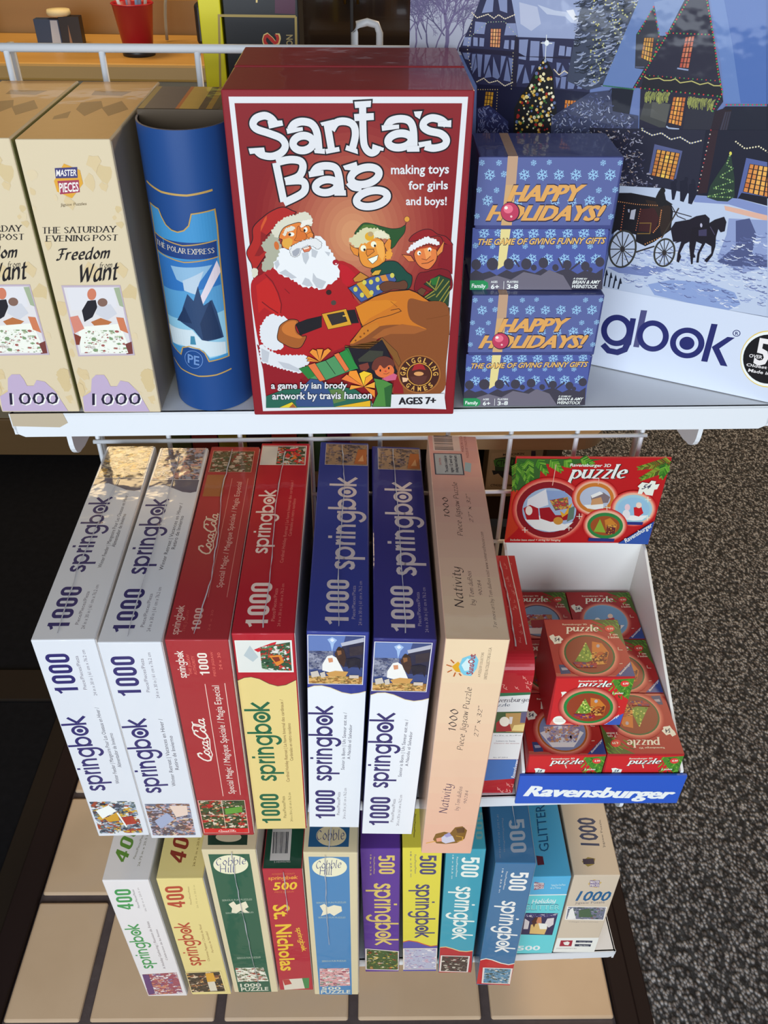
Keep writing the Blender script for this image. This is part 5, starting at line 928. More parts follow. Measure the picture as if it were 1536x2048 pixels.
r|272|0.461|25.39,26.31 26.47,26.07 25.64,27.4
e|272|25.38,26.33 25.95,26.2 25.51,26.89
p|272|26.81,24.29 27.28,24.24 27.3,27.58 26.81,27.62;27.31,26.22 28.25,25.12 28.81,25.07 27.9,26.23 28.89,27.61 28.35,27.64
r|272|0.061|28.83,24.68 29.08,24.62 28.9,24.92
t|272|b|28.76,24.82 29,24.79 28.71,24.57|R
e|274|31.67,26.33 33.67,25.86 32.34,28.69
e|275|31.67,26.33 33.62,25.87 32.31,28.6
e|276|31.67,26.33 33.47,25.91 32.25,28.37
t|277|b|30.69,26.9 31.73,26.87 30.46,24.69|5
t|278|b|30.23,26.44 31.21,26.38 30.22,26.15|OVER
t|278|b|30.22,27.23 33.57,27.05 30.23,26.97|Oldest Puzzles
t|278|b|30.49,27.68 34.09,27.54 30.5,27.4|Made in America'''
ART['HEADER'] = r'''p|279|0,.02 16.89,-0 16.77,12.11 -.06,11.92
p|280|-.06,11.92 .17,3.67 1.11,.89 2.85,6.87 1.15,10.22
p|281|.1,.14 9.45,.17 5.38,1.17 2.83,.73 2.94,3.5 1.3,4.61 .24,4.3
s|282|0.12|0|.54,.67 .28,1.44
s|282|0.13|0|.44,.44 1.18,.7;1.14,2.05 1.69,2.35;1.24,2.28 1.76,2.59;1.75,3.46 1.71,3.96
s|282|0.14|0|1.85,3.69 2.21,3.97
s|283|0.12|0|.54,.67 1.26,.94;.94,1.59 1.54,1.89
s|283|0.13|0|.44,.44 .15,1.23;1.44,2.75 1.36,3.33
s|284|0.12|0|.64,.9 1.33,1.18;.74,1.13 .52,1.86;.84,1.36 .65,2.07
s|284|0.13|0|1.14,2.05 1.01,2.7;1.34,2.52 1.84,2.82;1.65,3.22 1.59,3.75
s|285|0.12|0|.64,.9 .4,1.65;.94,1.59 .77,2.28
s|285|0.13|0|1.04,1.82 .89,2.49;1.44,2.75 1.91,3.05;1.55,2.99 1.48,3.54
s|285|0.14|0|1.85,3.69 1.82,4.17
s|286|0.12|0|.74,1.13 1.4,1.42;.84,1.36 1.47,1.65
s|286|0.13|0|1.04,1.82 1.62,2.12;1.24,2.28 1.13,2.92;1.34,2.52 1.24,3.12;1.55,2.99 1.99,3.28;1.65,3.22 2.06,3.51;1.75,3.46 2.14,3.74;1.96,3.93 2.29,4.2;1.96,3.93 1.94,4.38
s|282|0.13|0|1.51,1.14 1.2,1.77;1.97,2.88 2.34,3.26;1.97,2.88 1.83,3.37;2.03,3.1 1.9,3.57
s|283|0.12|0|1.46,.93 2.08,1.36;1.46,.93 1.12,1.57;1.74,2.01 2.22,2.42
s|283|0.13|0|1.68,1.79 2.19,2.21;1.85,2.44 2.28,2.84;1.91,2.66 2.31,3.05;1.91,2.66 1.75,3.17;2.08,3.32 2.4,3.67;2.14,3.54 2.43,3.88;2.14,3.54 2.05,3.96
s|284|0.12|0|1.29,.29 2,.72;1.29,.29 .88,.96
s|284|0.13|0|1.68,1.79 1.44,2.38;1.85,2.44 1.68,2.98;2.03,3.1 2.37,3.47;2.08,3.32 1.98,3.77
s|285|0.12|0|1.74,2.01 1.52,2.58
s|285|0.13|0|1.63,1.57 1.36,2.18
s|286|0.12|0|1.35,.5 2.02,.93;1.35,.5 .96,1.17;1.57,1.36 2.13,1.79;1.57,1.36 1.28,1.98
s|286|0.13|0|1.4,.71 2.05,1.15;1.4,.71 1.04,1.37;1.51,1.14 2.1,1.58;1.63,1.57 2.16,2;1.8,2.22 2.25,2.63;1.8,2.22 1.6,2.78
s|282|0.13|0|.23,2.1 -.18,2.56;.24,2.56 -.13,3.01;.24,3.26 .53,3.76;.24,3.96 .47,4.4;.24,4.19 .45,4.61
s|283|0.13|0|.23,.74 .82,1.39;.23,.97 .79,1.61;.23,1.65 .71,2.26;.23,1.88 .68,2.48;.24,2.33 -.15,2.79;.24,3.72 -0,4.11;.24,3.96 .02,4.33;.24,4.19 .04,4.55
s|284|0.13|0|.23,1.42 -.27,1.89;.23,1.65 -.24,2.12;.23,2.1 .66,2.69;.24,2.79 .58,3.33;.24,3.02 .56,3.55;.24,3.49 .51,3.97
s|285|0.13|0|.23,.74 -.36,1.22;.23,1.19 .77,1.83;.23,1.19 -.3,1.67;.23,1.88 -.21,2.34;.24,2.33 .63,2.91;.24,2.56 .61,3.12;.24,2.79 -.1,3.23;.24,3.72 .49,4.18
s|286|0.13|0|.23,.97 -.33,1.44;.23,1.42 .74,2.05;.24,3.02 -.07,3.45;.24,3.26 -.05,3.67;.24,3.49 -.03,3.89
s|282|0.12|0|2.99,1.17 3.53,1.34
s|282|0.13|0|2.48,.39 3.2,.49;2.77,.83 3.39,.99;2.77,.83 2.73,1.57;3.43,1.84 3.48,2.32;3.5,1.95 3.86,2.14
s|283|0.12|0|2.92,1.06 3.49,1.23;2.92,1.06 2.9,1.74
s|283|0.13|0|2.48,.39 2.37,1.23;2.55,.5 3.25,.62;2.7,.72 2.64,1.49;2.84,.94 3.44,1.11;3.06,1.28 3.58,1.46;3.06,1.28 3.08,1.91;3.14,1.39 3.63,1.58;3.28,1.62 3.72,1.8
s|284|0.12|0|2.99,1.17 2.99,1.82
s|284|0.13|0|2.41,.28 2.27,1.14;2.55,.5 2.46,1.31;2.62,.61 2.55,1.4;3.21,1.5 3.67,1.69;3.36,1.73 3.41,2.24;3.43,1.84 3.81,2.03
s|285|0.13|0|2.41,.28 3.16,.37;2.62,.61 3.3,.74;3.28,1.62 3.32,2.15;3.5,1.95 3.56,2.4
s|286|0.13|0|2.7,.72 3.35,.87;2.84,.94 2.82,1.66;3.14,1.39 3.16,1.99;3.21,1.5 3.24,2.07;3.36,1.73 3.77,1.92
s|282|0.12|0|4.34,.89 4.91,.92;4.84,1.42 4.98,1.92
s|282|0.13|0|3.85,.36 4.55,.29;4.92,1.5 5.06,1.97
s|283|0.12|0|3.93,.45 4.62,.4;4.76,1.33 5.2,1.41
s|283|0.13|0|3.85,.36 3.89,1.23;4.18,.71 4.27,1.46;4.59,1.15 5.09,1.22
s|284|0.13|0|3.77,.27 4.49,.18;4.1,.62 4.74,.61;4.1,.62 4.18,1.41;4.43,.97 4.54,1.64;4.67,1.24 5.15,1.32
s|285|0.12|0|3.93,.45 3.99,1.29;4.01,.54 4.68,.5;4.84,1.42 5.26,1.51
s|285|0.13|0|4.18,.71 4.8,.71;4.43,.97 4.97,1.02;4.51,1.06 4.63,1.69;4.67,1.24 4.81,1.8;5.01,1.59 5.38,1.69;5.01,1.59 5.14,2.03
s|286|0.12|0|4.01,.54 4.08,1.35;4.26,.8 4.85,.82;4.26,.8 4.36,1.52;4.34,.89 4.45,1.58;4.76,1.33 4.89,1.86
s|286|0.13|0|3.77,.27 3.79,1.17;4.51,1.06 5.03,1.12;4.59,1.15 4.72,1.75;4.92,1.5 5.32,1.6
s|282|0.12|0|5.68,.65 6.2,.64;5.68,.65 5.86,1.26
s|282|0.13|0|5.44,.43 5.6,1.22;5.63,.6 5.81,1.26;5.78,.73 5.96,1.28;5.87,.82 6.05,1.3
s|283|0.12|0|5.25,.27 5.95,.08;5.3,.31 5.98,.15;5.3,.31 5.42,1.18;5.54,.52 6.12,.47;5.73,.69 6.22,.7;5.92,.86 6.31,.91
s|283|0.13|0|5.63,.6 6.17,.58;5.78,.73 6.24,.75;5.83,.77 6,1.29;5.87,.82 6.29,.86;5.97,.9 6.34,.95;5.97,.9 6.14,1.32
s|284|0.12|0|5.73,.69 5.91,1.27
s|284|0.13|0|5.4,.39 5.54,1.21;5.59,.56 6.15,.53;5.83,.77 6.27,.8
s|285|0.12|0|5.25,.27 5.36,1.17;5.49,.48 5.65,1.23;5.92,.86 6.1,1.31
s|285|0.13|0|5.35,.35 6.01,.22;5.35,.35 5.48,1.19;5.44,.43 6.07,.34;5.59,.56 5.76,1.25
s|286|0.12|0|5.49,.48 6.09,.41;5.54,.52 5.7,1.24
s|286|0.13|0|5.4,.39 6.04,.28
s|282|0.12|0|14.54,1.1 14.32,1.52
s|282|0.13|0|16.65,.56 16.47,1.33;16.44,.61 15.78,.1;15.81,.77 15.2,.35;14.33,1.15 14.11,1.55
s|283|0.12|0|16.86,.51 16.69,1.32;16.23,.67 16.03,1.37;16.23,.67 15.58,.18;15.6,.83 15.38,1.42;15.6,.83 15.01,.44;13.91,1.26 13.51,1.07
s|283|0.13|0|16.02,.72 15.81,1.39;15.81,.77 15.6,1.4;15.38,.88 15.17,1.44;15.38,.88 14.82,.52;15.17,.93 14.64,.6;14.75,1.04 14.53,1.5;14.75,1.04 14.26,.76;14.12,1.2 13.7,1
s|284|0.13|0|16.65,.56 15.97,.01;13.69,1.31 13.49,1.62
s|285|0.12|0|14.96,.99 14.45,.68;13.91,1.26 13.7,1.59
s|285|0.13|0|16.44,.61 16.25,1.35;16.02,.72 15.39,.27;15.17,.93 14.95,1.46;13.69,1.31 13.32,1.15
s|286|0.12|0|16.86,.51 16.16,-.08;14.96,.99 14.74,1.48;14.54,1.1 14.07,.84
s|286|0.13|0|14.33,1.15 13.88,.92;14.12,1.2 13.9,1.57
s|282|0.12|0|16.66,1.08 16.67,1.94;16.66,1.08 15.92,.71;16.32,1.31 16.29,2.1;16.32,1.31 15.63,1
s|282|0.13|0|16.83,.96 16.07,.56;15.8,1.65 15.73,2.34;15.62,1.77 15.55,2.42;14.4,2.58 13.99,2.51
s|283|0.13|0|16.49,1.19 15.78,.85;16.14,1.42 16.11,2.18;14.75,2.35 14.29,2.25
s|284|0.13|0|16.14,1.42 15.48,1.14;15.27,2 15.18,2.58;14.92,2.23 14.82,2.75;14.75,2.35 14.64,2.83;14.22,2.7 14.11,3.09
s|285|0.13|0|16.49,1.19 16.48,2.02;15.8,1.65 15.18,1.42;15.27,2 14.74,1.84;14.57,2.47 14.14,2.38;14.22,2.7 13.85,2.64
s|286|0.13|0|16.83,.96 16.86,1.86;15.97,1.54 15.92,2.26;15.97,1.54 15.33,1.28;15.62,1.77 15.03,1.56;15.45,1.88 15.36,2.5;15.45,1.88 14.88,1.7;15.1,2.12 15,2.67;15.1,2.12 14.59,1.98;14.92,2.23 14.44,2.11;14.57,2.47 14.46,2.92;14.4,2.58 14.28,3
s|282|0.13|0|16.42,.92 15.81,1.24;16.41,1.03 15.84,1.35;16.38,1.57 15.95,1.9;16.37,1.79 16.69,2.38;16.37,1.79 15.99,2.12;16.35,2.01 16.03,2.33;16.35,2.12 16.6,2.64;16.34,2.23 16.57,2.72
s|283|0.13|0|16.43,.81 15.79,1.12;16.4,1.24 16.86,1.95;16.39,1.35 16.82,2.03;16.39,1.46 16.79,2.12;16.37,1.68 16.72,2.3;16.36,1.9 16.66,2.47;16.35,2.01 16.63,2.55;16.35,2.12 16.05,2.43;16.34,2.23 16.07,2.53;16.33,2.34 16.54,2.8
s|284|0.13|0|16.41,1.03 16.93,1.76;16.4,1.24 15.88,1.58;16.38,1.57 16.75,2.21;16.37,1.68 15.97,2.01;16.36,1.9 16.01,2.22
s|285|0.13|0|16.43,.81 17,1.58;16.42,.92 16.97,1.67;16.39,1.35 15.91,1.69;16.39,1.46 15.93,1.8;16.33,2.45 16.51,2.88;16.33,2.45 16.1,2.73
s|286|0.12|0|16.41,1.14 16.89,1.86;16.41,1.14 15.86,1.46
s|286|0.13|0|16.33,2.34 16.08,2.63
s|282|0.12|0|6.97,.14 7.55,-.3;6.97,.14 7.3,1.01;7.25,.27 7.79,-.08;7.52,.4 8.03,.14;7.8,.53 8.13,1.09
s|282|0.13|0|7.34,.31 7.87,-0;7.89,.57 8.34,.4;7.89,.57 8.21,1.1;8.08,.66 8.49,.53
s|283|0.12|0|7.8,.53 8.26,.34;7.99,.62 8.3,1.11
s|283|0.13|0|7.06,.18 7.63,-.22;7.62,.44 8.11,.21;8.36,.79 8.7,.71
s|284|0.12|0|7.52,.4 7.86,1.06
s|284|0.13|0|7.62,.44 7.95,1.07;7.71,.48 8.04,1.08
s|285|0.12|0|7.25,.27 7.59,1.03;8.27,.75 8.54,1.14
s|285|0.13|0|7.06,.18 7.4,1.02;7.34,.31 7.68,1.04;7.71,.48 8.19,.27;8.08,.66 8.38,1.12;8.17,.7 8.56,.59;8.17,.7 8.46,1.13;8.36,.79 8.63,1.15
s|286|0.12|0|7.99,.62 8.41,.47;8.27,.75 8.63,.65
s|286|0.13|0|7.15,.22 7.71,-.15;7.15,.22 7.5,1.02;7.43,.35 7.95,.07;7.43,.35 7.77,1.05
t|287|b|5.97,1.09 10.43,1.15 6.01,0.68|Ravensburger 3D
t|288|V|6.03,2.8 12.57,2.67 6,0.93|puzzle
t|289|V|5.94,2.71 12.45,2.61 5.91,0.84|puzzle
g|290,291|7|0.86|4.55,7.19 8.78,7.17 5.18,11.83
e|292|4.55,7.19 8.26,7.17 5.1,11.24
e|293|4.55,7.19 7.61,7.18 4.98,10.38
p|159|1.94,8.53 3.36,7.86 6.55,9.18 7.55,8.84 6.68,10.03 4.97,10.31 3.22,9.87
p|294|1.92,5.57 3.78,4.13 4.34,6.37 3.24,6.87 1.91,6.54
p|295|3.81,4.36 5.86,4.43 6.79,5.55 4.25,5.72
p|296|3.37,6.87 4.51,6.7 5.32,7.85 6.36,7.84 6.99,6.85 6.98,8.51 4.93,8.85 3.69,8.35
p|297|1.56,6.87 2.27,6.38 3.24,6.87 3.58,8.52 2.14,8.53
e|298|2.24,7.2 2.63,7.2 2.32,7.86
p|299|5.74,7.18 6.33,7.68 6.68,6.52 7,6.03 6.83,7.51 6.15,8.18
m|300,301,302,303|40|3|0.35|4.38,5.72 6.36,5.23 6.73,6.85 5.22,7.19
e|304|5.76,8.68 6.31,8.68 5.84,9.25
p|305|6.73,6.85 7.33,6.52 7.48,8.34 6.77,8.84
g|290,291|7|0.86|9.44,5.38 12.06,5.37 9.89,8.06
e|306|9.44,5.38 11.54,5.37 9.79,7.5
e|307|9.44,5.38 11.16,5.37 9.71,7
p|308|8.9,5.06 10.22,4.57 11.1,5.21 10.99,6.02 9.21,6.19
p|309|8.34,6.35 10.5,6.18 10.62,6.84 9.71,6.97 8.8,6.84
p|310|9.1,5.54 10.08,5.21 10.5,6.18 9.11,6.35
p|311|8.88,4.98 9.81,4.42 10.25,4.73 9.08,5.38
g|290,291|7|0.86|14.07,6.9 16.69,6.89 14.58,9.51
e|312|14.07,6.9 16.17,6.89 14.47,8.93
e|313|14.07,6.9 15.89,6.9 14.4,8.56
p|314|12.75,7.82 15.88,7.8 15.36,8.48 14.4,8.58 13.38,8.4
p|315|14.02,6.66 14.83,6.49 15.29,7.48 14.87,7.98 14.31,7.81
e|316|14.54,6.33 14.87,6.33 14.62,6.75
e|317|13.31,6.66 13.62,6.66 13.4,7.15
e|318|13.37,7.65 13.81,7.65 13.5,8.31
p|319|13.25,8.74 15.56,8.78 15.52,9.23 13.2,9.16
g|290,291|7|0.86|11.25,9.33 13.83,9.32 11.69,11.85
e|320|11.25,9.33 13.31,9.33 11.59,11.25
e|321|11.25,9.33 12.94,9.33 11.5,10.77
p|322|10.48,8.33 11.5,10.36 10.08,10.19
p|323|11.04,8.49 11.63,8.16 12.6,9.16 12.59,10.52 11.66,10.53
m|324,15,325|26|4|0.3|11.42,9.16 12.47,9.16 12.59,10.52 11.53,10.53
p|319|9.7,11.14 12.72,11.25 12.68,11.74 9.65,11.66
s|326|0.08|0|1.78,10.05 2.47,10.05;2.07,9.64 2.17,10.46;6.82,9.72 7.5,9.72
s|326|0.07|0|7.1,9.32 7.22,10.13
s|326|0.08|0|7.74,8 8.42,8;8.02,7.6 8.14,8.4
s|326|0.07|0|15.07,5.51 15.74,5.51
s|326|0.08|0|15.32,5.13 15.48,5.9;15.54,8.14 16.22,8.14;15.8,7.74 15.97,8.54
s|326|0.07|0|10.64,6.67 11.31,6.67;10.91,6.28 11.05,7.06
s|327|0.08|0|4.41,.8 4.41,3.65;9.41,2.69 9.46,3.47
p|328|14.28,3.13 15.07,3.29 15.24,2.9 15.77,3 15.76,3.44 16.25,3.36 16.13,4.07 15.82,4.15 15.81,5 15.01,4.84 14.66,4.39 14.55,4.79 14.09,4.72 14.12,3.92 13.88,3.69
t|329|bi|14.37,4.08 15.34,3.99 14.44,3.45|54
p|330|16.78,8.64 16.77,12.11 13.2,12.02
t|287|b|14.12,11.91 16.74,9.4 13.8,11.3|Ravensburger
t|331|b|0.58,11.69 6.45,11.71 0.59,11.4|Includes base stand + string for hanging'''
ART['SIGN'] = r'''t|332|xi|0.69,3.39 16.6,4 0.8,1.6|Ravensburger'''
ART['CUBE_T'] = r'''p|333|-.21,7.65 7.73,7.69 7.92,-.01 .04,-.15
p|334|4.98,7.69 7.73,7.69 7.87,3.68 7.36,5.12 6.51,6.78
s|282|0.10|0|7.22,7.64 7.61,7.18;6.48,7 6.84,6.39;4.94,7.17 5.39,6.93
s|283|0.09|0|4.76,6.35 5.16,5.94
s|283|0.10|0|5.65,7.44 6.08,7.12;6.32,7.19 6.7,6.65;6.01,6.61 6.38,6.02;6.73,7.05 7.11,6.56;6.32,6.96 6.71,6.53
s|284|0.10|0|5.61,6.99 6,6.49;7.51,7.32 7.88,6.75;5.49,7 5.93,6.7;4.82,6.89 5.19,6.27;5.97,6.9 6.42,6.7;5.36,6.52 5.74,6.02;4.83,6.65 5.19,5.99;6.87,7.59 7.3,7.31
s|285|0.10|0|5.39,6.3 5.82,6.01;6.45,7.64 6.84,7.16;6.56,6.34 6.92,5.75
s|286|0.09|0|7.41,7.63 7.83,7.31;7.12,7 7.47,6.38
s|286|0.10|0|7.5,7.13 7.89,6.66;6.16,7.22 6.57,6.81;6.44,6.34 6.79,5.68;6.76,7.05 7.15,6.57
p|335|-.03,.44 1.85,.29 5.64,.14 7.92,-.01 .04,-.15
t|336|V|2.01,6.02 5.55,6.03 1.97,6.97|puzzle
t|337|b|1.86,6.89 4.45,6.91 1.83,7.11|Ravensburger 3D
e|338|6.68,6.41 7.19,6.41 6.57,5.94
t|339|b|6.37,6.24 7.03,6.24 6.4,6.54|4.99
t|340|b|6.46,5.42 7.32,5.45 6.44,5.71|7 cm
t|340|b|6.23,5.06 7.36,5.09 6.23,5.35|3 inches
p|328|.2,5.36 .66,5.61 .79,5.28 1.24,5.44 1.57,4.88 1.28,4.63 1.42,4.39 .8,4.31 .55,4.23 .44,4.63 .25,4.96
t|329|bi|0.62,4.63 1.23,4.66 0.6,5.12|54
p|341|7.89,2.03 7.92,-.01 5.84,-0
t|342|b|6.34,0.14 7.74,1.65 6.27,0.37|Ravensburger
p|343|.5,1.5 1.38,1.5 1.5,.37 .52,.29
p|251|.67,1.12 1.31,1.12 1.31,.82 .72,.77
s|344|0.06|0|6.51,3.49 7.34,3.44;6.97,3.84 6.84,3.04;5.9,1.57 6.92,1.65;6.44,2.03 6.35,1.19'''
ART['CUBE_F'] = r'''p|345|.11,.28 7.96,.18 7.67,7.64 .35,7.67
p|346|5.58,.5 7.95,.25 7.8,3.55 6.61,2.28 5.98,1.38
s|282|0.12|0|6.54,.75 6.38,1.31;7.15,2.07 7.21,2.87;6.3,.6 6.81,.96;6.07,2.27 5.72,2.83
s|282|0.13|0|6.66,2.84 6.85,3.26
s|283|0.12|0|7.39,2.31 7.08,2.89;7.31,1.62 7.82,2.09;6.9,.99 6.98,1.33;6.53,1.45 7.01,2.05;6.24,.75 6.46,1.03;7.71,1.23 7.59,1.53
s|284|0.12|0|7.04,.55 6.72,.88;6.73,1.56 6.56,2.18;7.14,.77 7.34,1.56;6.87,1.25 7.15,1.64;5.86,1.37 5.56,2.09;6.86,2.03 7.35,2.4
s|284|0.13|0|6.99,2.93 7.06,3.46
s|285|0.12|0|6.25,1.3 6.07,1.95;6.98,.95 7.05,1.39;7.32,.4 6.97,.74;6.1,.63 6.46,.96;7.52,2.45 7.31,3.17;7.39,2.47 7.92,2.94;6.51,1.14 6.44,1.45;7.37,.56 7.03,.96;6.91,1.84 7,2.18
s|285|0.13|0|6.13,2.64 5.88,3.05
s|286|0.12|0|6.01,2.18 6.19,2.82;7.11,1.26 7.06,2.03;6.12,2.98 6.43,3.47;5.78,.41 5.59,.93;5.82,1.53 5.57,2.16;6.53,2.12 6.21,2.78;7.35,.78 7.88,1.39;7.41,2.03 7.5,2.34
s|286|0.13|0|7.64,2.67 7.24,2.99
p|347|.53,6.74 1.94,7.32 5.63,7.52 5.41,7.65 .35,7.67
t|348|V|2.32,1.63 5.76,1.59 2.3,0.78|puzzle
t|289|V|2.27,1.56 5.68,1.52 2.25,0.67|puzzle
t|349|b|2.32,0.78 4.68,0.74 2.32,0.53|Ravensburger 3D
e|350|6.97,1.06 7.41,1.06 7.06,1.52
t|351|b|6.74,1.2 7.32,1.2 6.73,0.88|4.99
t|352|b|5.95,2.67 7.09,2.6 5.95,2.38|3 inches
p|328|.81,2.36 1.21,2.27 1.59,2.45 1.95,2.54 1.92,3.09 1.47,3.27 .98,3.18 .99,2.81
t|329|bi|1.14,3 1.66,2.92 1.14,2.6|54
e|353|1.29,6.83 1.97,6.84 1.39,7.53
s|354|0.05|0|.81,6.6 1.72,6.6;.84,6.79 1.75,6.8;.86,6.99 1.77,6.99
p|355|7.73,5.7 7.67,7.64 5.63,7.52
t|356|b|6.12,7.52 7.38,6.08 5.97,7.23|Ravensburger
s|357|0.10|0|6.45,4.62 7.12,4.66
s|357|0.09|0|6.71,4.2 6.88,5.13
s|149|0.12|0|3.86,1.65 4.08,2.27'''
ART['GT_green'] = r'''g|358,359|6|0.86|3.85,2.86 6.71,1.85 2.69,-.12
e|360|3.85,2.86 6.22,2.02 2.89,.4
e|361|3.85,2.86 6.05,2.08 2.95,.56
p|306|4.45,4.58 5.39,4.33 5.86,3.1 5.3,1.66 3.8,1.42
p|362|3.8,4.45 4.19,2.13 3.39,1.78 2.2,1.9
e|363|3.73,4.3 3.81,4.3 3.71,4.2
e|364|3.39,2.15 3.47,2.15 3.37,2.06
e|363|3.55,3.98 3.64,3.98 3.53,3.89
e|363|3.09,2.44 3.17,2.44 3.07,2.35
e|364|3.66,4.01 3.74,4.01 3.64,3.91
e|363|3.99,2.62 4.07,2.62 3.97,2.53
e|363|2.87,2.7 2.95,2.7 2.85,2.6
e|364|3.65,2.61 3.73,2.61 3.63,2.52
e|363|3.9,2.38 3.99,2.38 3.88,2.29
e|363|3.68,4.15 3.76,4.15 3.66,4.05
e|364|3.91,2.45 3.99,2.45 3.89,2.35
e|364|3.5,2.72 3.58,2.72 3.48,2.63
e|365|3.64,3.24 3.72,3.24 3.62,3.14
e|365|2.48,2 2.56,2 2.46,1.91
e|364|3.76,3.27 3.85,3.27 3.75,3.18
e|364|3.42,3.39 3.5,3.39 3.4,3.29
e|364|3.44,3.57 3.53,3.57 3.42,3.48
e|363|2.82,2.67 2.91,2.67 2.81,2.58
e|365|3.52,3 3.6,3 3.5,2.9
e|364|3.74,4.26 3.82,4.26 3.72,4.16
e|363|3.87,2.31 3.95,2.31 3.85,2.22
e|365|2.44,2.02 2.52,2.02 2.42,1.92
e|364|3.34,3.03 3.42,3.03 3.32,2.94
e|364|3.36,3.51 3.44,3.51 3.34,3.42
e|364|3.68,2.81 3.77,2.81 3.67,2.72
e|365|3.7,4.09 3.78,4.09 3.68,4
m|366,367,142,368|26|7|0.35|4.15,3.1 5.74,3.1 5.28,1.54 3.8,1.42
p|369|2.16,1.66 4.34,1.66 3.73,1.07 2.55,1.19
e|370|4.94,3.96 5.11,3.96 4.89,3.73
m|371,372,373|20|8|0.3|1.94,1.78 4.34,1.66 4.21,1.07 2.29,1.07'''
ART['GF_green'] = r'''g|358,359|6|0.86|3.93,4.7 7.02,4.7 4.46,7.97
e|374|3.93,4.7 6.46,4.7 4.35,7.26
e|375|3.93,4.7 6.15,4.7 4.29,6.94
p|306|3.9,3.17 4.82,3.39 5.67,4.48 5.68,5.81 4.37,6.03
p|362|3.37,3.28 4.48,5.36 3.87,5.69 2.73,5.58
e|364|3.5,4.76 3.59,4.76 3.52,4.87
e|363|3.07,5.44 3.15,5.44 3.09,5.56
e|364|3.43,4.07 3.51,4.07 3.45,4.19
e|363|3.16,4.33 3.25,4.33 3.18,4.44
e|364|3.61,4.85 3.69,4.85 3.63,4.96
e|365|2.87,5.51 2.95,5.51 2.89,5.63
e|363|3.42,3.66 3.51,3.66 3.44,3.77
e|364|3.25,3.84 3.33,3.84 3.27,3.95
e|363|3.74,4.64 3.82,4.64 3.76,4.76
e|363|3.3,4.16 3.38,4.16 3.31,4.27
e|364|3.35,3.99 3.43,3.99 3.36,4.1
e|364|3.4,4.51 3.49,4.51 3.42,4.62
e|365|4.08,5.16 4.17,5.16 4.1,5.27
e|365|3.63,5.25 3.71,5.25 3.65,5.36
e|364|3.65,4.14 3.74,4.14 3.67,4.26
e|364|3.18,4.45 3.26,4.45 3.2,4.56
e|365|3.33,4.25 3.42,4.25 3.35,4.36
e|363|3.63,5.41 3.71,5.41 3.65,5.52
e|365|3.6,4.41 3.68,4.41 3.62,4.52
e|363|3.87,5.14 3.96,5.14 3.89,5.25
e|365|3.39,3.61 3.47,3.61 3.41,3.72
e|363|3.26,3.79 3.34,3.79 3.27,3.9
e|365|3.36,4.87 3.45,4.87 3.38,4.98
e|363|3.5,4.22 3.59,4.22 3.52,4.33
e|363|4.14,4.9 4.22,4.9 4.16,5.01
e|365|3.7,5.17 3.79,5.17 3.72,5.28
m|366,367,142,368|26|7|0.35|4.11,4.48 5.56,4.48 5.7,5.92 4.37,6.03
p|369|2.76,5.8 4.78,5.81 4.43,6.37 3.28,6.25
e|370|4.54,3.71 4.71,3.71 4.58,3.97
m|371,372,373|20|8|0.3|2.52,5.69 4.78,5.81 4.88,6.37 3.08,6.37'''
ART['GT_orange'] = r'''g|358,359|6|0.86|3.85,2.86 6.71,1.85 2.69,-.12
e|376|3.85,2.86 6.22,2.02 2.89,.4
e|377|3.85,2.86 6.05,2.08 2.95,.56
p|21|1.49,2.61 3.21,3.34 4.71,3.47 6,2.61 4.64,.84 2.48,.84
m|378,379,380,310|70|9|0.5|1.99,3.34 5.97,3.59 5.01,1.42 2.12,1.42'''
ART['GT_blue'] = r'''g|358,359|6|0.86|3.85,2.86 6.71,1.85 2.69,-.12
e|381|3.85,2.86 6.22,2.02 2.89,.4
e|382|3.85,2.86 6.05,2.08 2.95,.56
p|383|1.52,2.13 5.89,2.13 4.62,.72 2.22,.72
p|384|3.9,3.1 4.93,3.34 4.99,1.9 4.53,1.42 3.73,1.66
e|385|4.54,3.59 4.85,3.59 4.46,3.21
e|386|2.87,2.86 3.21,2.86 2.78,2.39
e|386|2.6,1.66 3.02,1.66 2.48,1.08
p|387|4.68,2.13 5.41,2.13 5.2,1.19 4.69,1.07'''
ART['GT_violet'] = r'''g|358,359|6|0.86|3.85,2.86 6.71,1.85 2.69,-.12
e|388|3.85,2.86 6.22,2.02 2.89,.4
e|389|3.85,2.86 6.05,2.08 2.95,.56
m|371,390,379,391|60|10|0.5|2.57,3.83 5.53,3.83 5.3,1.66 2.16,1.66
p|392|2.87,2.86 5.13,3.1 5.11,1.9 2.89,1.66
p|393|1.68,1.66 5.54,1.66 4.38,.72 2.46,.72'''
ART['WHT_F'] = r'''t|394|d|2.55,6.6 2.66,1.6 0.6,6.65|1000
t|394|w|2.2,20.8 2.35,9.6 0.72,20.9|springbok
t|395||3.3,6.1 3.38,1.9 3,6.1|Piece/Pieces/Pieza
t|395||4,6.9 4.05,1.2 3.72,6.9|24 in x 30 in | 61 cm x 76.2 cm'''
ART['WHT_T'] = r'''t|394|d|2.65,1.1 2.7,6.2 0.9,1.1|1000
t|394|w|2.35,8.1 2.45,18.9 0.98,8.1|springbok
t|395||3.4,1.7 3.4,5.6 3.1,1.7|Piece/Pieces/Pieza
t|395||4,1.2 4,6.4 3.7,1.2|24 in x 30 in | 61 cm x 76.2 cm
p|396|.15,20.7 .8,21.1 1.6,21.15 2.6,20.6 3.6,20 4.4,19.85 4.95,20.05 4.95,22 .15,22'''
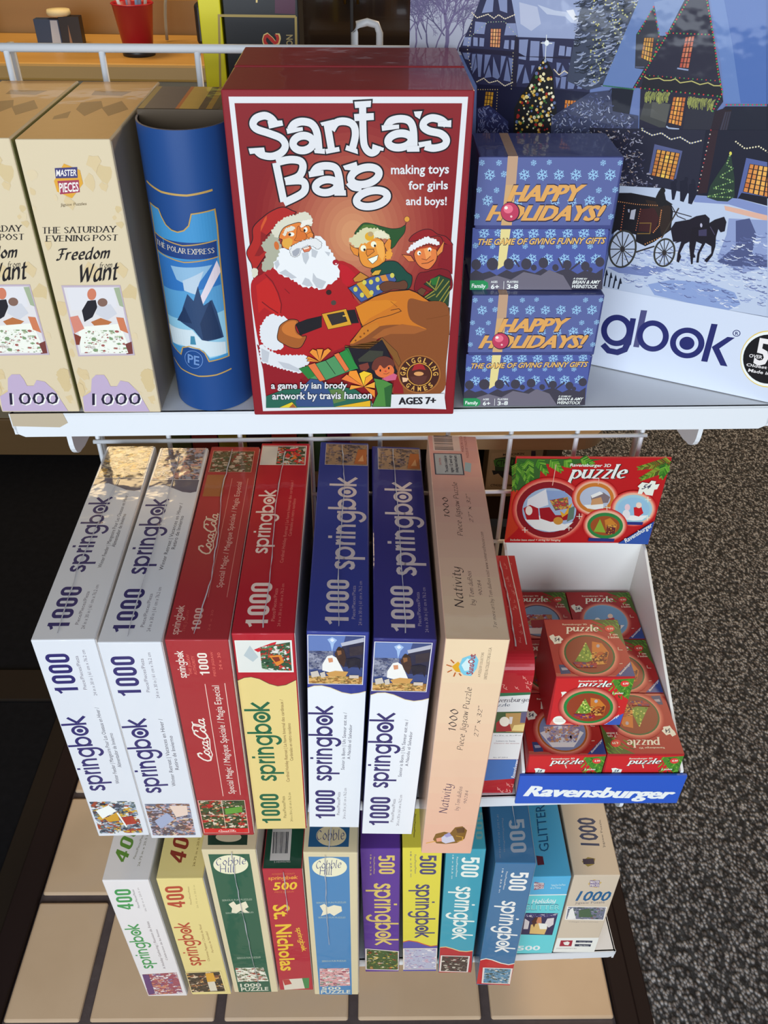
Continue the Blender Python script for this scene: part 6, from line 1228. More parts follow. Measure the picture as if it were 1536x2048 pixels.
ART['FEED_F'] = r'''t|397||3.66,19.8 3.82,8.5 3.3,19.8|Winter Feeder | Mangeoire Pour Les Oiseaux en Hiver /
t|397||4.3,17.2 4.36,12.1 3.95,17.2|Alimentador de Invierno
m|398,399,400,401,402,403,404|150|3|0.55|.25,22.7 4.55,22.7 4.55,28.3 .25,28.3
p|405|.6,24.2 2,23.3 2.6,24.3 1,25.6
p|406|1.2,25.6 2.6,24.5 2.6,26 1.5,26.2
p|407|2.7,25.5 4,25.2 4.2,26.6 3,26.8
s|309|0.180|0|2.6,24.6 3.1,27.2'''
ART['FEED_T'] = r'''t|397||3.7,8.6 3.95,19.4 3.35,8.6|Winter Feeder | Mangeoire Pour Les Oiseaux en Hiver /
t|397||4.3,11.4 4.35,16.2 3.95,11.4|Alimentador de Invierno
m|408,409,410,411,412,413|130|5|0.5|.3,22.05 4.8,22.05 4.8,27.7 .3,27.7
s|414|0.060|1|.25,22 4.85,22 4.85,27.75 .25,27.75'''
ART['RETR_F'] = r'''t|397||3.66,19.8 3.82,9.7 3.3,19.8|Winter Retreat | Vacances en Hiver /
t|397||4.3,17.2 4.36,12.1 3.95,17.2|Retiro de Invierno
m|251,415,416,417,418,419,420|150|4|0.55|.25,22.7 4.55,22.7 4.55,28.3 .25,28.3
p|421|.8,25.6 2.2,24.2 2.8,25.4 1.2,27
p|422|2.6,23 4.3,23 4.2,24.6 3,25'''
ART['RETR_T'] = r'''t|397||3.7,8.6 3.95,18.2 3.35,8.6|Winter Retreat | Vacances en Hiver /
t|397||4.3,11.4 4.35,16.2 3.95,11.4|Retiro de Invierno
m|251,415,416,417,418,419,420|130|5|0.5|.3,22.05 4.8,22.05 4.8,27.7 .3,27.7
s|414|0.060|1|.25,22 4.85,22 4.85,27.75 .25,27.75'''
ART['CARD_F'] = r'''p|423|.03,5.75 .6,5.4 1.2,5.3 1.9,5.55 2.7,6.2 3.4,6.5 4.1,6.35 5,5.7 5,28.8 .03,28.8
s|424|0.070|0|.03,5.75 .6,5.4 1.2,5.3 1.9,5.55 2.7,6.2 3.4,6.5 4.1,6.35 5,5.7
p|425|.25,.85 4.8,.85 4.8,4.65 .25,4.65
s|426|0.070|1|.22,.82 4.82,.82 4.82,4.68 .22,4.68
p|427|.8,2.6 1.4,1.4 2,2.8 1.5,3.4
p|428|1.7,1.9 3.2,1.1 3.6,.95 3.4,1.6 2,2.2
m|429,430,431,432,433|70|6|0.4|2.2,1.6 4.7,1 4.7,4.5 2.2,4.4
p|434|2.9,2.6 3.9,2.5 4.1,3.4 3.5,3.9
p|435|3.1,2.8 3.7,2.75 3.8,3.2 3.4,3.4
t|436|w|2.55,20.4 2.5,8.6 1.05,20.4|springbok
t|436|d|2.55,27.8 2.55,22.6 0.68,27.8|1000
t|437||3.75,20.6 3.75,8.3 3.45,20.6|Cardinal Holiday Retreat | Le havre hivernal des cardinaux /
t|437||4.25,17.2 4.25,11.6 3.95,17.2|Cardenales en retiro navideno
t|438||3.15,26.8 3.15,23 2.85,26.8|Piece/Pieces/Pieza
t|438||3.75,27.5 3.75,22.4 3.5,27.5|24 in x 30 in | 61 cm x 76.2 cm'''
ART['CARD_T'] = r'''t|439|d|2.85,0.7 2.9,6 1.02,0.7|1000
t|439|w|2.1,9.9 2.2,19.4 0.98,9.9|springbok
t|440||3.6,8.6 3.8,21 3.3,8.6|Cardinal Holiday Retreat | Le havre hivernal des cardinaux /
t|440||4.1,12.3 4.2,18 3.8,12.3|Cardenales en retiro navideno
t|440||3.4,1.4 3.4,5.3 3.1,1.4|Piece/Pieces/Pieza
t|440||3.9,0.8 3.9,5.9 3.65,0.8|24 in x 30 in | 61 cm x 76.2 cm
p|441|.2,23.7 4.75,23.7 4.75,27.1 .2,27.1
m|442,197,443,444,445|70|7|0.35|1.8,23.8 4.7,23.8 4.7,27 1.8,27
p|446|2.2,26.2 4,26.8 3.6,26.1
p|447|3.2,24.6 3.9,24.8 3.7,25.4
s|448|0.060|1|.17,23.65 4.8,23.65 4.8,27.15 .17,27.15'''
ART['NATB_F'] = r'''p|449|.03,7.05 .6,6.75 1.25,6.7 2,6.95 3,7.55 3.8,7.75 4.5,7.6 5.07,7.35 5.07,28.8 .03,28.8
s|450|0.080|0|.03,7.05 .6,6.75 1.25,6.7 2,6.95 3,7.55 3.8,7.75 4.5,7.6 5.07,7.35
p|451|.12,.36 4.74,.36 4.74,6.38 .12,6.38
p|452|.12,.36 3.2,.36 2.9,2.2 .12,2.6
p|453|1.7,.9 2.1,.6 2.5,.95 2.25,1.4 2.1,2.4 1.95,1.4
p|454|1.9,.95 2.1,.75 2.3,.98 2.1,1.2
m|455,456,457,458|60|8|0.3|.15,2.3 2.2,2.3 2.2,4.6 .15,4.6
p|459|2.9,1.7 4.7,1 4.7,4.3 3,4.2
p|250|2.8,1.3 4.7,.6 4.7,1.1 2.9,1.7
p|460|3.5,1.8 4.7,1.5 4.7,2.6 3.6,2.9
p|461|1.3,3.9 1.7,2.9 2.1,2.75 2.5,3.1 3.1,4.8 2.2,5 1.3,4.7
p|462|1.75,3.15 2.15,3.1 2.2,3.6 1.85,3.7
p|463|2.3,2.6 2.7,1.7 3.1,2.1 3.3,3.2 3.1,4.3 2.7,3.7
p|464|2.5,2.2 2.85,2.15 2.9,2.6 2.6,2.8
p|465|2.4,2.2 2.6,1.75 2.95,1.85 2.95,2.15
p|466|1.6,5 2.4,4.7 3.5,4.8 3.2,5.6 2,5.7
m|467,468,469,470|60|9|0.3|.15,5.4 4.7,5.4 4.7,6.35 .15,6.35
p|229|.3,4.9 .9,4.7 1.1,5.4 .4,5.6;1.1,5 1.5,4.8 1.6,5.5 1.2,5.6
p|471|3.6,5.2 4.4,5.2 4.4,5.6 3.6,5.6
p|472|3.2,3.2 4,3 4.5,3.2 4.5,4.6 4.2,3.9 3.5,4.4
s|473|0.070|1|.1,.34 4.76,.34 4.76,6.4 .1,6.4
t|394|w|2.25,20.7 2.25,9.4 0.78,20.7|springbok
t|394|d|2.65,27.3 2.6,22.3 0.68,27.3|1000
t|474||3.42,18.9 3.5,10.3 3.1,18.9|Savior is Born | Un Saveur est ne /
t|474||3.95,17.2 4,12 3.65,17.2|A Nacido el Salvador
t|395||3.1,26.6 3.1,22.6 2.8,26.6|Piece/Piece/Pieza
t|395||3.7,27.3 3.7,21.9 3.42,27.3|24 in x 30 in | 61 cm x 76.2 cm'''
ART['NATB_T'] = r'''t|475|d|3.4,0.8 3.4,6.2 1.45,0.8|1000
t|475|w|3.85,7.6 3.9,21.4 2.05,7.6|springbok
t|476||3.95,1.5 3.95,5.5 3.65,1.5|Piece/Pieces/Pieza
t|476||4.5,0.8 4.5,6.1 4.22,0.8|24 in x 30 in | 61 cm x 76.2 cm
p|397|.65,23.5 4.95,23.5 4.95,27.25 .65,27.25
m|477,478,479,308,480|80|10|0.3|.65,23.5 4.95,23.5 4.95,27.25 .65,27.25
p|481|3.6,23.7 4.9,23.7 4.9,26.4 4,26.4
p|310|4,24.2 4.6,24.2 4.5,25.4
s|370|0.060|1|.62,23.45 4.98,23.45 4.98,27.3 .62,27.3'''
ART['COLA_F'] = r'''t|482|w|1.25,4.6 1.3,1.3 0.78,4.6|springbok
t|483||1.75,4.2 1.75,1.7 1.5,4.2|THE JIGSAW
t|483||2.15,4.2 2.15,1.9 1.9,4.2|AUTHORITY
t|482|d|3.2,4.3 3.2,1.55 2.4,4.3|1000
t|483||3.7,4.4 3.7,1.4 3.5,4.4|PIECE JIGSAW
t|483||4.3,3.6 4.3,1.5 4.05,3.6|24 x 30
t|482|c|2.1,16.3 2.1,9.9 0.95,16.3|Coca-Cola
s|484|0.060|0|2.64,21.9 2.66,5.4;4.32,21.7 4.33,5.3
t|482|n|3.8,21.5 3.8,5.6 3.2,21.5|Special Magic / Magique Spéciale / Magia Especial
m|485,486,487,488,489,490|120|12|0.4|.2,22.6 4.6,22.6 4.6,27.6 .2,27.6
p|491|.2,27.5 4.6,27.5 4.6,28.25 .2,28.25
t|492|c|1.6,28.1 3.4,28.1 1.6,27.75|Coca-Cola
p|493|2.6,24 4.3,23.6 4.3,24.6 2.6,25
s|494|0.060|0|2.4,22.6 2.4,27.5;.2,25.1 4.6,25.1
s|495|0.060|1|.16,22.55 4.64,22.55 4.64,28.3 .16,28.3'''
ART['COLA_T'] = r'''t|496|w|1,0.6 1,3.9 0.55,0.6|springbok
t|496|d|2.65,1 2.65,3.6 1.95,1|1000
t|497||1.5,0.9 1.5,3.4 1.25,0.9|THE JIGSAW
t|497||3.5,1 3.5,3.4 3.3,1|24 x 30
t|494|c|2.2,10.4 2.25,16.4 1.05,10.4|Coca-Cola
t|496|n|3.85,6.1 3.9,21.4 3.35,6.1|Special Magic / Magique Spéciale / Magia Especial
s|498|0.060|0|4.4,4.9 4.45,22;2.8,4.9 2.85,22
m|499,500,501,502,503|90|13|0.35|.4,23.1 4.6,23.1 4.6,26.8 .4,26.8
p|504|.3,19 2.2,19 2.2,22.6 .3,22.6
s|505|0.060|1|.36,23.05 4.65,23.05 4.65,26.85 .36,26.85'''
ART['PALE_F'] = r'''p|506|.06,0 4.94,0 4.94,2.59 .06,2.59
p|507|.06,2.59 4.94,2.59 4.94,5.18 .06,5.18
p|508|.06,5.18 4.94,5.18 4.94,7.78 .06,7.78
p|509|.06,7.78 4.94,7.78 4.94,10.37 .06,10.37
p|510|.06,10.37 4.94,10.37 4.94,12.96 .06,12.96
p|511|.06,12.96 4.94,12.96 4.94,15.55 .06,15.55
p|512|.06,15.55 4.94,15.55 4.94,18.14 .06,18.14
p|513|.06,18.14 4.94,18.14 4.94,20.73 .06,20.73
p|514|.06,20.73 4.94,20.73 4.94,23.33 .06,23.33
p|515|.06,23.33 4.94,23.33 4.94,25.92 .06,25.92
p|516|.06,25.92 4.94,25.92 4.94,28.51 .06,28.51
p|517|.06,28.51 4.94,28.51 4.94,31.1 .06,31.1
p|47|.75,3.2 1.2,2.6 1.5,3 1.6,3.9 1.1,3.8
s|142|0.120|0|.75,3.2 .3,3;.8,3.6 .45,3.9;1.1,3.9 1,4.4;.9,2.8 .6,2.4;1.4,4 1.6,4.3
p|518|1.3,3.2 1.5,2.2 2,1.9 2.5,1.8 2.8,2.4 2.75,3.4 2.4,4.3 1.8,4.2 1.5,3.8
p|519|1.5,3 1.9,2.2 2.3,2.4 2.3,3.6 1.8,3.7
t|371|b|2.5,4.1 2.5,1.7 1.98,4.1|SunsOut
t|520||3.15,4.4 3.15,1.5 2.95,4.4|A PUZZLE BY COLLECTORS
t|520||3.7,4.7 3.7,0.9 3.45,4.7|UNITED IN COLLECTORS & U.S.A.
t|521|g|1.75,11.4 1.75,8.5 1.05,11.4|1000
t|521|g|2.6,14.1 2.6,5.7 2.05,14.1|Piece Jigsaw Puzzle
t|521|g|3.75,12.2 3.75,8 3.35,12.2|27" x 32"
t|522|g|2,24 2.1,19.2 1.2,24|Nativity
t|523|g|3.05,23.5 3.1,19.6 2.65,23.5|by Tom duBois
t|523|g|3.7,22.3 3.7,20.2 3.4,22.3|90284
p|524|1,28.6 1.2,27.6 2,27.2 2.6,27.4 3,26.4 3.7,26.2 4.2,26.9 4.1,28.4 3.4,29.2 2.3,29.4 1.4,29.3
p|525|1.8,28.2 2.4,27.4 2.9,28 3.2,28.9 2.3,29.3 1.9,29
p|526|2,27.8 2.5,27.3 2.8,27.9 2.3,28.2
p|527|3.1,26.6 3.9,26.4 4,27.3 3.3,27.4
s|528|0.120|0|.35,29.3 1.3,28.9
p|529|1.3,28.4 1.8,28.2 1.9,28.9 1.4,29
s|530|0.100|0|3.2,27.9 3.9,28.1 3.9,28.7 3.4,28.9'''
ART['PALE_T'] = r'''p|531|.06,0 4.94,0 4.94,2.37 .06,2.37
p|532|.06,2.37 4.94,2.37 4.94,4.73 .06,4.73
p|533|.06,4.73 4.94,4.73 4.94,7.1 .06,7.1
p|534|.06,7.1 4.94,7.1 4.94,9.47 .06,9.47
p|535|.06,9.47 4.94,9.47 4.94,11.83 .06,11.83
p|536|.06,11.83 4.94,11.83 4.94,14.2 .06,14.2
p|537|.06,14.2 4.94,14.2 4.94,16.57 .06,16.57
p|538|.06,16.57 4.94,16.57 4.94,18.93 .06,18.93
p|539|.06,18.93 4.94,18.93 4.94,21.3 .06,21.3
p|540|.06,21.3 4.94,21.3 4.94,23.67 .06,23.67
p|541|.06,23.67 4.94,23.67 4.94,26.03 .06,26.03
p|542|.06,26.03 4.94,26.03 4.94,28.4 .06,28.4
t|543|g|1.36,15 1.36,18 0.82,15|1000
t|543|g|2.35,12.4 2.4,20.4 1.85,12.4|Piece Jigsaw Puzzle
t|543|g|3.45,14.3 3.45,18.6 3.1,14.3|27" x 32"
t|543|g|1.7,3.4 1.75,8.3 0.95,3.4|Nativity
t|544|g|2.65,3.7 2.65,7.8 2.25,3.7|by Tom duBois
t|544|g|3.35,4.9 3.35,6.7 3.05,4.9|90284
t|545|g|4.15,1.2 4.2,13 3.85,1.2|For more art by Tom duBois visit www.somersethouse.com
p|546|.45,25.7 3.2,25.7 3.2,28.9 .45,28.9
s|547|0.090|0|.6,25.9 2.5,25.9
s|547|0.120|0|.6,26.08 2.5,26.08
s|547|0.090|0|.6,26.26 2.5,26.26;.6,26.44 2.5,26.44
s|547|0.050|0|.6,26.62 2.5,26.62;.6,26.8 2.5,26.8
s|547|0.120|0|.6,26.98 2.5,26.98
s|547|0.050|0|.6,27.16 2.5,27.16
s|547|0.090|0|.6,27.34 2.5,27.34
s|547|0.120|0|.6,27.52 2.5,27.52
s|547|0.090|0|.6,27.7 2.5,27.7
s|547|0.120|0|.6,27.88 2.5,27.88
s|547|0.050|0|.6,28.06 2.5,28.06
s|547|0.090|0|.6,28.24 2.5,28.24
s|547|0.120|0|.6,28.42 2.5,28.42;.6,28.6 2.5,28.6
p|548|.45,21.65 3.2,21.65 3.2,25.2 .45,25.2
s|549|0.120|1|.45,21.65 3.2,21.65 3.2,25.2 .45,25.2
t|549|b|1.7,22 1.7,24.9 1.4,22|The puzzle is suitable for
t|549|b|2.2,22 2.2,24.9 1.9,22|ages 12 and up
t|549|b|2.7,22 2.7,24.9 2.4,22|choking hazard small parts
t|550||1.1,23.2 1.1,24.4 0.9,23.2|CAUTION
t|551||3.55,25.6 3.55,28.6 3.3,25.6|MADE IN U.S.A.
t|551||3.95,24.6 3.95,28.6 3.72,24.6|PUZZLES BY COLLECTORS
p|552|3.3,22.3 3.9,22.1 4.1,23.6 3.5,23.8'''
ART['HAPPY_F'] = r'''p|553|-.03,.03 9.6,.05 9.56,4.62 -.05,4.63
p|554|-.13,4.83 9.49,4.8 9.77,9.33 -.04,9.33
k|555|.78,1.18,.39 3.14,1.18,.39 4.35,1.18,.40 5.49,1.18,.38 6.65,1.18,.40 7.82,1.18,.39 8.98,1.18,.41 1.74,1.13,.23 .19,.39,.21 1.34,.39,.21 3.68,.39,.21 4.73,.35,.19 8.37,.39,.21 9.52,.39,.19 .13,2.18,.21 1.33,2.2,.21 8.37,2.2,.22 9.49,2.17,.22 .77,2.9,.39 5.45,2.99,.35 6.63,2.99,.35 7.85,2.94,.40 8.99,2.99,.41 .11,3.98,.21 9.51,4.02,.22 2.9,3.09,.30 .7,5.21,.40 1.7,5.18,.30 3.11,5.24,.43 4.22,5.23,.41 5.43,5.23,.42 6.64,5.23,.40 7.8,5.23,.42 8.95,5.18,.38 .15,6.11,.23 1.38,6.16,.22 3.72,6.16,.22 4.94,6.16,.20 6.11,6.16,.20 7.28,6.16,.22 8.39,6.16,.23 .74,7.16,.43 1.66,7.11,.31 3.05,7.11,.43 4.28,7.11,.41 5.46,7.11,.43 6.67,7.11,.41 7.8,7.11,.43 8.95,7.1,.41
p|556|1.9,-.04 2.59,-.04 2.63,1.84 1.92,1.84
p|557|1.92,1.84 2.63,1.84 2.6,4.63 1.85,4.63
p|558|1.87,4.63 2.57,4.63 2.46,7.48 1.88,7.91
t|559|xi|2.09,3.01 7.51,2.97 2.13,1.79|HAPPY
t|560|xi|2.08,2.94 7.45,2.89 2.14,1.86|HAPPY
t|559|xi|0.73,4.34 9.02,4.35 0.85,3.12|HOLIDAYS!
t|560|xi|0.72,4.26 8.95,4.27 0.84,3.2|HOLIDAYS!
e|561|2.41,3.7 3.08,3.7 2.47,4.4
e|562|2.38,3.68 3,3.68 2.44,4.32
e|563|2.25,3.48 2.58,3.48 2.27,3.78
e|564|2.09,3.39 2.21,3.39 2.1,3.5
e|565|2.51,4 2.59,4 2.52,4.08
t|566|xi|0.33,6.1 9.47,5.99 0.32,5.57|THE GAME OF GIVING FUNNY GIFTS
t|567|bi|0.32,6.05 9.43,5.95 0.32,5.61|THE GAME OF GIVING FUNNY GIFTS
p|568|-.09,8.23 .28,7.91 .81,8.18 1.32,8.02 1.87,8.34 2.55,7.91 2.99,8.12 3.8,7.91 4.65,8.18 5.23,7.8 5.9,8.18 6.5,7.96 6.99,7.8 7.78,8.23 8.26,7.96 9.12,8.18 9.58,7.8 9.79,9.42 -.04,9.42
e|568|.3,7.53 .65,7.53 .33,7.93
e|568|1.48,7.48 1.9,7.48 1.52,7.95
e|568|2.67,7.48 3.04,7.48 2.71,7.9
e|568|3.94,7.48 4.31,7.48 3.98,7.9
e|568|4.52,7.75 4.73,7.75 4.55,7.98
e|568|5.18,7.39 5.53,7.39 5.23,7.79
e|568|6.1,7.75 6.33,7.75 6.14,8.01
e|568|6.93,7.53 7.24,7.53 6.98,7.89
e|568|8.26,7.64 8.57,7.64 8.31,7.99
e|568|9.27,7.32 9.6,7.32 9.33,7.69
e|568|8.66,7.91 8.83,7.91 8.69,8.1
s|568|0.11|0|6.22,7.05 6.68,7.8
s|568|0.13|0|7.85,7.32 7.21,7.91
s|568|0.11|0|3.05,7.16 3.46,7.69
p|569|.96,8.67 1.87,8.34 2.94,8.67 3.81,8.07 5.09,8.34 5.66,7.91 6.75,8.34 7.53,9.44 1.01,9.44
p|570|-.08,8.72 .96,8.72 1.26,8.89 1.32,9.27 1.07,9.46 -.04,9.46
t|571|b|0.08,9.27 1.11,9.31 0.09,8.97|Family
t|571|b|1.48,8.91 1.97,8.91 1.47,8.75|AGES
t|571|b|1.51,9.38 2.11,9.38 1.5,9.02|6+
s|571|0.03|0|2.43,8.78 2.46,9.42
t|571|b|2.67,8.91 3.5,8.91 2.66,8.75|PLAYERS
t|571|b|2.69,9.38 3.53,9.36 2.68,9.02|3-8
t|571|bi|7.5,8.63 8.57,8.67 7.5,8.5|A GAME BY
t|571|bi|7.49,8.97 9.56,8.97 7.49,8.71|BRIAN & AMY
t|571|bi|7.49,9.3 9.41,9.33 7.5,9.04|WEINSTOCK'''
ART['CREAM_F'] = r'''p|572|5.8,19.04 5.78,19.37 5.6,19.5 5.41,19.44 5.34,19.14 5.23,18.89 5.4,18.84 5.59,18.77 5.75,18.73;.65,17.95 .78,18.19 .41,18.32 .07,18.63 .05,18.06 .05,17.74 .16,17.63 .4,17.15 .67,17.61;1.1,18.81 1.15,19.04 .87,19.56 .52,19.11 .35,19.06 .47,18.62 .65,18.42 .89,18.26 1.19,18.6
p|573|5.97,4.44 5.9,4.53 5.75,4.63 5.63,4.73 5.55,4.51 5.52,4.38 5.62,4.2 5.76,4.21 5.92,4.26;5.92,10.34 5.75,10.88 5.52,10.72 5.1,10.73 4.81,10.66 4.92,10.22 5.26,9.94 5.53,9.65 5.97,9.99
p|572|.44,15.03 .48,15.27 .3,15.44 .16,15.35 .05,15.17 .05,14.96 .17,14.75 .29,14.68 .4,14.77;4.9,11.95 4.97,12.24 4.7,12.2 4.38,12.46 4.27,12.1 4.27,11.75 4.49,11.53 4.68,11.6 4.93,11.62
p|573|5.97,17.81 5.92,18.07 5.6,18.44 5.28,18.42 5.23,18.01 5.08,17.6 5.31,17.53 5.57,17.24 5.77,17.61
p|572|.69,14.16 .66,14.3 .53,14.45 .39,14.27 .35,14.21 .31,14.11 .42,14.05 .51,13.88 .66,14.04;5.35,17.52 5.31,17.65 5.25,17.64 5.15,17.75 5.1,17.58 5.01,17.45 5.14,17.42 5.23,17.36 5.36,17.34
p|574|5.94,19.36 5.89,19.5 5.81,19.64 5.69,19.47 5.63,19.43 5.56,19.29 5.69,19.21 5.79,19.23 5.89,19.28
p|573|5.8,1.99 5.68,2.37 5.34,2.79 5.04,2.64 4.76,2.16 4.66,1.72 4.91,1.43 5.32,1.64 5.75,1.69
p|572|.55,3.24 .49,3.44 .38,3.5 .22,3.45 .18,3.36 .19,3.12 .24,2.97 .39,3.07 .47,3.11;3.62,8.71 3.57,9.2 3.25,9.26 2.86,9.2 2.64,8.95 2.53,8.59 2.96,8.01 3.28,8.31 3.48,8.41;1.15,16.83 1.06,17.17 .76,17.1 .48,17.18 .36,17 .25,16.67 .46,16.28 .74,16.45 1.05,16.47;3.5,10.93 3.55,11.39 3.3,11.35 2.99,11.3 2.87,11.04 2.76,10.8 3.02,10.43 3.28,10.29 3.61,10.55
p|573|5.98,16.95 6,17.27 5.7,17.48 5.45,17.58 5.17,17.07 5.07,16.75 5.44,16.42 5.74,16.48 5.87,16.69
p|574|.33,4.36 .26,4.42 .19,4.52 .1,4.57 .05,4.42 .06,4.29 .11,4.15 .18,4.24 .26,4.21;.97,2.15 .82,2.39 .65,2.47 .42,2.58 .33,2.28 .23,2.08 .38,1.89 .63,1.86 .86,1.91;5.35,13.7 5.37,13.93 5.18,14.03 5.06,13.86 4.9,13.78 4.93,13.62 5.06,13.52 5.17,13.41 5.37,13.53
p|572|4.56,2.64 4.49,2.98 4.29,3.28 4.07,3.04 3.9,2.85 3.88,2.53 4.05,2.33 4.28,2.07 4.49,2.23
p|574|1.65,11.93 1.53,12.33 1.24,12.53 1.03,12.52 .78,12.17 .81,11.78 .98,11.66 1.25,11.37 1.47,11.6;1.89,3.65 1.86,3.78 1.78,3.85 1.7,3.86 1.61,3.7 1.63,3.57 1.69,3.48 1.79,3.41 1.84,3.51;5.9,4.88 5.81,5.14 5.71,5.21 5.56,5.22 5.35,4.97 5.42,4.8 5.56,4.56 5.69,4.69 5.9,4.76
p|573|5.94,5.42 5.82,5.6 5.69,5.73 5.57,5.6 5.43,5.49 5.39,5.31 5.57,5.29 5.7,5.25 5.83,5.24
p|572|5.35,2.95 5.25,3.09 5.15,3.27 4.98,3.17 4.86,3.11 4.78,2.83 4.99,2.64 5.14,2.76 5.35,2.79;.79,11.45 .53,11.94 .34,12.11 .05,11.97 .05,11.62 .05,11.23 .1,10.97 .34,10.96 .72,11.06
p|573|5.93,17.54 5.85,17.79 5.53,18.14 5.19,18.15 5.12,17.76 4.97,17.32 5.29,16.92 5.53,16.89 5.85,17.26;.87,19.62 .83,19.72 .74,19.8 .58,19.8 .51,19.73 .48,19.54 .57,19.46 .72,19.3 .9,19.4
p|572|5.53,4.98 5.49,5.05 5.41,5.1 5.31,5.16 5.25,5.03 5.24,4.92 5.32,4.87 5.43,4.81 5.5,4.9;3,3.98 2.94,4.14 2.69,4.49 2.52,4.26 2.35,4.17 2.24,3.88 2.46,3.54 2.69,3.66 2.83,3.83
p|574|4.88,18.51 4.6,18.99 4.37,19.18 4.1,19.09 3.87,18.62 3.98,18.36 4.1,18.13 4.38,18.01 4.56,18.28
p|572|.33,18.49 .31,18.63 .21,18.77 .05,18.77 .05,18.61 .05,18.36 .05,18.11 .19,18.27 .31,18.31;5.63,8.6 5.39,9.06 5.19,9.26 4.96,8.95 4.75,8.74 4.74,8.37 4.92,8.18 5.17,8.08 5.42,8.38
p|573|5.99,17.08 5.92,17.37 5.68,17.89 5.35,17.39 5.17,17.29 4.98,16.96 5.25,16.69 5.65,16.39 6,16.55
p|572|5.24,1.34 4.96,1.65 4.75,2.07 4.53,1.74 4.21,1.55 4.39,1.22 4.5,.98 4.76,1.03 5.1,1;1.11,17.07 1.07,17.31 .88,17.28 .67,17.38 .52,17.15 .51,17 .72,16.89 .88,16.83 1.07,16.94
p|573|4.18,19.81 3.9,20.1 3.66,20.2 3.27,20.2 3.12,20.01 3.27,19.68 3.26,19.47 3.67,19.16 3.96,19.45
p|572|.51,18.19 .54,18.4 .24,18.88 .05,18.47 .05,18.33 .05,17.94 .05,17.78 .25,17.56 .5,17.77;.74,6.83 .66,6.98 .54,7.12 .38,7.24 .31,6.95 .29,6.71 .32,6.57 .53,6.62 .75,6.55
t|575|v|0.26,6.04 5.32,5.95 0.36,5.62|THE SATURDAY
t|575|v|0.37,6.59 5.32,6.53 0.49,6.16|EVENING POST
t|575|G|0.77,7.92 4.56,7.77 0.9,7.05|Freedom
t|575|g|3.65,8.52 4.54,8.45 3.74,8.08|from
t|575|G|2.11,9.5 4.97,9.27 2.25,8.2|Want
p|576|.71,9.75 4.86,9.74 4.91,15.27 .68,15.34
p|577|.84,9.9 4.75,9.88 4.75,15.13 .83,15.21
p|578|1.04,9.92 4.37,9.91 4.31,11.42 1,11.66
p|579|4.37,9.94 4.77,9.91 4.8,11.42 4.51,11.29
p|580|1.75,11.66 2.32,10.91 2.91,10.85 2.91,11.41 2.41,12.17 1.74,12.55
e|581|2.72,10.42 3.04,10.42 2.62,10.86
p|582|2.94,11.29 3.9,11.17 4.22,11.92 3.41,12.43 2.69,11.92
e|583|3.36,11.04 3.71,11.04 3.3,11.36
p|584|2.21,12.55 2.98,12.24 3.74,12.56 3.33,12.84 2.39,12.84
p|585|1.18,12.94 4.31,12.69 4.63,14.8 .96,15.05
p|586|.77,12.16 1.38,12.04 1.63,13.07 .83,13.45
p|587|.77,13.45 1.25,13.72 .98,14.38 .74,14.38
p|588|4.11,12.18 4.63,12.24 4.75,13.47 4.21,13.21
p|589|4.22,14.39 4.87,14.13 4.79,15.13 4.32,15.17
m|585,590,443,591,592|50|14|0.16|1.6,13.2 4.21,13.21 4.46,15.07 1.2,15.05
p|593|1.28,17.26 1.66,16.91 2.28,16.91 2.46,17.33 2.57,17.9 3.07,17.9 3.41,17.41 4,17.55 4.6,18.42 5.18,20.18 .1,20.14 .26,18.82 .98,18.39
t|461||0.92,19.65 4.67,19.63 1.14,18.6|1000
t|594||0.83,19.56 4.59,19.52 1.05,18.51|1000
p|528|2.8,1.48 3.74,1.89 3.76,2.74 2.82,3.69 1.95,3.25 1.91,2.57
p|595|2.15,1.76 3.61,1.69 3.5,2.37 2.07,2.4
p|596|2.13,2.57 3.54,2.5 3.43,3.29 2.11,3.43
t|342|b|2.13,2.26 3.46,2.23 2.23,1.86|MASTER
t|342|b|2.1,3.29 3.38,3.22 2.2,2.7|PIECES
t|597||1.96,4.21 3.69,4.13 2,4.02|Jigsaw Puzzles'''
ART['CREAM_T'] = r'''p|598|1.76,13.31 4.63,13.04 4.17,11.69 1.84,11.95;1.7,9.61 3.04,10.12 3.65,8.13 2.94,5.77 1.86,7.65;.86,5.78 1.64,7.17 1.91,5.32 1,4.87;3.53,8.13 4.52,10.12 5.55,7.65 4.57,5.77'''
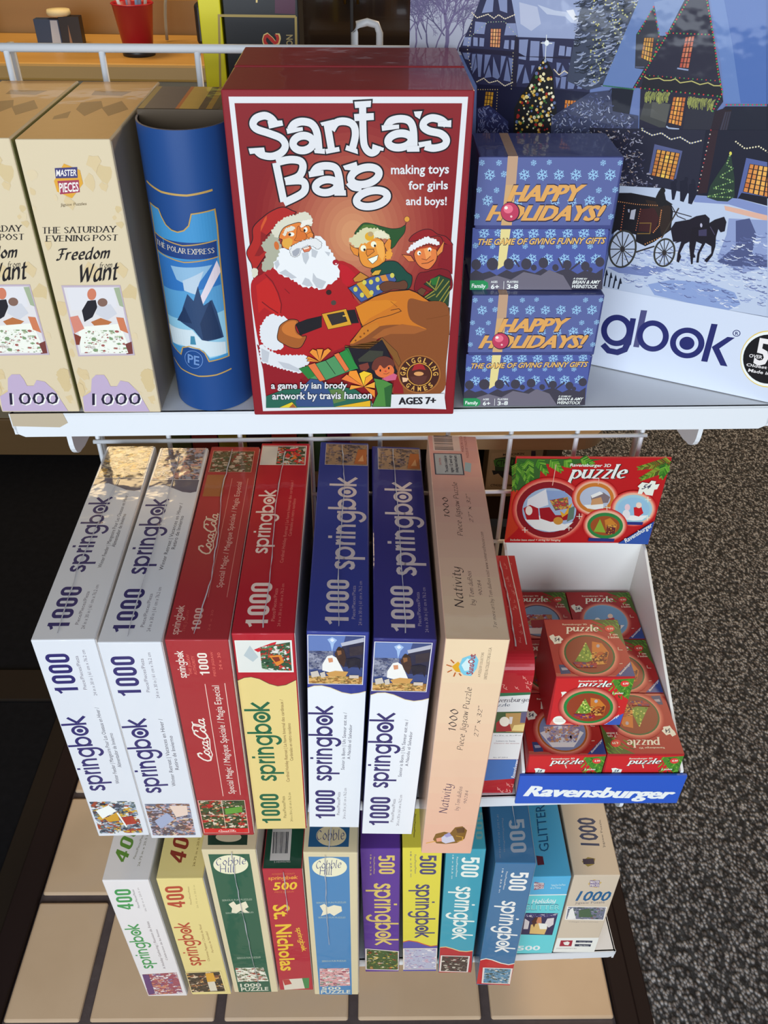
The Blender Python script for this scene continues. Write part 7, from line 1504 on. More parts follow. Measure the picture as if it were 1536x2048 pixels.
ART['CAN_F'] = r'''p|599|.55,5.13 1.27,5.23 1.42,5.69 1.68,6.19 2.08,6.49 2.51,6.58 2.97,6.44 3.35,6.1 3.62,5.32 5.11,5.22 5.15,6.33 5.09,8.4 5.05,12.05 4.97,16.28 3.54,16.45 3.31,15.74 2.93,15.4 2.15,15.29 1.57,15.55 1.32,16.23 .49,15.87 .5,13.37 .5,10.23 .51,7.28
p|600|.57,8.67 4.91,8.52 4.97,10.56 .61,11.09
p|601|.61,11.09 4.97,10.56 4.99,12.56 .56,13.37
p|602|.56,13.37 4.99,12.56 4.94,16 3.63,16.22 3.27,15.61 2.16,15.21 1.52,15.48 .65,15.62
p|603|1.59,9.13 4.57,8.99 3.23,10.57 1.91,10.09
p|604|2.37,10.09 3.96,9.35 3.17,11.07 2.39,10.82
p|605|4.88,8.75 5.08,9.58 3.6,11.87 3.27,11.69
p|606|2.59,11.07 2.99,11.57 3.42,10.45 3.65,11.94 4.28,11.56 4.52,12.57 4.77,14.65 3.31,14.8 2.7,13.87 1.69,13.36 2.08,12.2
p|607|1.45,13.36 2.22,12.07 2.64,13.35;3.24,13.35 4.16,11.56 4.52,13.6 4.65,14.65 3.32,14.66
p|608|.5,14.15 2.58,13.88 3.2,14.66 4.85,15.05 4.81,16 3.64,16.08 3.22,15.47 1.54,15.35 .65,15.62
p|609|2.39,14.4 2.69,14.38 2.73,15.07 2.27,15.1
p|610|.5,7.22 5.01,7.33 4.96,8.51 .46,8.44
s|611|0.08|0|.51,7.16 2.72,7.51 5.01,7.33;.46,8.44 2.67,8.71 4.99,8.51
s|611|0.09|1|.55,5.13 1.27,5.23 1.42,5.69 1.68,6.19 2.08,6.49 2.51,6.58 2.97,6.44 3.35,6.1 3.62,5.32 5.11,5.22 5.15,6.33 5.09,8.4 5.05,12.05 4.97,16.28 3.54,16.45 3.31,15.74 2.93,15.4 2.15,15.29 1.57,15.55 1.32,16.23 .49,15.87 .5,13.37 .5,10.23 .51,7.28
t|612|v|0.57,7.94 4.8,8.16 0.6,7.55|THE POLAR EXPRESS
s|611|0.11|0|.43,17.11 1.11,17.56 2.58,17.76 3.96,17.65 5.04,17.42
r|613|0.060|2.36,16.36 3.07,16.36 2.26,17.11
t|614|b|1.84,16.71 2.76,16.78 1.94,15.95|PE
s|611|0.14|0|.5,3.69 1.72,3.99 3.48,4.08 5.1,3.93'''
ART['W400_F'] = r'''t|615|d|2.31,6.19 2.71,1.8 0.52,6.29|400
t|615|w|2.06,20.83 2.14,9.63 0.89,20.96|springbok
t|616||3.02,5.95 3.04,1.92 2.78,5.94|Pieces/Pieces/Piezas
t|143||3.64,6.77 3.64,1.57 3.43,6.76|26.75 in x 20.5 in
t|617||3.48,21.05 3.43,9.08 3.17,21.05|A Holiday Gathering | Reunion de Fetes
t|617||4.1,18.75 4.09,10.97 3.85,18.75|Celebracion de las fiestas
p|618|.35,22.56 4.64,22.06 4.53,28 .1,28.45
m|619,620,621,622,623|110|15|0.35|.35,22.56 4.64,22.06 4.53,28 .1,28.45
p|624|.35,22.56 1.13,22.58 1.04,27.92 .19,28.32'''
ART['W400_T'] = r'''t|625|d|2.11,1.94 2.67,6.13 0.65,2.55|400
t|626||3.01,2.39 3.38,5.43 2.76,2.48|Pieces/Pieces/Piezas
t|626||3.66,1.57 3.86,5.43 3.42,1.57|26.75 in x 20.5 in'''
ART['Y400_F'] = r'''t|627|d|2.32,6.08 2.61,1.48 0.35,6.24|400
t|627|w|2.27,20.46 2.21,9.66 1,20.58|springbok
t|628||3.09,5.55 3.28,1.65 2.9,5.55|Pieces/Pieces/Piezas
t|629||3.71,6.37 3.93,1.35 3.52,6.36|26.75 in x 20.5 in
t|630||3.41,19.4 3.49,10.19 3.13,19.4|Christmas Puppies | Chiots de Noel
t|630||4.14,17.15 4.01,11.92 3.88,17.15|Perritos de Navidad
p|631|-0,22.45 4.3,22.14 4.41,27.88 .02,28.12
m|632,633,466,634,418|70|16|0.4|-0,22.45 4.3,22.14 4.41,27.88 .02,28.12
p|528|2.43,22.7 3.42,22.52 3.48,24.94 2.39,25.12
p|635|2.39,25.12 3.31,24.94 3.35,27.64 2.43,27.75
s|636|0.17|1|-0,22.45 4.3,22.14 4.41,27.88 .02,28.12'''
ART['Y400_T'] = r'''t|637|d|2.75,1.7 2.87,6.11 0.96,2.21|400
t|638||3.89,1.37 3.97,5.23 3.66,1.37|26.75 in x 20.5 in'''
ART['COBG_F'] = r'''p|639|.63,.82 4.89,.78 4.73,34.01 .57,34.1
e|640|2.75,2.89 4.58,2.9 2.55,4.8
t|641|g|1.24,3.02 4.41,2.75 1.29,1.52|Cobble
t|641|g|1.46,4.39 3.05,4.39 1.48,2.85|Hill
p|642|1.64,11.28 2.26,10.64 2.5,11.44 3.18,10.97 3.6,10.65 3.8,11.93 3.36,12.42 3.77,13.24 3.2,13.24 2.85,12.74 2.3,13.4 1.76,13.23 1.94,12.25
m|336,643,644,645,486|80|17|0.3|.79,27.16 4.24,27.07 4.6,30.88 .72,31.05
t|646|b|0.9,32.58 3.57,32.44 0.94,31.59|1000
t|646|b|0.91,33.76 4.39,33.59 0.95,32.75|PUZZLE
t|647||1,10.63 4.34,10.4 1.01,10.25|SERIOUS FUN PUZZLES
t|647||1.09,13.49 4.24,13.31 1.09,13.16|SERIOUS FUN PUZZLES
t|647||1.26,24.73 4.13,24.49 1.27,24.27|SERIOUS FUN PUZZLES'''
ART['COBB_F'] = r'''p|648|.53,.78 4.74,.78 4.76,34.1 .62,34.27
e|640|2.66,2.85 4.49,2.82 2.62,4.79
t|641|g|1.25,3.11 3.9,2.89 1.28,1.49|Cobble
t|641|g|1.57,4.35 2.94,4.33 1.56,2.56|Hill
p|642|1.36,11.07 1.9,10.6 2.26,11.36 2.95,10.89 3.77,11.19 3.83,12.26 3.29,12.89 2.9,13.37 2.45,12.75 1.98,13.07 1.44,13.39 1.7,12.29
m|649,650,651,652,653|80|17|0.3|.86,26.64 4.49,26.52 4.57,31.42 .75,31.74
t|646|b|0.93,32.73 3.35,32.62 0.96,31.86|500
t|646|b|0.81,33.86 4.55,33.69 0.84,32.86|PUZZLE
t|647||1,10.58 4.31,10.42 1.01,10.22|SERIOUS FUN PUZZLES
t|647||1.11,13.93 4.19,13.89 1.13,13.58|SERIOUS FUN PUZZLES
t|647||1.2,24.91 4.14,24.76 1.21,24.44|SERIOUS FUN PUZZLES'''
ART['COBB_T'] = r'''p|654|.48,.64 4.67,.67 4.73,4.21 .52,4.17
e|655|2.81,1.9 4.38,1.91 2.86,.75
t|163|g|1.34,1.42 4.25,1.52 1.2,2.59|Cobble'''
ART['COBG_T'] = r'''p|656|.61,.56 4.67,.55 4.55,2.25 .38,2.09
e|657|2.63,1.44 3.97,1.43 2.71,.89'''
ART['NICH_F'] = r'''t|658|b|0.87,4.36 3.46,4.21 1.11,2.73|500
t|659|w|0.51,2.22 3.69,2 0.56,1.7|springbok
t|660||1.02,4.99 3.15,4.89 1.04,4.68|PIECE JIGSAW
t|660||0.97,1.16 3.44,1.01 0.99,0.87|AUTHORITY ON QUALITY
t|658|bc|0.64,7.71 0.5,24.32 2.48,7.55|St. Nicholas
t|658|w|2.92,13.17 3.37,19.08 3.33,12.96|springbok
p|612|.53,26.76 3.8,26.27 3.76,29.27 .58,29.77
p|661|2.99,26.35 3.89,26.27 3.76,29.27 3.21,29.35
p|300|.53,26.76 1.35,26.67 1.63,28 .7,28.42'''
ART['NICH_T'] = r'''p|662|.73,.98 2.88,1.01 2.82,4.68 .68,4.67
s|663|0.10|0|.99,1.8 .87,4.33
s|663|0.05|0|1.14,1.8 1.03,4.33
s|663|0.10|0|1.3,1.8 1.18,4.33
s|663|0.05|0|1.45,1.8 1.34,4.33;1.6,1.8 1.5,4.33
s|663|0.08|0|1.76,1.8 1.66,4.33;1.91,1.8 1.82,4.33
s|663|0.05|0|2.07,1.8 1.97,4.33;2.22,1.8 2.13,4.33
s|663|0.11|0|2.38,1.8 2.29,4.33
s|663|0.08|0|2.53,1.8 2.45,4.33
t|662||1.21,0.73 2.97,0.79 1.19,0.91|5 HSW02982'''
ART['PURP_F'] = r'''t|664|d|1.95,1.36 1.99,5.28 3.76,1.38|500
t|664|w|1.38,7.38 1.41,22.51 3.29,7.41|springbok
t|664||1.45,1.64 1.4,5.27 1.6,1.64|Piece/Piece/Pieza
t|664||1.06,1.21 0.98,5.56 1.22,1.21|18 x 23.5
m|665,666,667,668,489,669|80|86|0.25|.19,23.41 4.31,24.22 4.34,29.46 .08,29.19
s|670|0.20|1|.19,23.41 4.31,24.22 4.34,29.46 .08,29.19'''
ART['YELL_F'] = r'''p|671|.01,21.85 .75,21.48 1.78,21.84 2.73,22.57 3.5,23.04 4.32,22.82 4.4,30.66 -.02,30.7
s|672|0.19|0|.01,21.85 .75,21.48 1.78,21.84 2.73,22.57 3.5,23.04 4.32,22.82
t|673|d|1.88,1.49 1.92,5.5 3.75,1.57|500
t|673|w|1.48,7.77 1.5,20.75 3.1,7.76|springbok
t|673||1.31,1.29 1.37,5.35 1.52,1.29|Piece/Pieces/Piezas
t|673||0.83,0.73 0.88,6.1 1.01,0.73|18 x 23.5 in
m|674,675,676,677,277|80|95|0.25|.1,23.59 4.31,23.56 4.33,29.38 .09,29.41
s|670|0.20|1|.1,23.59 4.31,23.56 4.33,29.38 .09,29.41'''
ART['TEAL_F'] = r'''p|678|.04,22.89 .79,22.78 1.66,23.28 2.55,23.93 3.42,24.09 4.21,23.87 4.36,30.29 .09,30.24
s|679|0.19|0|.04,22.89 .79,22.78 1.66,23.28 2.55,23.93 3.42,24.09 4.21,23.87
t|680|d|1.77,1.5 1.84,5.73 3.76,1.66|500
t|680|w|1.4,7.85 1.44,20.71 3.11,8.03|springbok
t|680||1.2,1.49 1.29,5.72 1.38,1.49|Piece/Pieces/Piezas
t|680||0.73,1.06 0.81,6.17 0.88,1.06|18 x 23.5 in
m|681,480,682,612,551|80|90|0.25|.31,25.14 3.84,25.38 3.82,29.8 .26,29.56
s|670|0.20|1|.31,25.14 3.84,25.38 3.82,29.8 .26,29.56'''
ART['SLAT_F'] = r'''p|683|-.05,22.94 .7,22.51 1.46,22.83 2.66,23.71 3.63,24.1 4.38,23.75 4.47,30.03 -.11,29.7
s|684|0.21|0|-.05,22.94 .7,22.51 1.46,22.83 2.66,23.71 3.63,24.1 4.38,23.75
t|685|d|1.83,1.86 1.86,5.74 3.79,1.92|500
t|685|w|1.4,8.1 1.66,20.67 3.01,8.31|springbok
t|685||1.31,1.72 1.28,5.58 1.49,1.71|Piece/Pieces/Piezas
t|685||0.82,1.1 0.87,6.26 0.98,1.1|18 x 23.5 in
m|686,431,687,688,689|80|89|0.25|.6,25.01 4.14,25.18 4.2,29.51 .75,29.32
s|670|0.22|1|.6,25.01 4.14,25.18 4.2,29.51 .75,29.32'''
ART['SLAT_T'] = r'''t|690|d|1.94,5.14 1.78,1.2 3.67,5.25|500
t|399||1.2,5.31 1.04,1.28 1.39,5.32|Piece/Pieces/Piezas
t|399||0.69,5.77 0.49,0.58 0.9,5.78|18" x 23.5" | 45.7 cm x 59.6 cm'''
ART['TEAL_T'] = r'''t|691|d|3.65,4.5 3.32,1.22 4.41,4.49|500'''
ART['YELL_T'] = r'''t|692|b|1.46,4.1 1.25,1.27 1.61,4.1|Pieces/Pieces/Piezas'''
ART['GLIT_F'] = r'''p|693|-1.43,4.23 4.69,4.25 4.79,19.78 -.8,19.79
s|694|0.22|0|-.7,4.25 4.87,4.25
p|695|.52,1.08 1.73,1.47 1.78,2.71 .63,3.03
t|342|b|0.52,1.96 1.74,1.93 0.46,1.32|MASTER
t|342|b|0.64,2.74 1.79,2.71 0.58,2.14|PIECES
t|696||2.62,2.2 4.32,2.08 2.57,1.74|Taking Fun One Piece
t|696||2.6,2.81 3.87,2.78 2.55,2.38|at a Time
t|697|G|0.7,6.33 3.73,6.13 0.53,5.21|Holiday
t|698|b|-0.16,7.92 4.38,8.07 -0.27,6.37|GLITTER
t|699||-0.13,7.81 4.33,7.96 -0.21,6.6|GLITTER
p|700|.2,8.66 4.29,8.87 4.23,14.68 -.11,14.36
p|701|3.09,10.23 3.93,10.06 4.04,11.84 3.56,12.62 2.89,11.8;.25,10.13 .9,10.94 .91,12.93 .33,12.91
p|702|1.53,9.78 2.28,9.73 2.5,11.39 1.91,11.57
p|703|1.17,11.74 2.28,11.38 3.37,12.61 3.19,14.44 1.23,14.16
p|704|2.08,11.37 3.25,11.61 3.32,13.02 2.45,12.99
p|387|1.18,10.95 1.53,9.78 1.89,9.6 1.64,12.55
m|595,705,706,701|24|21|0.25|.2,8.73 4.26,8.95 4.28,9.88 .21,9.74
t|697|b|0.07,18.82 3.09,18.85 0.03,17.54|500'''
ART['GLIT_T'] = r'''t|707|b|2.79,3.26 3.22,9.57 1.34,3.09|GLITTER
t|708||2.68,3.3 3.12,9.58 1.49,3.17|GLITTER
p|325|1,2.71 1.8,2.6 1.81,1.55 .99,1.47'''
ART['TAN_F'] = r'''p|709|2.56,.87 3.09,1.36 3.58,1.58 3.31,2.17 3.16,2.89 2.58,2.7 1.93,1.99 2.18,1.29
p|710|2.06,1.11 3.23,1.12 3.42,2.71 2.25,2.63
t|448|b|2.23,1.81 3.3,1.79 2.13,1.22|MASTER
t|448|b|2.31,2.56 3.39,2.53 2.22,1.99|PIECES
t|711|bi|0.99,5.97 5.25,6.07 0.87,3.63|1000
t|712||1.08,6.83 4.72,6.66 1.02,6.31|Jigsaw Puzzle
p|713|.19,7.39 5.21,7.57 5.37,11.05 .35,10.86
m|455,714,715,716,717|100|22|0.2|.36,7.58 5.06,7.76 5.22,10.81 .5,10.62
p|718|.64,8.23 .93,7.66 1.73,10.55 .6,10.62
p|719|1.79,8.42 3.02,7.86 3.75,10.17 2.05,10.16
t|720||0.91,11.53 4.74,11.6 0.88,11.25|Village Christmas
p|721|.1,15.79 5.7,15.74 5.64,19.92 -.02,19.79
p|722|.62,16.46 2.19,16.47 2.23,18.12 .64,18.11
p|723|.99,17.05 1.54,16.72 1.88,17.06 1.79,17.82 1.28,17.73
p|724|2.62,16.48 4.8,16.57 4.81,17.16 2.63,17.06;2.61,17.49 4.76,17.59 4.78,18.23 2.66,18.13
t|725||3.09,16.98 4.64,17.08 3.05,16.69|Google play
t|725|b|3.21,18.04 4.51,18.14 3.16,17.7|App Store
t|726||0.38,18.84 3.03,18.9 0.37,18.58|MASTERPIECES'''
ART['TAN_T'] = r'''t|727|bi|3.73,3.77 3.92,7.76 1.47,3.45|1000
t|728||4.42,3.58 4.64,7.3 4.17,3.48|Jigsaw Puzzle
p|729|1.24,1.75 2.08,2.32 2.94,2.13 2.61,1.37 1.84,1.09
p|730|1.4,2.09 2.76,2.13 2.72,1.46 1.39,1.41'''
ART['BLACK_F'] = r'''s|731|0.21|0|6.44,2.54 -.51,2.54 -1.01,8.54;6.44,2.54 6.24,8.47
t|732|b|3.29,4.94 3.37,3.85 4.94,4.92|S
t|733|b|3.37,4.85 3.44,3.94 4.8,4.84|S
t|732|b|2.23,1.5 2.32,0.47 3.07,1.49|T
t|732|b|3.22,5.89 3.28,5.07 1.85,5.9|L
t|734|b|6.02,4.91 6.07,4 5.43,4.92|ON
p|735|4.67,.86 6.48,.84 6.4,2.37 4.57,2.31'''
ART['GAME_F'] = r'''p|736|.28,.84 6.13,.29 5.92,6.55 .18,6.47
p|737|.83,1.74 2.51,1.34 4.27,1.72 4.62,2.9 3.65,3.97 2.38,4.24 1.02,3.71
p|738|.64,2 1.48,1.74 3.43,1.91 3.54,2.96 1.83,3.12 .91,2.97
t|739|b|1.06,2.97 4.38,2.69 1.07,2.02|CTHULHU
p|740|.59,3.71 3.65,3.97 4.61,4.76 3.77,5.04 2.81,4.24 2.24,5.05 1.51,4.24 .88,4.51
t|740|b|0.62,6.47 4.36,6.45 0.63,6.08|CTHULHU GAMBIT
p|741|5.66,.42 6.25,.42 6.37,1.32 5.72,1.32
t|742|b|1.86,1.27 4.73,1.07 1.86,0.9|MUNCHKIN'''
ART['RED_F'] = r'''p|743|1.05,4.24 4.71,4.24 4.36,14.53 .83,14.52
p|744|1.04,4.1 4.68,3.96 4.69,4.28 1.08,4.59
t|745|v|0.25,5.47 4.28,5.34 0.29,4.85|Ravensburger
t|746|v|0.31,6.1 2.32,6.05 0.34,5.65|puzzle
p|747|.85,6.91 4.38,6.83 4.37,10.19 1.04,10.18
p|748|2.03,7.1 4.28,7.01 4.24,10.09 2.32,9.99
p|749|1.24,8.57 1.65,8.02 2.53,8.58 2.91,9.9 1.37,9.99
e|750|2.04,8.39 2.53,8.39 2.12,9.14
p|751|2.43,7.65 2.78,7.65 2.79,8.76 2.55,8.76
p|752|3.52,6.92 4.33,6.88 4.35,8.58 3.59,8.58
p|753|3.04,8.95 4.08,8.77 4.15,9.9 2.9,9.8
t|754||1.2,10.7 3.89,10.67 1.21,10.51|14 x 20 in., ca. 36 x 49 cm
t|755||1.53,11.59 3.43,11.6 1.53,11.36|Letters to Santa
t|756||1.32,11.94 3.88,11.95 1.33,11.75|Chansons des vacances
t|754||1.48,14.32 2.95,14.32 1.49,14.12|No. 07 509 0
p|757|.83,14.58 4.37,14.55 4.27,17.87 .78,18.29
t|383|b|4.08,17.87 4.18,14.67 3.68,17.66|Ravensburger
s|758|0.07|0|1.26,2.85 1.48,2.92 1.41,3.26 1.39,3.26;2.77,3.2 2.65,3.47 2.47,3.12 2.91,3.61
s|758|0.09|0|3.81,18.92 4.07,18.98 4.01,19.43 3.97,19.44
s|758|0.08|0|4.15,3.49 4.38,3.52 4.34,3.89 4.29,3.91
s|758|0.07|0|3.86,2.47 4.04,2.74 3.84,2.9 4,2.88;2.1,1.43 2.01,1.74 1.81,1.43 2.23,1.84
s|758|0.08|0|3.61,2.39 3.65,2.76 3.39,2.61 3.75,2.8;-.2,2.56 .01,2.76 -.16,3 -.07,2.97
s|758|0.07|0|2.25,1.5 2.04,1.58 2.01,1.2 2.38,1.9;3.65,1.44 3.57,1.76 3.36,1.45 3.78,1.84;3.33,1.85 3.16,2.02 3.05,1.63 3.47,2.25
s|758|0.09|0|4.73,20.22 4.85,20.69 4.55,20.65 4.89,20.75;3.09,20.03 2.99,20.44 2.76,20.02 3.25,20.57
s|758|0.07|0|1.7,3.19 1.68,3.56 1.43,3.33 1.83,3.6;3.82,3.22 3.63,3.36 3.55,2.96 3.96,3.63
s|758|0.09|0|2.72,19.71 2.52,19.94 2.4,19.44 2.88,20.24
s|758|0.07|0|-.14,2.73 -.05,3.09 -.31,3.05 -.02,3.14
s|758|0.09|0|3.74,19.93 3.91,20.36 3.63,20.44 3.9,20.46;3.6,18.86 3.42,19.12 3.28,18.63 3.76,19.38;3.41,19.75 3.55,20.19 3.27,20.21 3.57,20.27;4.69,18.7 4.61,19.12 4.36,18.74 4.85,19.22'''
ART['RED_T'] = r'''s|759|0.05|0|2.58,7.7 2.54,7.34 2.37,7.44 2.62,7.34
s|759|0.06|0|2.89,11.73 2.85,11.33 2.68,11.46 2.93,11.33
s|759|0.05|0|3.44,5.13 3.34,4.8 3.22,5.03 3.47,4.78;2.95,3.27 3.11,3.25 3,2.93 2.99,2.94
s|759|0.06|0|2.72,9.29 2.63,8.92 2.49,9.15 2.76,8.91;3.28,9.66 3.33,9.34 3.13,9.26 3.32,9.28;3,13.59 2.81,13.45 2.85,13.88 3.04,13.18;3.25,7.57 3.19,7.2 3.03,7.36 3.29,7.2
s|759|0.05|0|3.27,7.4 3.09,7.25 3.11,7.63 3.3,7.04;3.28,5.07 3.32,4.77 3.13,4.71 3.32,4.72;2.63,10.06 2.57,9.68 2.41,9.83 2.67,9.68;3.04,13.31 3.02,12.91 2.83,12.99 3.08,12.91;2.8,8.66 2.8,8.3 2.61,8.32 2.84,8.28;2.89,1.35 2.78,1.06 2.68,1.3 2.93,1.03;2.93,.36 2.76,.27 2.81,.6 2.97,.04;3.27,4.22 3.18,3.89 3.05,4.09 3.3,3.88;2.84,.36 2.89,.09 2.7,.02 2.87,.04;2.53,4.76 2.54,4.43 2.35,4.45 2.57,4.41;2.45,1.06 2.47,.76 2.29,.76 2.49,.74;3.29,9.67 3.11,9.46 3.11,9.85 3.33,9.29
s|759|0.06|0|3.22,9.41 3.39,9.38 3.27,9.02 3.26,9.03
s|759|0.05|0|3.11,10.62 3,10.26 2.87,10.52 3.14,10.24
s|759|0.06|0|3.24,1.85 3.21,1.53 3.05,1.63 3.28,1.53;3.54,10.3 3.37,10.08 3.36,10.47 3.58,9.92;3.06,2.95 2.97,2.63 2.85,2.86 3.1,2.62;3.18,8.37 3.22,8.03 3.02,7.99 3.22,7.99;3.33,4.1 3.4,3.83 3.21,3.72 3.37,3.76
s|759|0.05|0|2.5,3.69 2.65,3.6 2.51,3.31 2.54,3.35;2.99,11.37 2.99,10.99 2.8,11.03 3.03,10.98
s|759|0.06|0|3.55,8.43 3.72,8.37 3.59,8.04 3.59,8.06;2.58,2.01 2.65,1.75 2.47,1.65 2.62,1.68;3,7.32 2.93,6.96 2.78,7.14 3.04,6.95;3.43,13.79 3.61,13.74 3.47,13.36 3.47,13.38;2.99,11.77 2.95,11.38 2.78,11.51 3.03,11.38
s|760|0.10|0|3.35,15.17 3.54,7.63 3.55,2.38 3.87,-.31'''

# measured poses: bottom front centre x, y, z, turn, lean, width, height (cm / radians)
POSE = {
    'W1': (-24.82, 46.95, 60.62, 0.0237, 0.0070, 5.10, 28.85),
    'W2': (-19.45, 46.68, 60.75, 0.0145, 0.0070, 5.10, 28.85),
    'CK': (-14.24, 46.96, 60.59, 0.0125, 0.0111, 5.10, 28.85),
    'RD': (-8.92, 47.66, 60.54, 0.0121, 0.0089, 5.10, 28.85),
    'B1': (-3.57, 47.80, 60.47, 0.0056, 0.0347, 5.10, 28.85),
    'B2': (1.83, 47.02, 60.58, 0.0048, 0.0371, 5.10, 28.85),
    '4W': (-25.58, 46.24, 24.30, -0.0007, -0.0105, 4.97, 28.80),
    '4Y': (-20.00, 46.40, 24.33, 0.0009, -0.0062, 4.97, 28.80),
    '5P': (1.80, 49.02, 24.30, -0.0072, -0.0189, 4.35, 30.03),
    '5Y': (6.71, 49.07, 24.38, -0.0120, -0.0293, 4.35, 30.03),
    '5T': (11.26, 48.88, 24.33, -0.0099, -0.0228, 4.35, 30.03),
    '5B': (16.13, 47.30, 24.18, -0.0203, -0.0119, 4.35, 30.03),
    'SB': (-1.26, 56.76, 104.60, 0.0048, -0.0069, 15.63, 23.35),
    'HL': (12.40, 58.31, 104.60, 0.0178, -0.0019, 9.76, 9.44),
    'HU': (12.28, 59.13, 114.04, -0.0083, -0.0115, 9.76, 9.44),
    'FR': (-19.44, 56.96, 104.60, 0.0057, -0.0090, 6.05, 20.27),
    'NA': (7.76, 44.92, 60.91, -0.0034, 0.0199, 5.00, 31.14),
    'GC': (-14.34, 46.64, 24.22, -0.0033, -0.0038, 5.59, 34.10),
    'BC': (-4.06, 46.29, 24.44, -0.0100, 0.0028, 5.59, 34.10),
    'SN': (-9.21, 46.87, 24.29, -0.0053, -0.0007, 4.26, 29.82),
    'GL': (22.02, 51.26, 24.29, 0.0028, -0.0183, 4.78, 19.76),
    'TN': (27.34, 51.37, 24.29, -0.0067, -0.0098, 5.52, 19.85),
    'BP': (18.28, 65.87, 104.60, -0.4395, 0.0000, 34.00, 30.00),
    'HD': (24.20, 75.00, 76.00, 0.0000, 0.0000, 16.90, 12.10),
    'SG': (24.00, 50.55, 60.50, 0.0000, 0.0000, 17.20, 4.90),
    'OT': (22.20, 54.50, 68.30, 0.0000, 0.0000, 7.90, 7.60),
    'OF': (19.95, 50.95, 60.70, 0.0000, 0.0000, 7.80, 7.60),
    'OR': (27.85, 50.95, 60.70, 0.0000, 0.0000, 7.80, 7.60),
    'RB': (13.25, 51.80, 60.60, 0.0000, 0.0000, 4.10, 20.50),
    'CN': (-12.55, 57.35, 104.60, 0.0000, 0.0000, 6.40, 20.80),
    'BK': (-9.95, 88.00, 82.00, 0.0000, 0.0000, 6.70, 48.00),
    'CT': (20.90, 95.00, 68.90, 0.0000, 0.0000, 9.20, 6.80),
}

# ------------------------------------------------------------------ setting
def struct(o): o['kind'] = 'structure'; return o
mb = MB(); mb.box(43.3, 300, -320, 270, -3, 0, M_CARPET); mb.box(-30, 43.3, 121, 270, -3, 0, M_CARPET); struct(mb.build('floor'))
mb = MB(); mb.box(-55.3, 37.7, -320, 113, -3, -0.5, M_GROUT)
for i in range(-1, 6):
    for j in range(-4, 6):
        x0 = -63.2 + 20.3 * i; y0 = 12.4 + 19.7 * j; a, b = max(x0 + .75, -55.1), min(x0 + 19.55, 37.6); c, d = max(y0 + .7, -320), min(y0 + 19.0, 112.8)
        if b - a > 1 and d - c > 1: mb.box(a, b, c, d, -1.5, 0.0, M_TILE, 0.35)
struct(mb.build('floor'))
mb = MB(); mb.box(-300, -63.3, -320, 270, -3, 0, M_DARKFLOOR); mb.box(-63.3, -30, 121, 270, -3, 0, M_DARKFLOOR); struct(mb.build('floor'))  # near-black floor area to the left of the tiles and behind them
mb = MB(); mb.box(37.7, 40.9, -320, 113, -3, 0.9, M_TRIM, .2); mb.box(40.9, 43.3, -320, 113, -3, 0.5, M_TRIM, .2); struct(mb.build('trim_1'))
mb = MB(); mb.box(-59.6, -55.3, -320, 113, -3, 0.9, M_TRIM, .2); mb.box(-63.3, -59.6, -320, 113, -3, 0.6, M_TRIM2, .2); struct(mb.build('trim_2'))
mb = MB(); mb.box(-300, 43.3, 113, 121, -3, 0.7, M_TRIM2, .2); struct(mb.build('trim_3'))
mb = MB(); mb.box(-300, 300, 270, 274, -3, 260, M_WALL); struct(mb.build('wall_back'))
mb = MB(); mb.box(-304, 304, -206, -198, -3, 84, M_TRIM); struct(mb.build('wall_front_blocker'))  # unseen low wall, added to keep bright reflections off the glossy box fronts
mb = MB(); mb.box(-304, -300, -60, 274, -3, 260, M_WALL); struct(mb.build('wall_left'))
mb = MB(); mb.box(300, 304, -60, 274, -3, 260, M_WALL); struct(mb.build('wall_right'))
mb = MB(); mb.box(-304, 304, -60, 274, 260, 264, plain('ceiling_paint', (.45, .42, .38), .9)); struct(mb.build('ceiling'))

# ------------------------------------------------------------------ display rack
rack = empty('display_rack', (1.7, 77.9, 0), (0, 0, 0.0297))
tag(rack, 'white wire display rack with three sheet metal shelves, carrying all the puzzle boxes', 'display rack')
WX = [-31.2, -23.6, -15.9, -8.2, -0.6, 6.9, 13.9, 21.3, 28.6]
for x in WX:
    m = MB(); m.tube([(x, 0, 1.0), (x, 0, 126.6)], 0.27, M_WIRE); m.build('vertical_wire', rack)
for x in (WX[0] - .3, WX[-1] + .3):
    m = MB(); m.tube([(x, 2.2, 0.0), (x, 2.2, 126.6), (x, 0, 126.6)], 0.3, M_WIRE); m.build('end_rod', rack)
for k in range(16):
    z = 126.6 - 7.56 * k
    m = MB(); m.tube([(WX[0] - .4, -.45 if k else 0, z), (WX[-1] + .4, -.45 if k else 0, z)], 0.34 if k == 0 else 0.24, M_WIRE); m.build('horizontal_wire', rack)
def shelf(zt, dep, lab):
    m = MB(); t = 2.15 if lab == 1 else 1.75
    prof = [(-30.6, zt), (-30.6, zt - t + .9), (-30.35, zt - t + .3), (-29.8, zt - t), (29.8, zt - t), (30.35, zt - t + .3), (30.6, zt - t + .9), (30.6, zt)]
    m.prism(prof, 'y', -dep, -dep + .25, M_WHITE)
    m.box(-30.55, 30.55, -dep, -.8, zt - .25, zt, M_WHITE, .08)
    for x in (-30.55, 30.3): m.box(x, x + .25, -dep, -.8, zt - 1.9, zt, M_WHITE)
    o = m.build('shelf', rack)
    for x in (-26.9, 25.2):
        b = MB(); pr = [(-.6, zt - .2), (-.6, zt - 6.2), (-dep + 3.2, zt - 5.2)] + [(-dep + 2.4 - 1.6 * math.sin(a), zt - 3.4 - 1.6 * math.cos(a)) for a in [i * .3 for i in range(6)]] + [(-dep + .8, zt - .2)]
        b.prism(pr, 'x', x, x + .4, M_WHITE); b.build('bracket', o)
    return o
s1 = shelf(104.55, 20.2, 1); shelf(60.55, 26.9, 2); shelf(24.25, 27.3, 3)
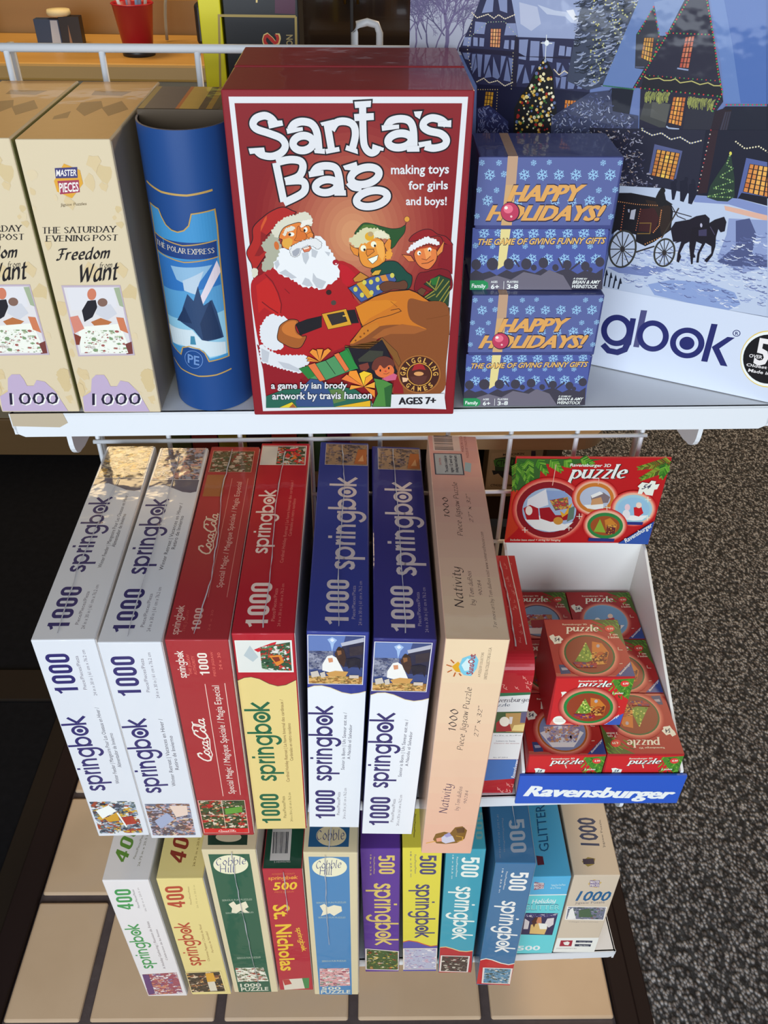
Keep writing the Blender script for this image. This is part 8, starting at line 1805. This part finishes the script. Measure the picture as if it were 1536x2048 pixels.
m = MB(); m.prism([(-30.5, 104.58), (-26.4, 104.58), (-26.2, 103.7), (-26.9, 103.3), (-30.5, 103.45)], 'y', -20.24, -20.19, M_TAPE); tag(m.build('tape_scrap', s1), 'torn beige tape')

# ------------------------------------------------------------------ puzzle boxes
def root_for(n, name, label, cat, group=None):
    x, y, z, yaw, lean, w, h = POSE[n]
    base = 104.6 if z > 100 else 60.6 if z > 50 else 24.3
    if n != 'HU': z = base
    o = empty(name, (x, y, z + abs(math.sin(lean)) * w / 2 + .02), (0, lean, yaw)); tag(o, label, cat, group); return o, w, h
def front_fn(w, h, y=0.0): return lambda u, v, e: (u - w / 2, y - e, h - v)
def top_fn(w, h): return lambda u, v, e: (u - w / 2, v, h + e)
def seam(name, root, pl, fn, wd=.09):
    """clear film seam welded along a face, slightly crinkled"""
    m = MB(); rnd = random.Random(name + str(pl)); P = []
    for i in range(len(pl) - 1):
        for k in range(8): t = k / 8; P.append((pl[i][0] + (pl[i + 1][0] - pl[i][0]) * t + rnd.uniform(-.05, .05), pl[i][1] + (pl[i + 1][1] - pl[i][1]) * t))
    P.append(pl[-1]); V = []; F = []
    for i, (u, v) in enumerate(P): wj = wd * rnd.uniform(.5, 1.3); V += [fn(u - wj / 2, v, .15), fn(u, v, .2), fn(u + wj / 2, v, .15)]
    for i in range(len(P) - 1): a = i * 3; F += [[a, a + 1, a + 4, a + 3], [a + 1, a + 2, a + 5, a + 4]]
    m.add(V, F, plain('clear_film', (.62, .62, .66), .25, 0, .5)); return tag(m.build(name, root), 'crinkled clear film seam')
def puzzle_box(n, label, lid, depth, fronts=(), tops=(), tray='d8dce6', kind='wrap', group=None, name='puzzle_box', seams=(), cat='puzzle box', topc=None):
    root, w, h = root_for(n, name, label, cat, group)
    m = MB(); m.box(-w / 2, w / 2, 0, depth, 0, h, ink(lid, kind), .1)
    if topc: m.add([(-w / 2 + .1, .1, h + .001), (w / 2 - .1, .1, h + .001), (w / 2 - .1, depth - .1, h + .001), (-w / 2 + .1, depth - .1, h + .001)], [[0, 1, 2, 3]], ink(topc, kind))
    for k in fronts: lay(m, k, front_fn(w, h), kind, size=(w, h))
    for k in tops: lay(m, k, top_fn(w, h), kind, size=(w, depth))
    m.build('box_lid', root)
    if tray: t = MB(); t.box(w / 2 - .35, w / 2 + .05, .14, depth - .14, .14, h - .14, ink(tray, 'card'), .04); t.build('box_tray', root)
    for f, pl in seams: seam('wrap_seam', root, pl, front_fn(w, h) if f == 'f' else top_fn(w, h))
    return root
G2 = 'large puzzle boxes standing on the middle shelf'; G3 = 'puzzle boxes standing on the bottom shelf'; G1 = 'game and puzzle boxes on the top shelf'
D2 = 27.7
puzzle_box('W1', 'white puzzle box with navy lettering and a snowy cabin picture, leftmost on the middle shelf', 'ccd9ee', D2, ('WHT_F', 'FEED_F'), ('WHT_T', 'FEED_T'), group=G2, seams=(('t', [(2.0, .6), (1.7, 9), (2.5, 22)]),))
puzzle_box('W2', 'white puzzle box with navy lettering and a bluish village picture, against the cola box', 'ccd9ee', D2, ('WHT_F', 'RETR_F'), ('WHT_T', 'RETR_T'), group=G2, seams=(('t', [(2.3, .5), (2.4, 14), (2.3, 26)]),))
puzzle_box('CK', 'dark red puzzle box with white cola script, third from the left on the middle shelf', '9a2c36', D2, ('COLA_F',), ('COLA_T',), group=G2, seams=(('t', [(2.3, .5), (2.8, 7), (2.6, 13), (2.1, 20), (2.3, 27)]),))
puzzle_box('RD', 'red and cream puzzle box with green lettering and a red bird picture', 'a61c30', D2, ('CARD_F',), ('CARD_T',), group=G2, seams=(('t', [(2.5, .5), (2.6, 8), (2.3, 17), (2.6, 26)]),))
puzzle_box('B1', 'navy and white puzzle box with nativity picture, standing beside the red and cream box', '2e3c94', D2, ('NATB_F',), ('NATB_T',), group=G2, seams=(('t', [(2.6, .5), (2.4, 8), (2.7, 20), (2.3, 27)]),), tray='30365c')
puzzle_box('B2', 'navy and white puzzle box with nativity picture, standing beside the pale pink box', '2e3080', D2, ('NATB_F',), ('NATB_T',), group=G2, seams=(('t', [(2.6, .5), (2.5, 12), (2.2, 27)]),), tray='30365c')
puzzle_box('NA', 'tall pale pink puzzle box with dark script lettering, tilted, beside the display carton', 'd8bcae', 28.5, ('PALE_F',), ('PALE_T',), group=G2, tray='c8a49c')
puzzle_box('4W', 'white puzzle box with green lettering, leftmost on the bottom shelf', 'd6dcea', 26, ('W400_F',), ('W400_T',), group=G3, tray='b4c2da')
puzzle_box('4Y', 'pale yellow puzzle box with dark red lettering, second from the left on the bottom shelf', 'd6ce92', 26, ('Y400_F',), ('Y400_T',), group=G3, tray='b4c2da')
puzzle_box('GC', 'dark green puzzle box with cream border and oval emblem on the bottom shelf', 'ccc8ae', 26, ('COBG_F',), ('COBG_T',), group=G3, tray='c8ccd2', seams=(('f', [(3.1, .2), (3.0, 8), (3.1, 20), (3.3, 33)]),))
puzzle_box('SN', 'narrow red puzzle box with yellow lettering and dark green top on the bottom shelf', 'a62a3e', 26, ('NICH_F',), ('NICH_T',), group=G3, tray='c0ccd8', topc='1c4a3c', seams=(('f', [(2.3, .2), (2.2, 9)]),))
puzzle_box('BC', 'blue puzzle box with cream border and oval emblem on the bottom shelf', 'ccc8ae', 26, ('COBB_F',), ('COBB_T',), group=G3, tray='c8ccd2', seams=(('f', [(2.3, .3), (2.1, 9), (2.2, 20)]), ('t', [(2.6, .2), (2.9, 5)])))
puzzle_box('5P', 'purple puzzle box with gold lettering on the bottom shelf', '56369a', 26, ('PURP_F',), (), group=G3, tray='3c2c70')
puzzle_box('5Y', 'bright yellow puzzle box with blue lettering, between purple and teal boxes', 'd2d04e', 26, ('YELL_F',), ('YELL_T',), group=G3, tray='3c3c70')
puzzle_box('5T', 'teal puzzle box with white lettering and red wavy foot on the bottom shelf', '3c9cbc', 26, ('TEAL_F',), ('TEAL_T',), group=G3, tray='24344c')
puzzle_box('5B', 'slate blue puzzle box with white lettering and red wavy foot, pulled forward', '3a70a4', 26, ('SLAT_F',), ('SLAT_T',), group=G3, tray='b0b8c6', seams=(('t', [(2.6, 4), (2.5, 14)]),))
puzzle_box('GL', 'sky blue puzzle box with winged figure picture, beside the tan box', '50aee6', 20, ('GLIT_F',), ('GLIT_T',), group=G3, tray='8ca4c8', kind='card')
puzzle_box('TN', 'tan puzzle box with blue number and snowy picture, rightmost on the bottom shelf', 'c4beb4', 20, ('TAN_F',), ('TAN_T',), group=G3, tray='a8a49e', kind='card')
# top shelf
puzzle_box('FR', 'tall cream puzzle box with black script and family meal picture, beside the blue canister box', 'cac4b0', 16.5, ('CREAM_F',), ('CREAM_T',), group=G1, tray='8a8680', kind='wrap', topc='c8a468')
POSE['FL'] = (POSE['FR'][0] - 6.35,) + POSE['FR'][1:]
puzzle_box('FL', 'tall cream puzzle box at the left end of the top shelf, cut by the frame', 'cac4b0', 16.5, ('CREAM_F',), ('CREAM_T',), group=G1, tray='6a7048', kind='wrap', topc='c8a468')
bag = puzzle_box('SB', 'large red game box with bearded man and white title, front of the top shelf', '7e1c28', 6.6, ('BAG_F',), (), tray=None, group=G1, name='game_box', cat='game box')
x, y, z, yaw, lean, w, h = POSE['SB']
b2 = bag.copy(); COL.objects.link(b2); b2.location = [v * S for v in (x - .05, y + 6.85, z + .12)]
b2['label'] = 'large red game box directly behind the bearded man one, only its top showing'
for ch in list(bag.children):
    c = ch.copy(); COL.objects.link(c); c.parent = b2
def holiday_box(n, label):
    root, w, h = root_for(n, 'game_box', label, 'game box', G1); d = 6.0; cut = 4.95
    m = MB(); m.box(-w / 2, w / 2, 0, d, h - cut, h, ink('3c4684', 'wrap'), .12); lay(m, 'HAPPY_F', front_fn(w, h), 'wrap', keep=lambda v: v < cut)
    m.add([top_fn(w, h)(u, v, .004) for u, v in ((1.95, .1), (2.6, .1), (2.6, d - .1), (1.95, d - .1))], [[0, 1, 2, 3]], ink('b09682', 'wrap')); m.build('box_lid', root)
    m = MB(); m.box(-w / 2 + .06, w / 2 - .06, .05, d - .05, 0, h - cut - .06, ink('343e86', 'wrap'), .1); lay(m, 'HAPPY_F', front_fn(w, h, .05), 'wrap', keep=lambda v: v >= cut); m.build('box_tray', root)
holiday_box('HL', 'blue snowflake party game box with gold lettering, lower of the stacked pair')
holiday_box('HU', 'blue snowflake party game box with gold lettering, upper of the stacked pair')
puzzle_box('BP', 'huge puzzle box with snowy village picture and horse coach, angled at the right end', 'c4d4f2', 3.6, ('VILLAGE',), (), tray=None, group=G1, kind='wrap')
# canister box with curved front
root, w, h = root_for('CN', 'gift_canister', 'blue canister box with rounded front and snowy night picture, beside the red game box', 'puzzle box', G1)
HW, DP = w / 2, 3.9
def cv(x): return DP * (1 - math.sqrt(max(0, 1 - min(1, abs(x) / HW) ** 2)))
m = MB(); n = 36; xs = [-HW * math.cos(math.pi * i / n) for i in range(n + 1)]
cmat = ink('1c468c', 'card'); V = []
for x_ in xs: V += [(x_, cv(x_), 0), (x_, cv(x_), h)]
m.add(V, [[2 * i, 2 * i + 2, 2 * i + 3, 2 * i + 1] for i in range(n)], cmat, True)
V = []
for x_ in xs: V += [(x_ * .955, cv(x_) * .93 + .2, h - 1.6), (x_ * .955, cv(x_) * .93 + .2, h)]
m.add(V, [[2 * i + 1, 2 * i + 3, 2 * i + 2, 2 * i] for i in range(n)], ink('060608'), True)
V = []
for x_ in xs: V += [(x_, cv(x_), h), (x_ * .955, cv(x_) * .93 + .2, h)]
m.add(V, [[2 * i, 2 * i + 2, 2 * i + 3, 2 * i + 1] for i in range(n)], ink('2a3c6a'), True)
m.add([(x_ * .96, cv(x_) * .93 + .2, h - 1.6) for x_ in xs] , [list(range(n + 1))], ink('040406'))
m.add([(x_, cv(x_), 0) for x_ in xs], [list(range(n, -1, -1))], cmat)
lay(m, 'CAN_F', lambda u, v, e: (u - w / 2, cv(u - w / 2) - e - .01, h - v), 'card', bend=.2)
m.build('sleeve', root)
m = MB(); m.box(-HW, HW, DP, 10.6, 0, h + .35, ink('4a4238', 'wrap'), .08); e = h + .36
for a, b, c in ((-HW + .1, -HW + .5, '9a8c58'), (-HW + .5, -.6, '585660'), (-.6, -.35, 'b06a30'), (-.35, .95, 'b8a04c'), (.95, 2.3, '4c3a2c'), (1.45, 1.85, 'a88428')):
    m.add([(a, DP + .1, e + (.003 if c == 'a88428' else 0)), (b, DP + .1, e + (.003 if c == 'a88428' else 0)), (b, 10.5, e + (.003 if c == 'a88428' else 0)), (a, 10.5, e + (.003 if c == 'a88428' else 0))], [[0, 1, 2, 3]], ink(c, 'wrap'))
m.build('box_body', root)
# narrow red box with a rounded front edge
root, w, h = root_for('RB', 'puzzle_box', 'narrow red patterned puzzle box with white label, between pink box and display carton', 'puzzle box', G2)
d = 15.0; m = MB(); r = 1.6
pr = [(0, 0), (0, h - r)] + [(r - r * math.cos(a), h - r + r * math.sin(a)) for a in [i * math.pi / 16 for i in range(1, 9)]] + [(d, h), (d, 0)]
m.prism(pr, 'x', -w / 2, w / 2, ink('a81c2c', 'wrap')); lay(m, 'RED_F', front_fn(w, h), 'wrap', keep=lambda v: v > 1.7, size=(w, h)); lay(m, 'RED_T', top_fn(w, h), 'wrap', keep=lambda v: v > 1.9, size=(w, d))
m.build('box_lid', root); seam('wrap_seam', root, [(w - 1.6, 2), (w - 1.5, 8), (w - 1.7, 14)], top_fn(w, h), .12)

# ------------------------------------------------------------------ counter display carton with ornament cubes
cart = empty('display_carton', (24.0, 50.6, 60.62)); tag(cart, 'white card display carton with red header and blue front, right end of middle shelf', 'display carton')
CW = ink('e2ecfa', 'card'); x0, x1 = -8.35, 8.25
m = MB(); m.box(x0, x1, .2, 24.6, 0, .25, CW); m.build('floor_panel', cart)
m = MB(); m.box(x0, x1, 24.4, 24.75, 0, 15.4, CW, .05); m.build('back_panel', cart)
for xa in (x0, x1 - .3):
    m = MB(); m.prism([(.3, 0), (24.4, 0), (24.4, 15.3), (23.2, 15.2), (.3, 5.2)], 'x', xa, xa + .3, CW); m.build('side_panel', cart)
m = MB(); m.box(-8.6, 8.6, -.1, .22, 0, 4.95, ink('2a58cc', 'card'), .06); lay(m, 'SIGN', lambda u, v, e: (u - 8.6, -.1 - e, 4.85 - v)); tag(m.build('front_panel', cart), 'blue front strip with white lettering')
m = MB(); m.box(-8.25, 8.65, 24.2, 24.42, 15.45, 27.6, ink('b01a20', 'card'), .05); lay(m, 'HEADER', lambda u, v, e: (u - 8.25, 24.2 - e, 27.55 - v)); tag(m.build('header_card', cart), 'red header card with round ornament pictures')
GC_ = 'ornament cubes in the display carton'
def cube(x, y, z, label, tops, fronts, flip=False, skip=False, fr='9c222a'):
    m = MB(); w = 7.8; d = 7.75; h = 7.6
    m.box(-w / 2, w / 2, 0, d, 0, h, ink(fr, 'card'), .06)
    tf = (lambda u, v, e: (w / 2 - u, d - v, h + e)) if flip else (lambda u, v, e: (u - w / 2, v, h + e))
    off = 0
    for k in tops: lay(m, k, (lambda u, v, e, o=off: tf(u, v, e + o)), 'card', size=(w, d)); off += .03  # cube top prints are darker than the fronts, shade put into their colours
    off = 0
    for k in fronts: lay(m, k, (lambda u, v, e, o=off: (u - w / 2, -e - o, h - v)), 'card', size=(w, h)); off += .03
    o = m.build('puzzle_cube', None, (x, y, z)); tag(o, label, 'puzzle box', GC_); return o
Zc = 60.9
cube(19.95, 51.0, Zc, 'small red ornament cube with an orange ringed snow scene, front left in the carton', ('CUBE_T', 'GT_orange'), ('CUBE_F',))
cube(27.85, 51.0, Zc, 'small red ornament cube turned upside down, front right in the carton', ('CUBE_T', 'GT_green'), ('CUBE_F',), flip=True)
cube(19.95, 58.85, Zc, 'small red ornament cube mostly hidden beneath the topmost cube, middle left of carton', ('CUBE_T', 'GT_green'), ())
cube(27.85, 58.85, Zc, 'small red ornament cube with a green ring, middle right behind the upside down cube', ('CUBE_T', 'GT_green'), ())
cube(19.95, 66.7, Zc, 'small red ornament cube with a dark ringed sleigh scene, back left in the carton', ('CUBE_T', 'GT_violet'), ())
cube(27.85, 66.7, Zc, 'small red ornament cube with a pale blue globe picture, back right in the carton', ('CUBE_T', 'GT_blue'), ())
cube(22.2, 54.55, Zc + 7.68, 'small red ornament cube with a green ringed tree picture, topmost, resting on the others', ('CUBE_T', 'GT_green'), ('CUBE_F', 'GF_green'))

# ------------------------------------------------------------------ behind the rack
tb = empty('display_table', (0, 101, 0)); tag(tb, 'low wooden display table behind the wire rack, pale rounded top board', 'table')
m = MB(); pr = [(-24.5, -21), (-3, -21), (-3, -13), (26, -13)] + [(26 + 4 * math.sin(a), -9 - 4 * math.cos(a)) for a in [i * math.pi / 12 for i in range(7)]] + [(30, 13), (-24.5, 13)]
m.prism(pr, 'z', 80.2, 82, M_BOARD); m.build('table_top', tb)
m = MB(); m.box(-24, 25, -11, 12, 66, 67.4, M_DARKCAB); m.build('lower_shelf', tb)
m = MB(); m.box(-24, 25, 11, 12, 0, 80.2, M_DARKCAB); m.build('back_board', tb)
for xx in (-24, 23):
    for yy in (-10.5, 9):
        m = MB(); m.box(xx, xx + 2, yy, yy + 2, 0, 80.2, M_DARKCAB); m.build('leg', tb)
def standing(name, label, cat, x0, x1, y0, y1, z0, z1, hx, group=None, art=None, kind='card'):
    m = MB(); m.box(x0, x1, y0, y1, z0, z1, ink(hx, kind), .1)
    if art: lay(m, art[0], lambda u, v, e: (art[1] + u, y0 - e, art[2] - v), kind)
    return tag(m.build(name), label, cat, group)
standing('game_box', 'tall black game box with red and gold letters, standing behind the rack', 'game box', -13.4, -6.6, 88, 94, 82, 130, '16181e', 'game boxes behind the rack', ('BLACK_F', -13.3, 130))
standing('game_box', 'tall yellow game box edge standing beside the black game box behind the rack', 'game box', -15.6, -13.6, 88, 94.5, 82, 130.5, 'c8c814', 'game boxes behind the rack')
standing('game_box', 'flat cream card game box with green monster emblem on the table shelf behind the rack', 'game box', 16.2, 25.6, 95, 99, 67.42, 75.8, 'b4aa8c', 'game boxes behind the rack', ('GAME_F', 16.3, 75.7))
rnd = random.Random(3); x = -23.0
for i, (hx, lb) in enumerate((('46502c', 'olive green'), ('7a2c28', 'dark red'), ('8a8a3a', 'yellow green'), ('302c34', 'charcoal'), ('a04438', 'brick red'), ('3a5a3a', 'forest green'), ('6a2c50', 'plum'))):
    wd = 2.6 + .3 * (i % 3)
    m = MB(); m.box(x, x + wd, 80.6, 87.6, 82.02, 88.0 + (i % 2) * .5, ink(hx), .1)
    tag(m.build('booklet'), 'small %s game booklet in the low row under the top shelf, behind the rack' % lb, 'booklet', 'low row of booklets behind the rack'); x += wd + .12
m = MB(); m.tube([(-1.6, 92, 82.1), (-1.6, 92, 125.6), (-1.3, 92, 126.3), (-.4, 92, 126.5), (.5, 92, 126.3), (.8, 92, 125.6), (.8, 92, 82.1)], .35, M_WIRE)
tag(m.build('wire_stand'), 'bent white wire stand rising behind the rack between red game box and village puzzle', 'stand')
# counter
cn = empty('counter', (-92, 203, 0)); tag(cn, 'long honey wood shop counter behind the rack on the left', 'counter')
m = MB(); m.box(-70, 70, -3, 32, 98.8, 102.3, M_WOOD, .6); m.build('counter_top', cn)
m = MB(); m.box(-69, 69, 0, 3, 12, 98.8, M_PANEL); m.build('front_panel', cn)
m = MB(); m.box(-69, 69, -.8, 3, 0, 12, M_WOODD, .2); m.build('kick_board', cn)
m = MB(); m.box(66, 69, 3, 31, 0, 98.8, M_PANEL); m.build('end_panel', cn)
bk = empty('pencil_bucket', (-51.3, 210, 102.3)); tag(bk, 'red pail of pencils on the shop counter', 'bucket')
M_RED = plain('red_enamel', (.42, .012, .02), .35)
m = MB(); m.lathe([(0, 1.6), (3.2, 1.6), (4.3, 9.7), (4.55, 9.9), (4.4, 10.1), (4.1, 9.7), (3.0, 2.2), (0, 2.2)], (0, 0, 0), M_RED); m.build('pail', bk)
m = MB(); m.lathe([(0, 0), (3.5, 0), (3.6, .8), (3.3, 1.65), (0, 1.65)], (0, 0, 0), M_BLACK); m.build('base', bk)
for i, (dx, dy, tx, c, lb) in enumerate(((-2.2, 0, -2.6, (.7, .72, .75), 'white'), (-1.2, 1, -1.0, (.25, .3, .45), 'slate'), (-.2, -1, -.4, (.6, .2, .2), 'red'), (.6, 1, .5, (.2, .35, .6), 'blue'), (1.4, -.6, 1.6, (.15, .22, .35), 'dark blue'), (2.2, .6, 2.6, (.5, .45, .4), 'beige'))):
    m = MB(); bx_, by_ = -51.3 + dx * .6, 210 + dy; m.tube([(bx_, by_, 104.6), (bx_ + tx, by_ + .3, 117 + (i % 3))], .36, plain('pencil_' + lb.replace(' ', '_'), c, .5), 8)
    m.tube([(bx_ + tx, by_ + .3, 117 + (i % 3)), (bx_ + tx * 1.08, by_ + .32, 118.2 + (i % 3))], [.36, .05], M_WOOD, 8)
    tag(m.build('pencil'), '%s pencil standing in the red pail on the counter' % lb, 'pencil', 'pencils in the red pail')
m = MB(); m.box(-5.2, .5, 0, 2.4, 0, 5, ink('2c3c5c'), .05); m.box(.5, 5.2, 0, 2.6, 0, 5.6, ink('241c18'), .05); m.add([(-1.8, -.02, .2), (.2, -.02, .2), (.2, -.02, 4.8), (-1.4, -.02, 4.8)], [[0, 1, 2, 3]], ink('a8b4c8')); m.add([(2.2, -.02, .3), (2.8, -.02, .3), (2.5, -.02, 4)], [[0, 1, 2]], ink('8a6a50'))
tag(m.build('card_box', None, (-71.8, 221, 102.32)), 'small dark blue and black picture box lying on the counter', 'box')
m = MB(); m.lathe([(0, 0), (2.5, 0), (2.7, .5), (2.5, 1.2), (0, 1.3)], (0, 0, 0), plain('straw', (.62, .52, .30), .7)); tag(m.build('tape_roll', None, (-71.3, 222.3, 107.98)), 'pale round roll resting on the dark picture box', 'tape roll')
m = MB(); m.box(-12, 12, 0, 8, 0, 7, plain('dark_brown_lump', (.03, .017, .01), .6), 1.5, 3); tag(m.build('cash_tray', None, (-104, 221, 102.32)), 'dark brown tray at the left end of the counter, cut by the frame', 'tray')
m = MB(); m.box(-22, 14, 0, 8, 0, 12, M_BLACK, .6); tag(m.build('card_printer', None, (-66, 237, 109.42)), 'black printer on the wood partition, above the picture box', 'printer')
m = MB(); m.tube([(-42 + 5 * math.cos(a) - 1.2, 226, 102.6 + 15 * math.sin(a)) for a in [math.pi - i * math.pi / 18 for i in range(0, 13)]], .35, plain('grey_cable', (.35, .34, .30), .5)); tag(m.build('desk_lamp_arm'), 'curved pale cable arching up from the counter beside the red pail', 'cable')
m = MB(); m.box(-3, 3, 0, 5, 0, 8.4, M_BLACK, .8); tag(m.build('phone_base', None, (-37.5, 222, 102.32)), 'black device standing on the counter behind the curved cable', 'device')
m = MB(); m.box(-160, -38, 236, 246, 0, 109.4, M_WOODL); tag(m.build('wood_partition'), 'brown wood partition behind the counter', 'partition')
# dark cabinet further back
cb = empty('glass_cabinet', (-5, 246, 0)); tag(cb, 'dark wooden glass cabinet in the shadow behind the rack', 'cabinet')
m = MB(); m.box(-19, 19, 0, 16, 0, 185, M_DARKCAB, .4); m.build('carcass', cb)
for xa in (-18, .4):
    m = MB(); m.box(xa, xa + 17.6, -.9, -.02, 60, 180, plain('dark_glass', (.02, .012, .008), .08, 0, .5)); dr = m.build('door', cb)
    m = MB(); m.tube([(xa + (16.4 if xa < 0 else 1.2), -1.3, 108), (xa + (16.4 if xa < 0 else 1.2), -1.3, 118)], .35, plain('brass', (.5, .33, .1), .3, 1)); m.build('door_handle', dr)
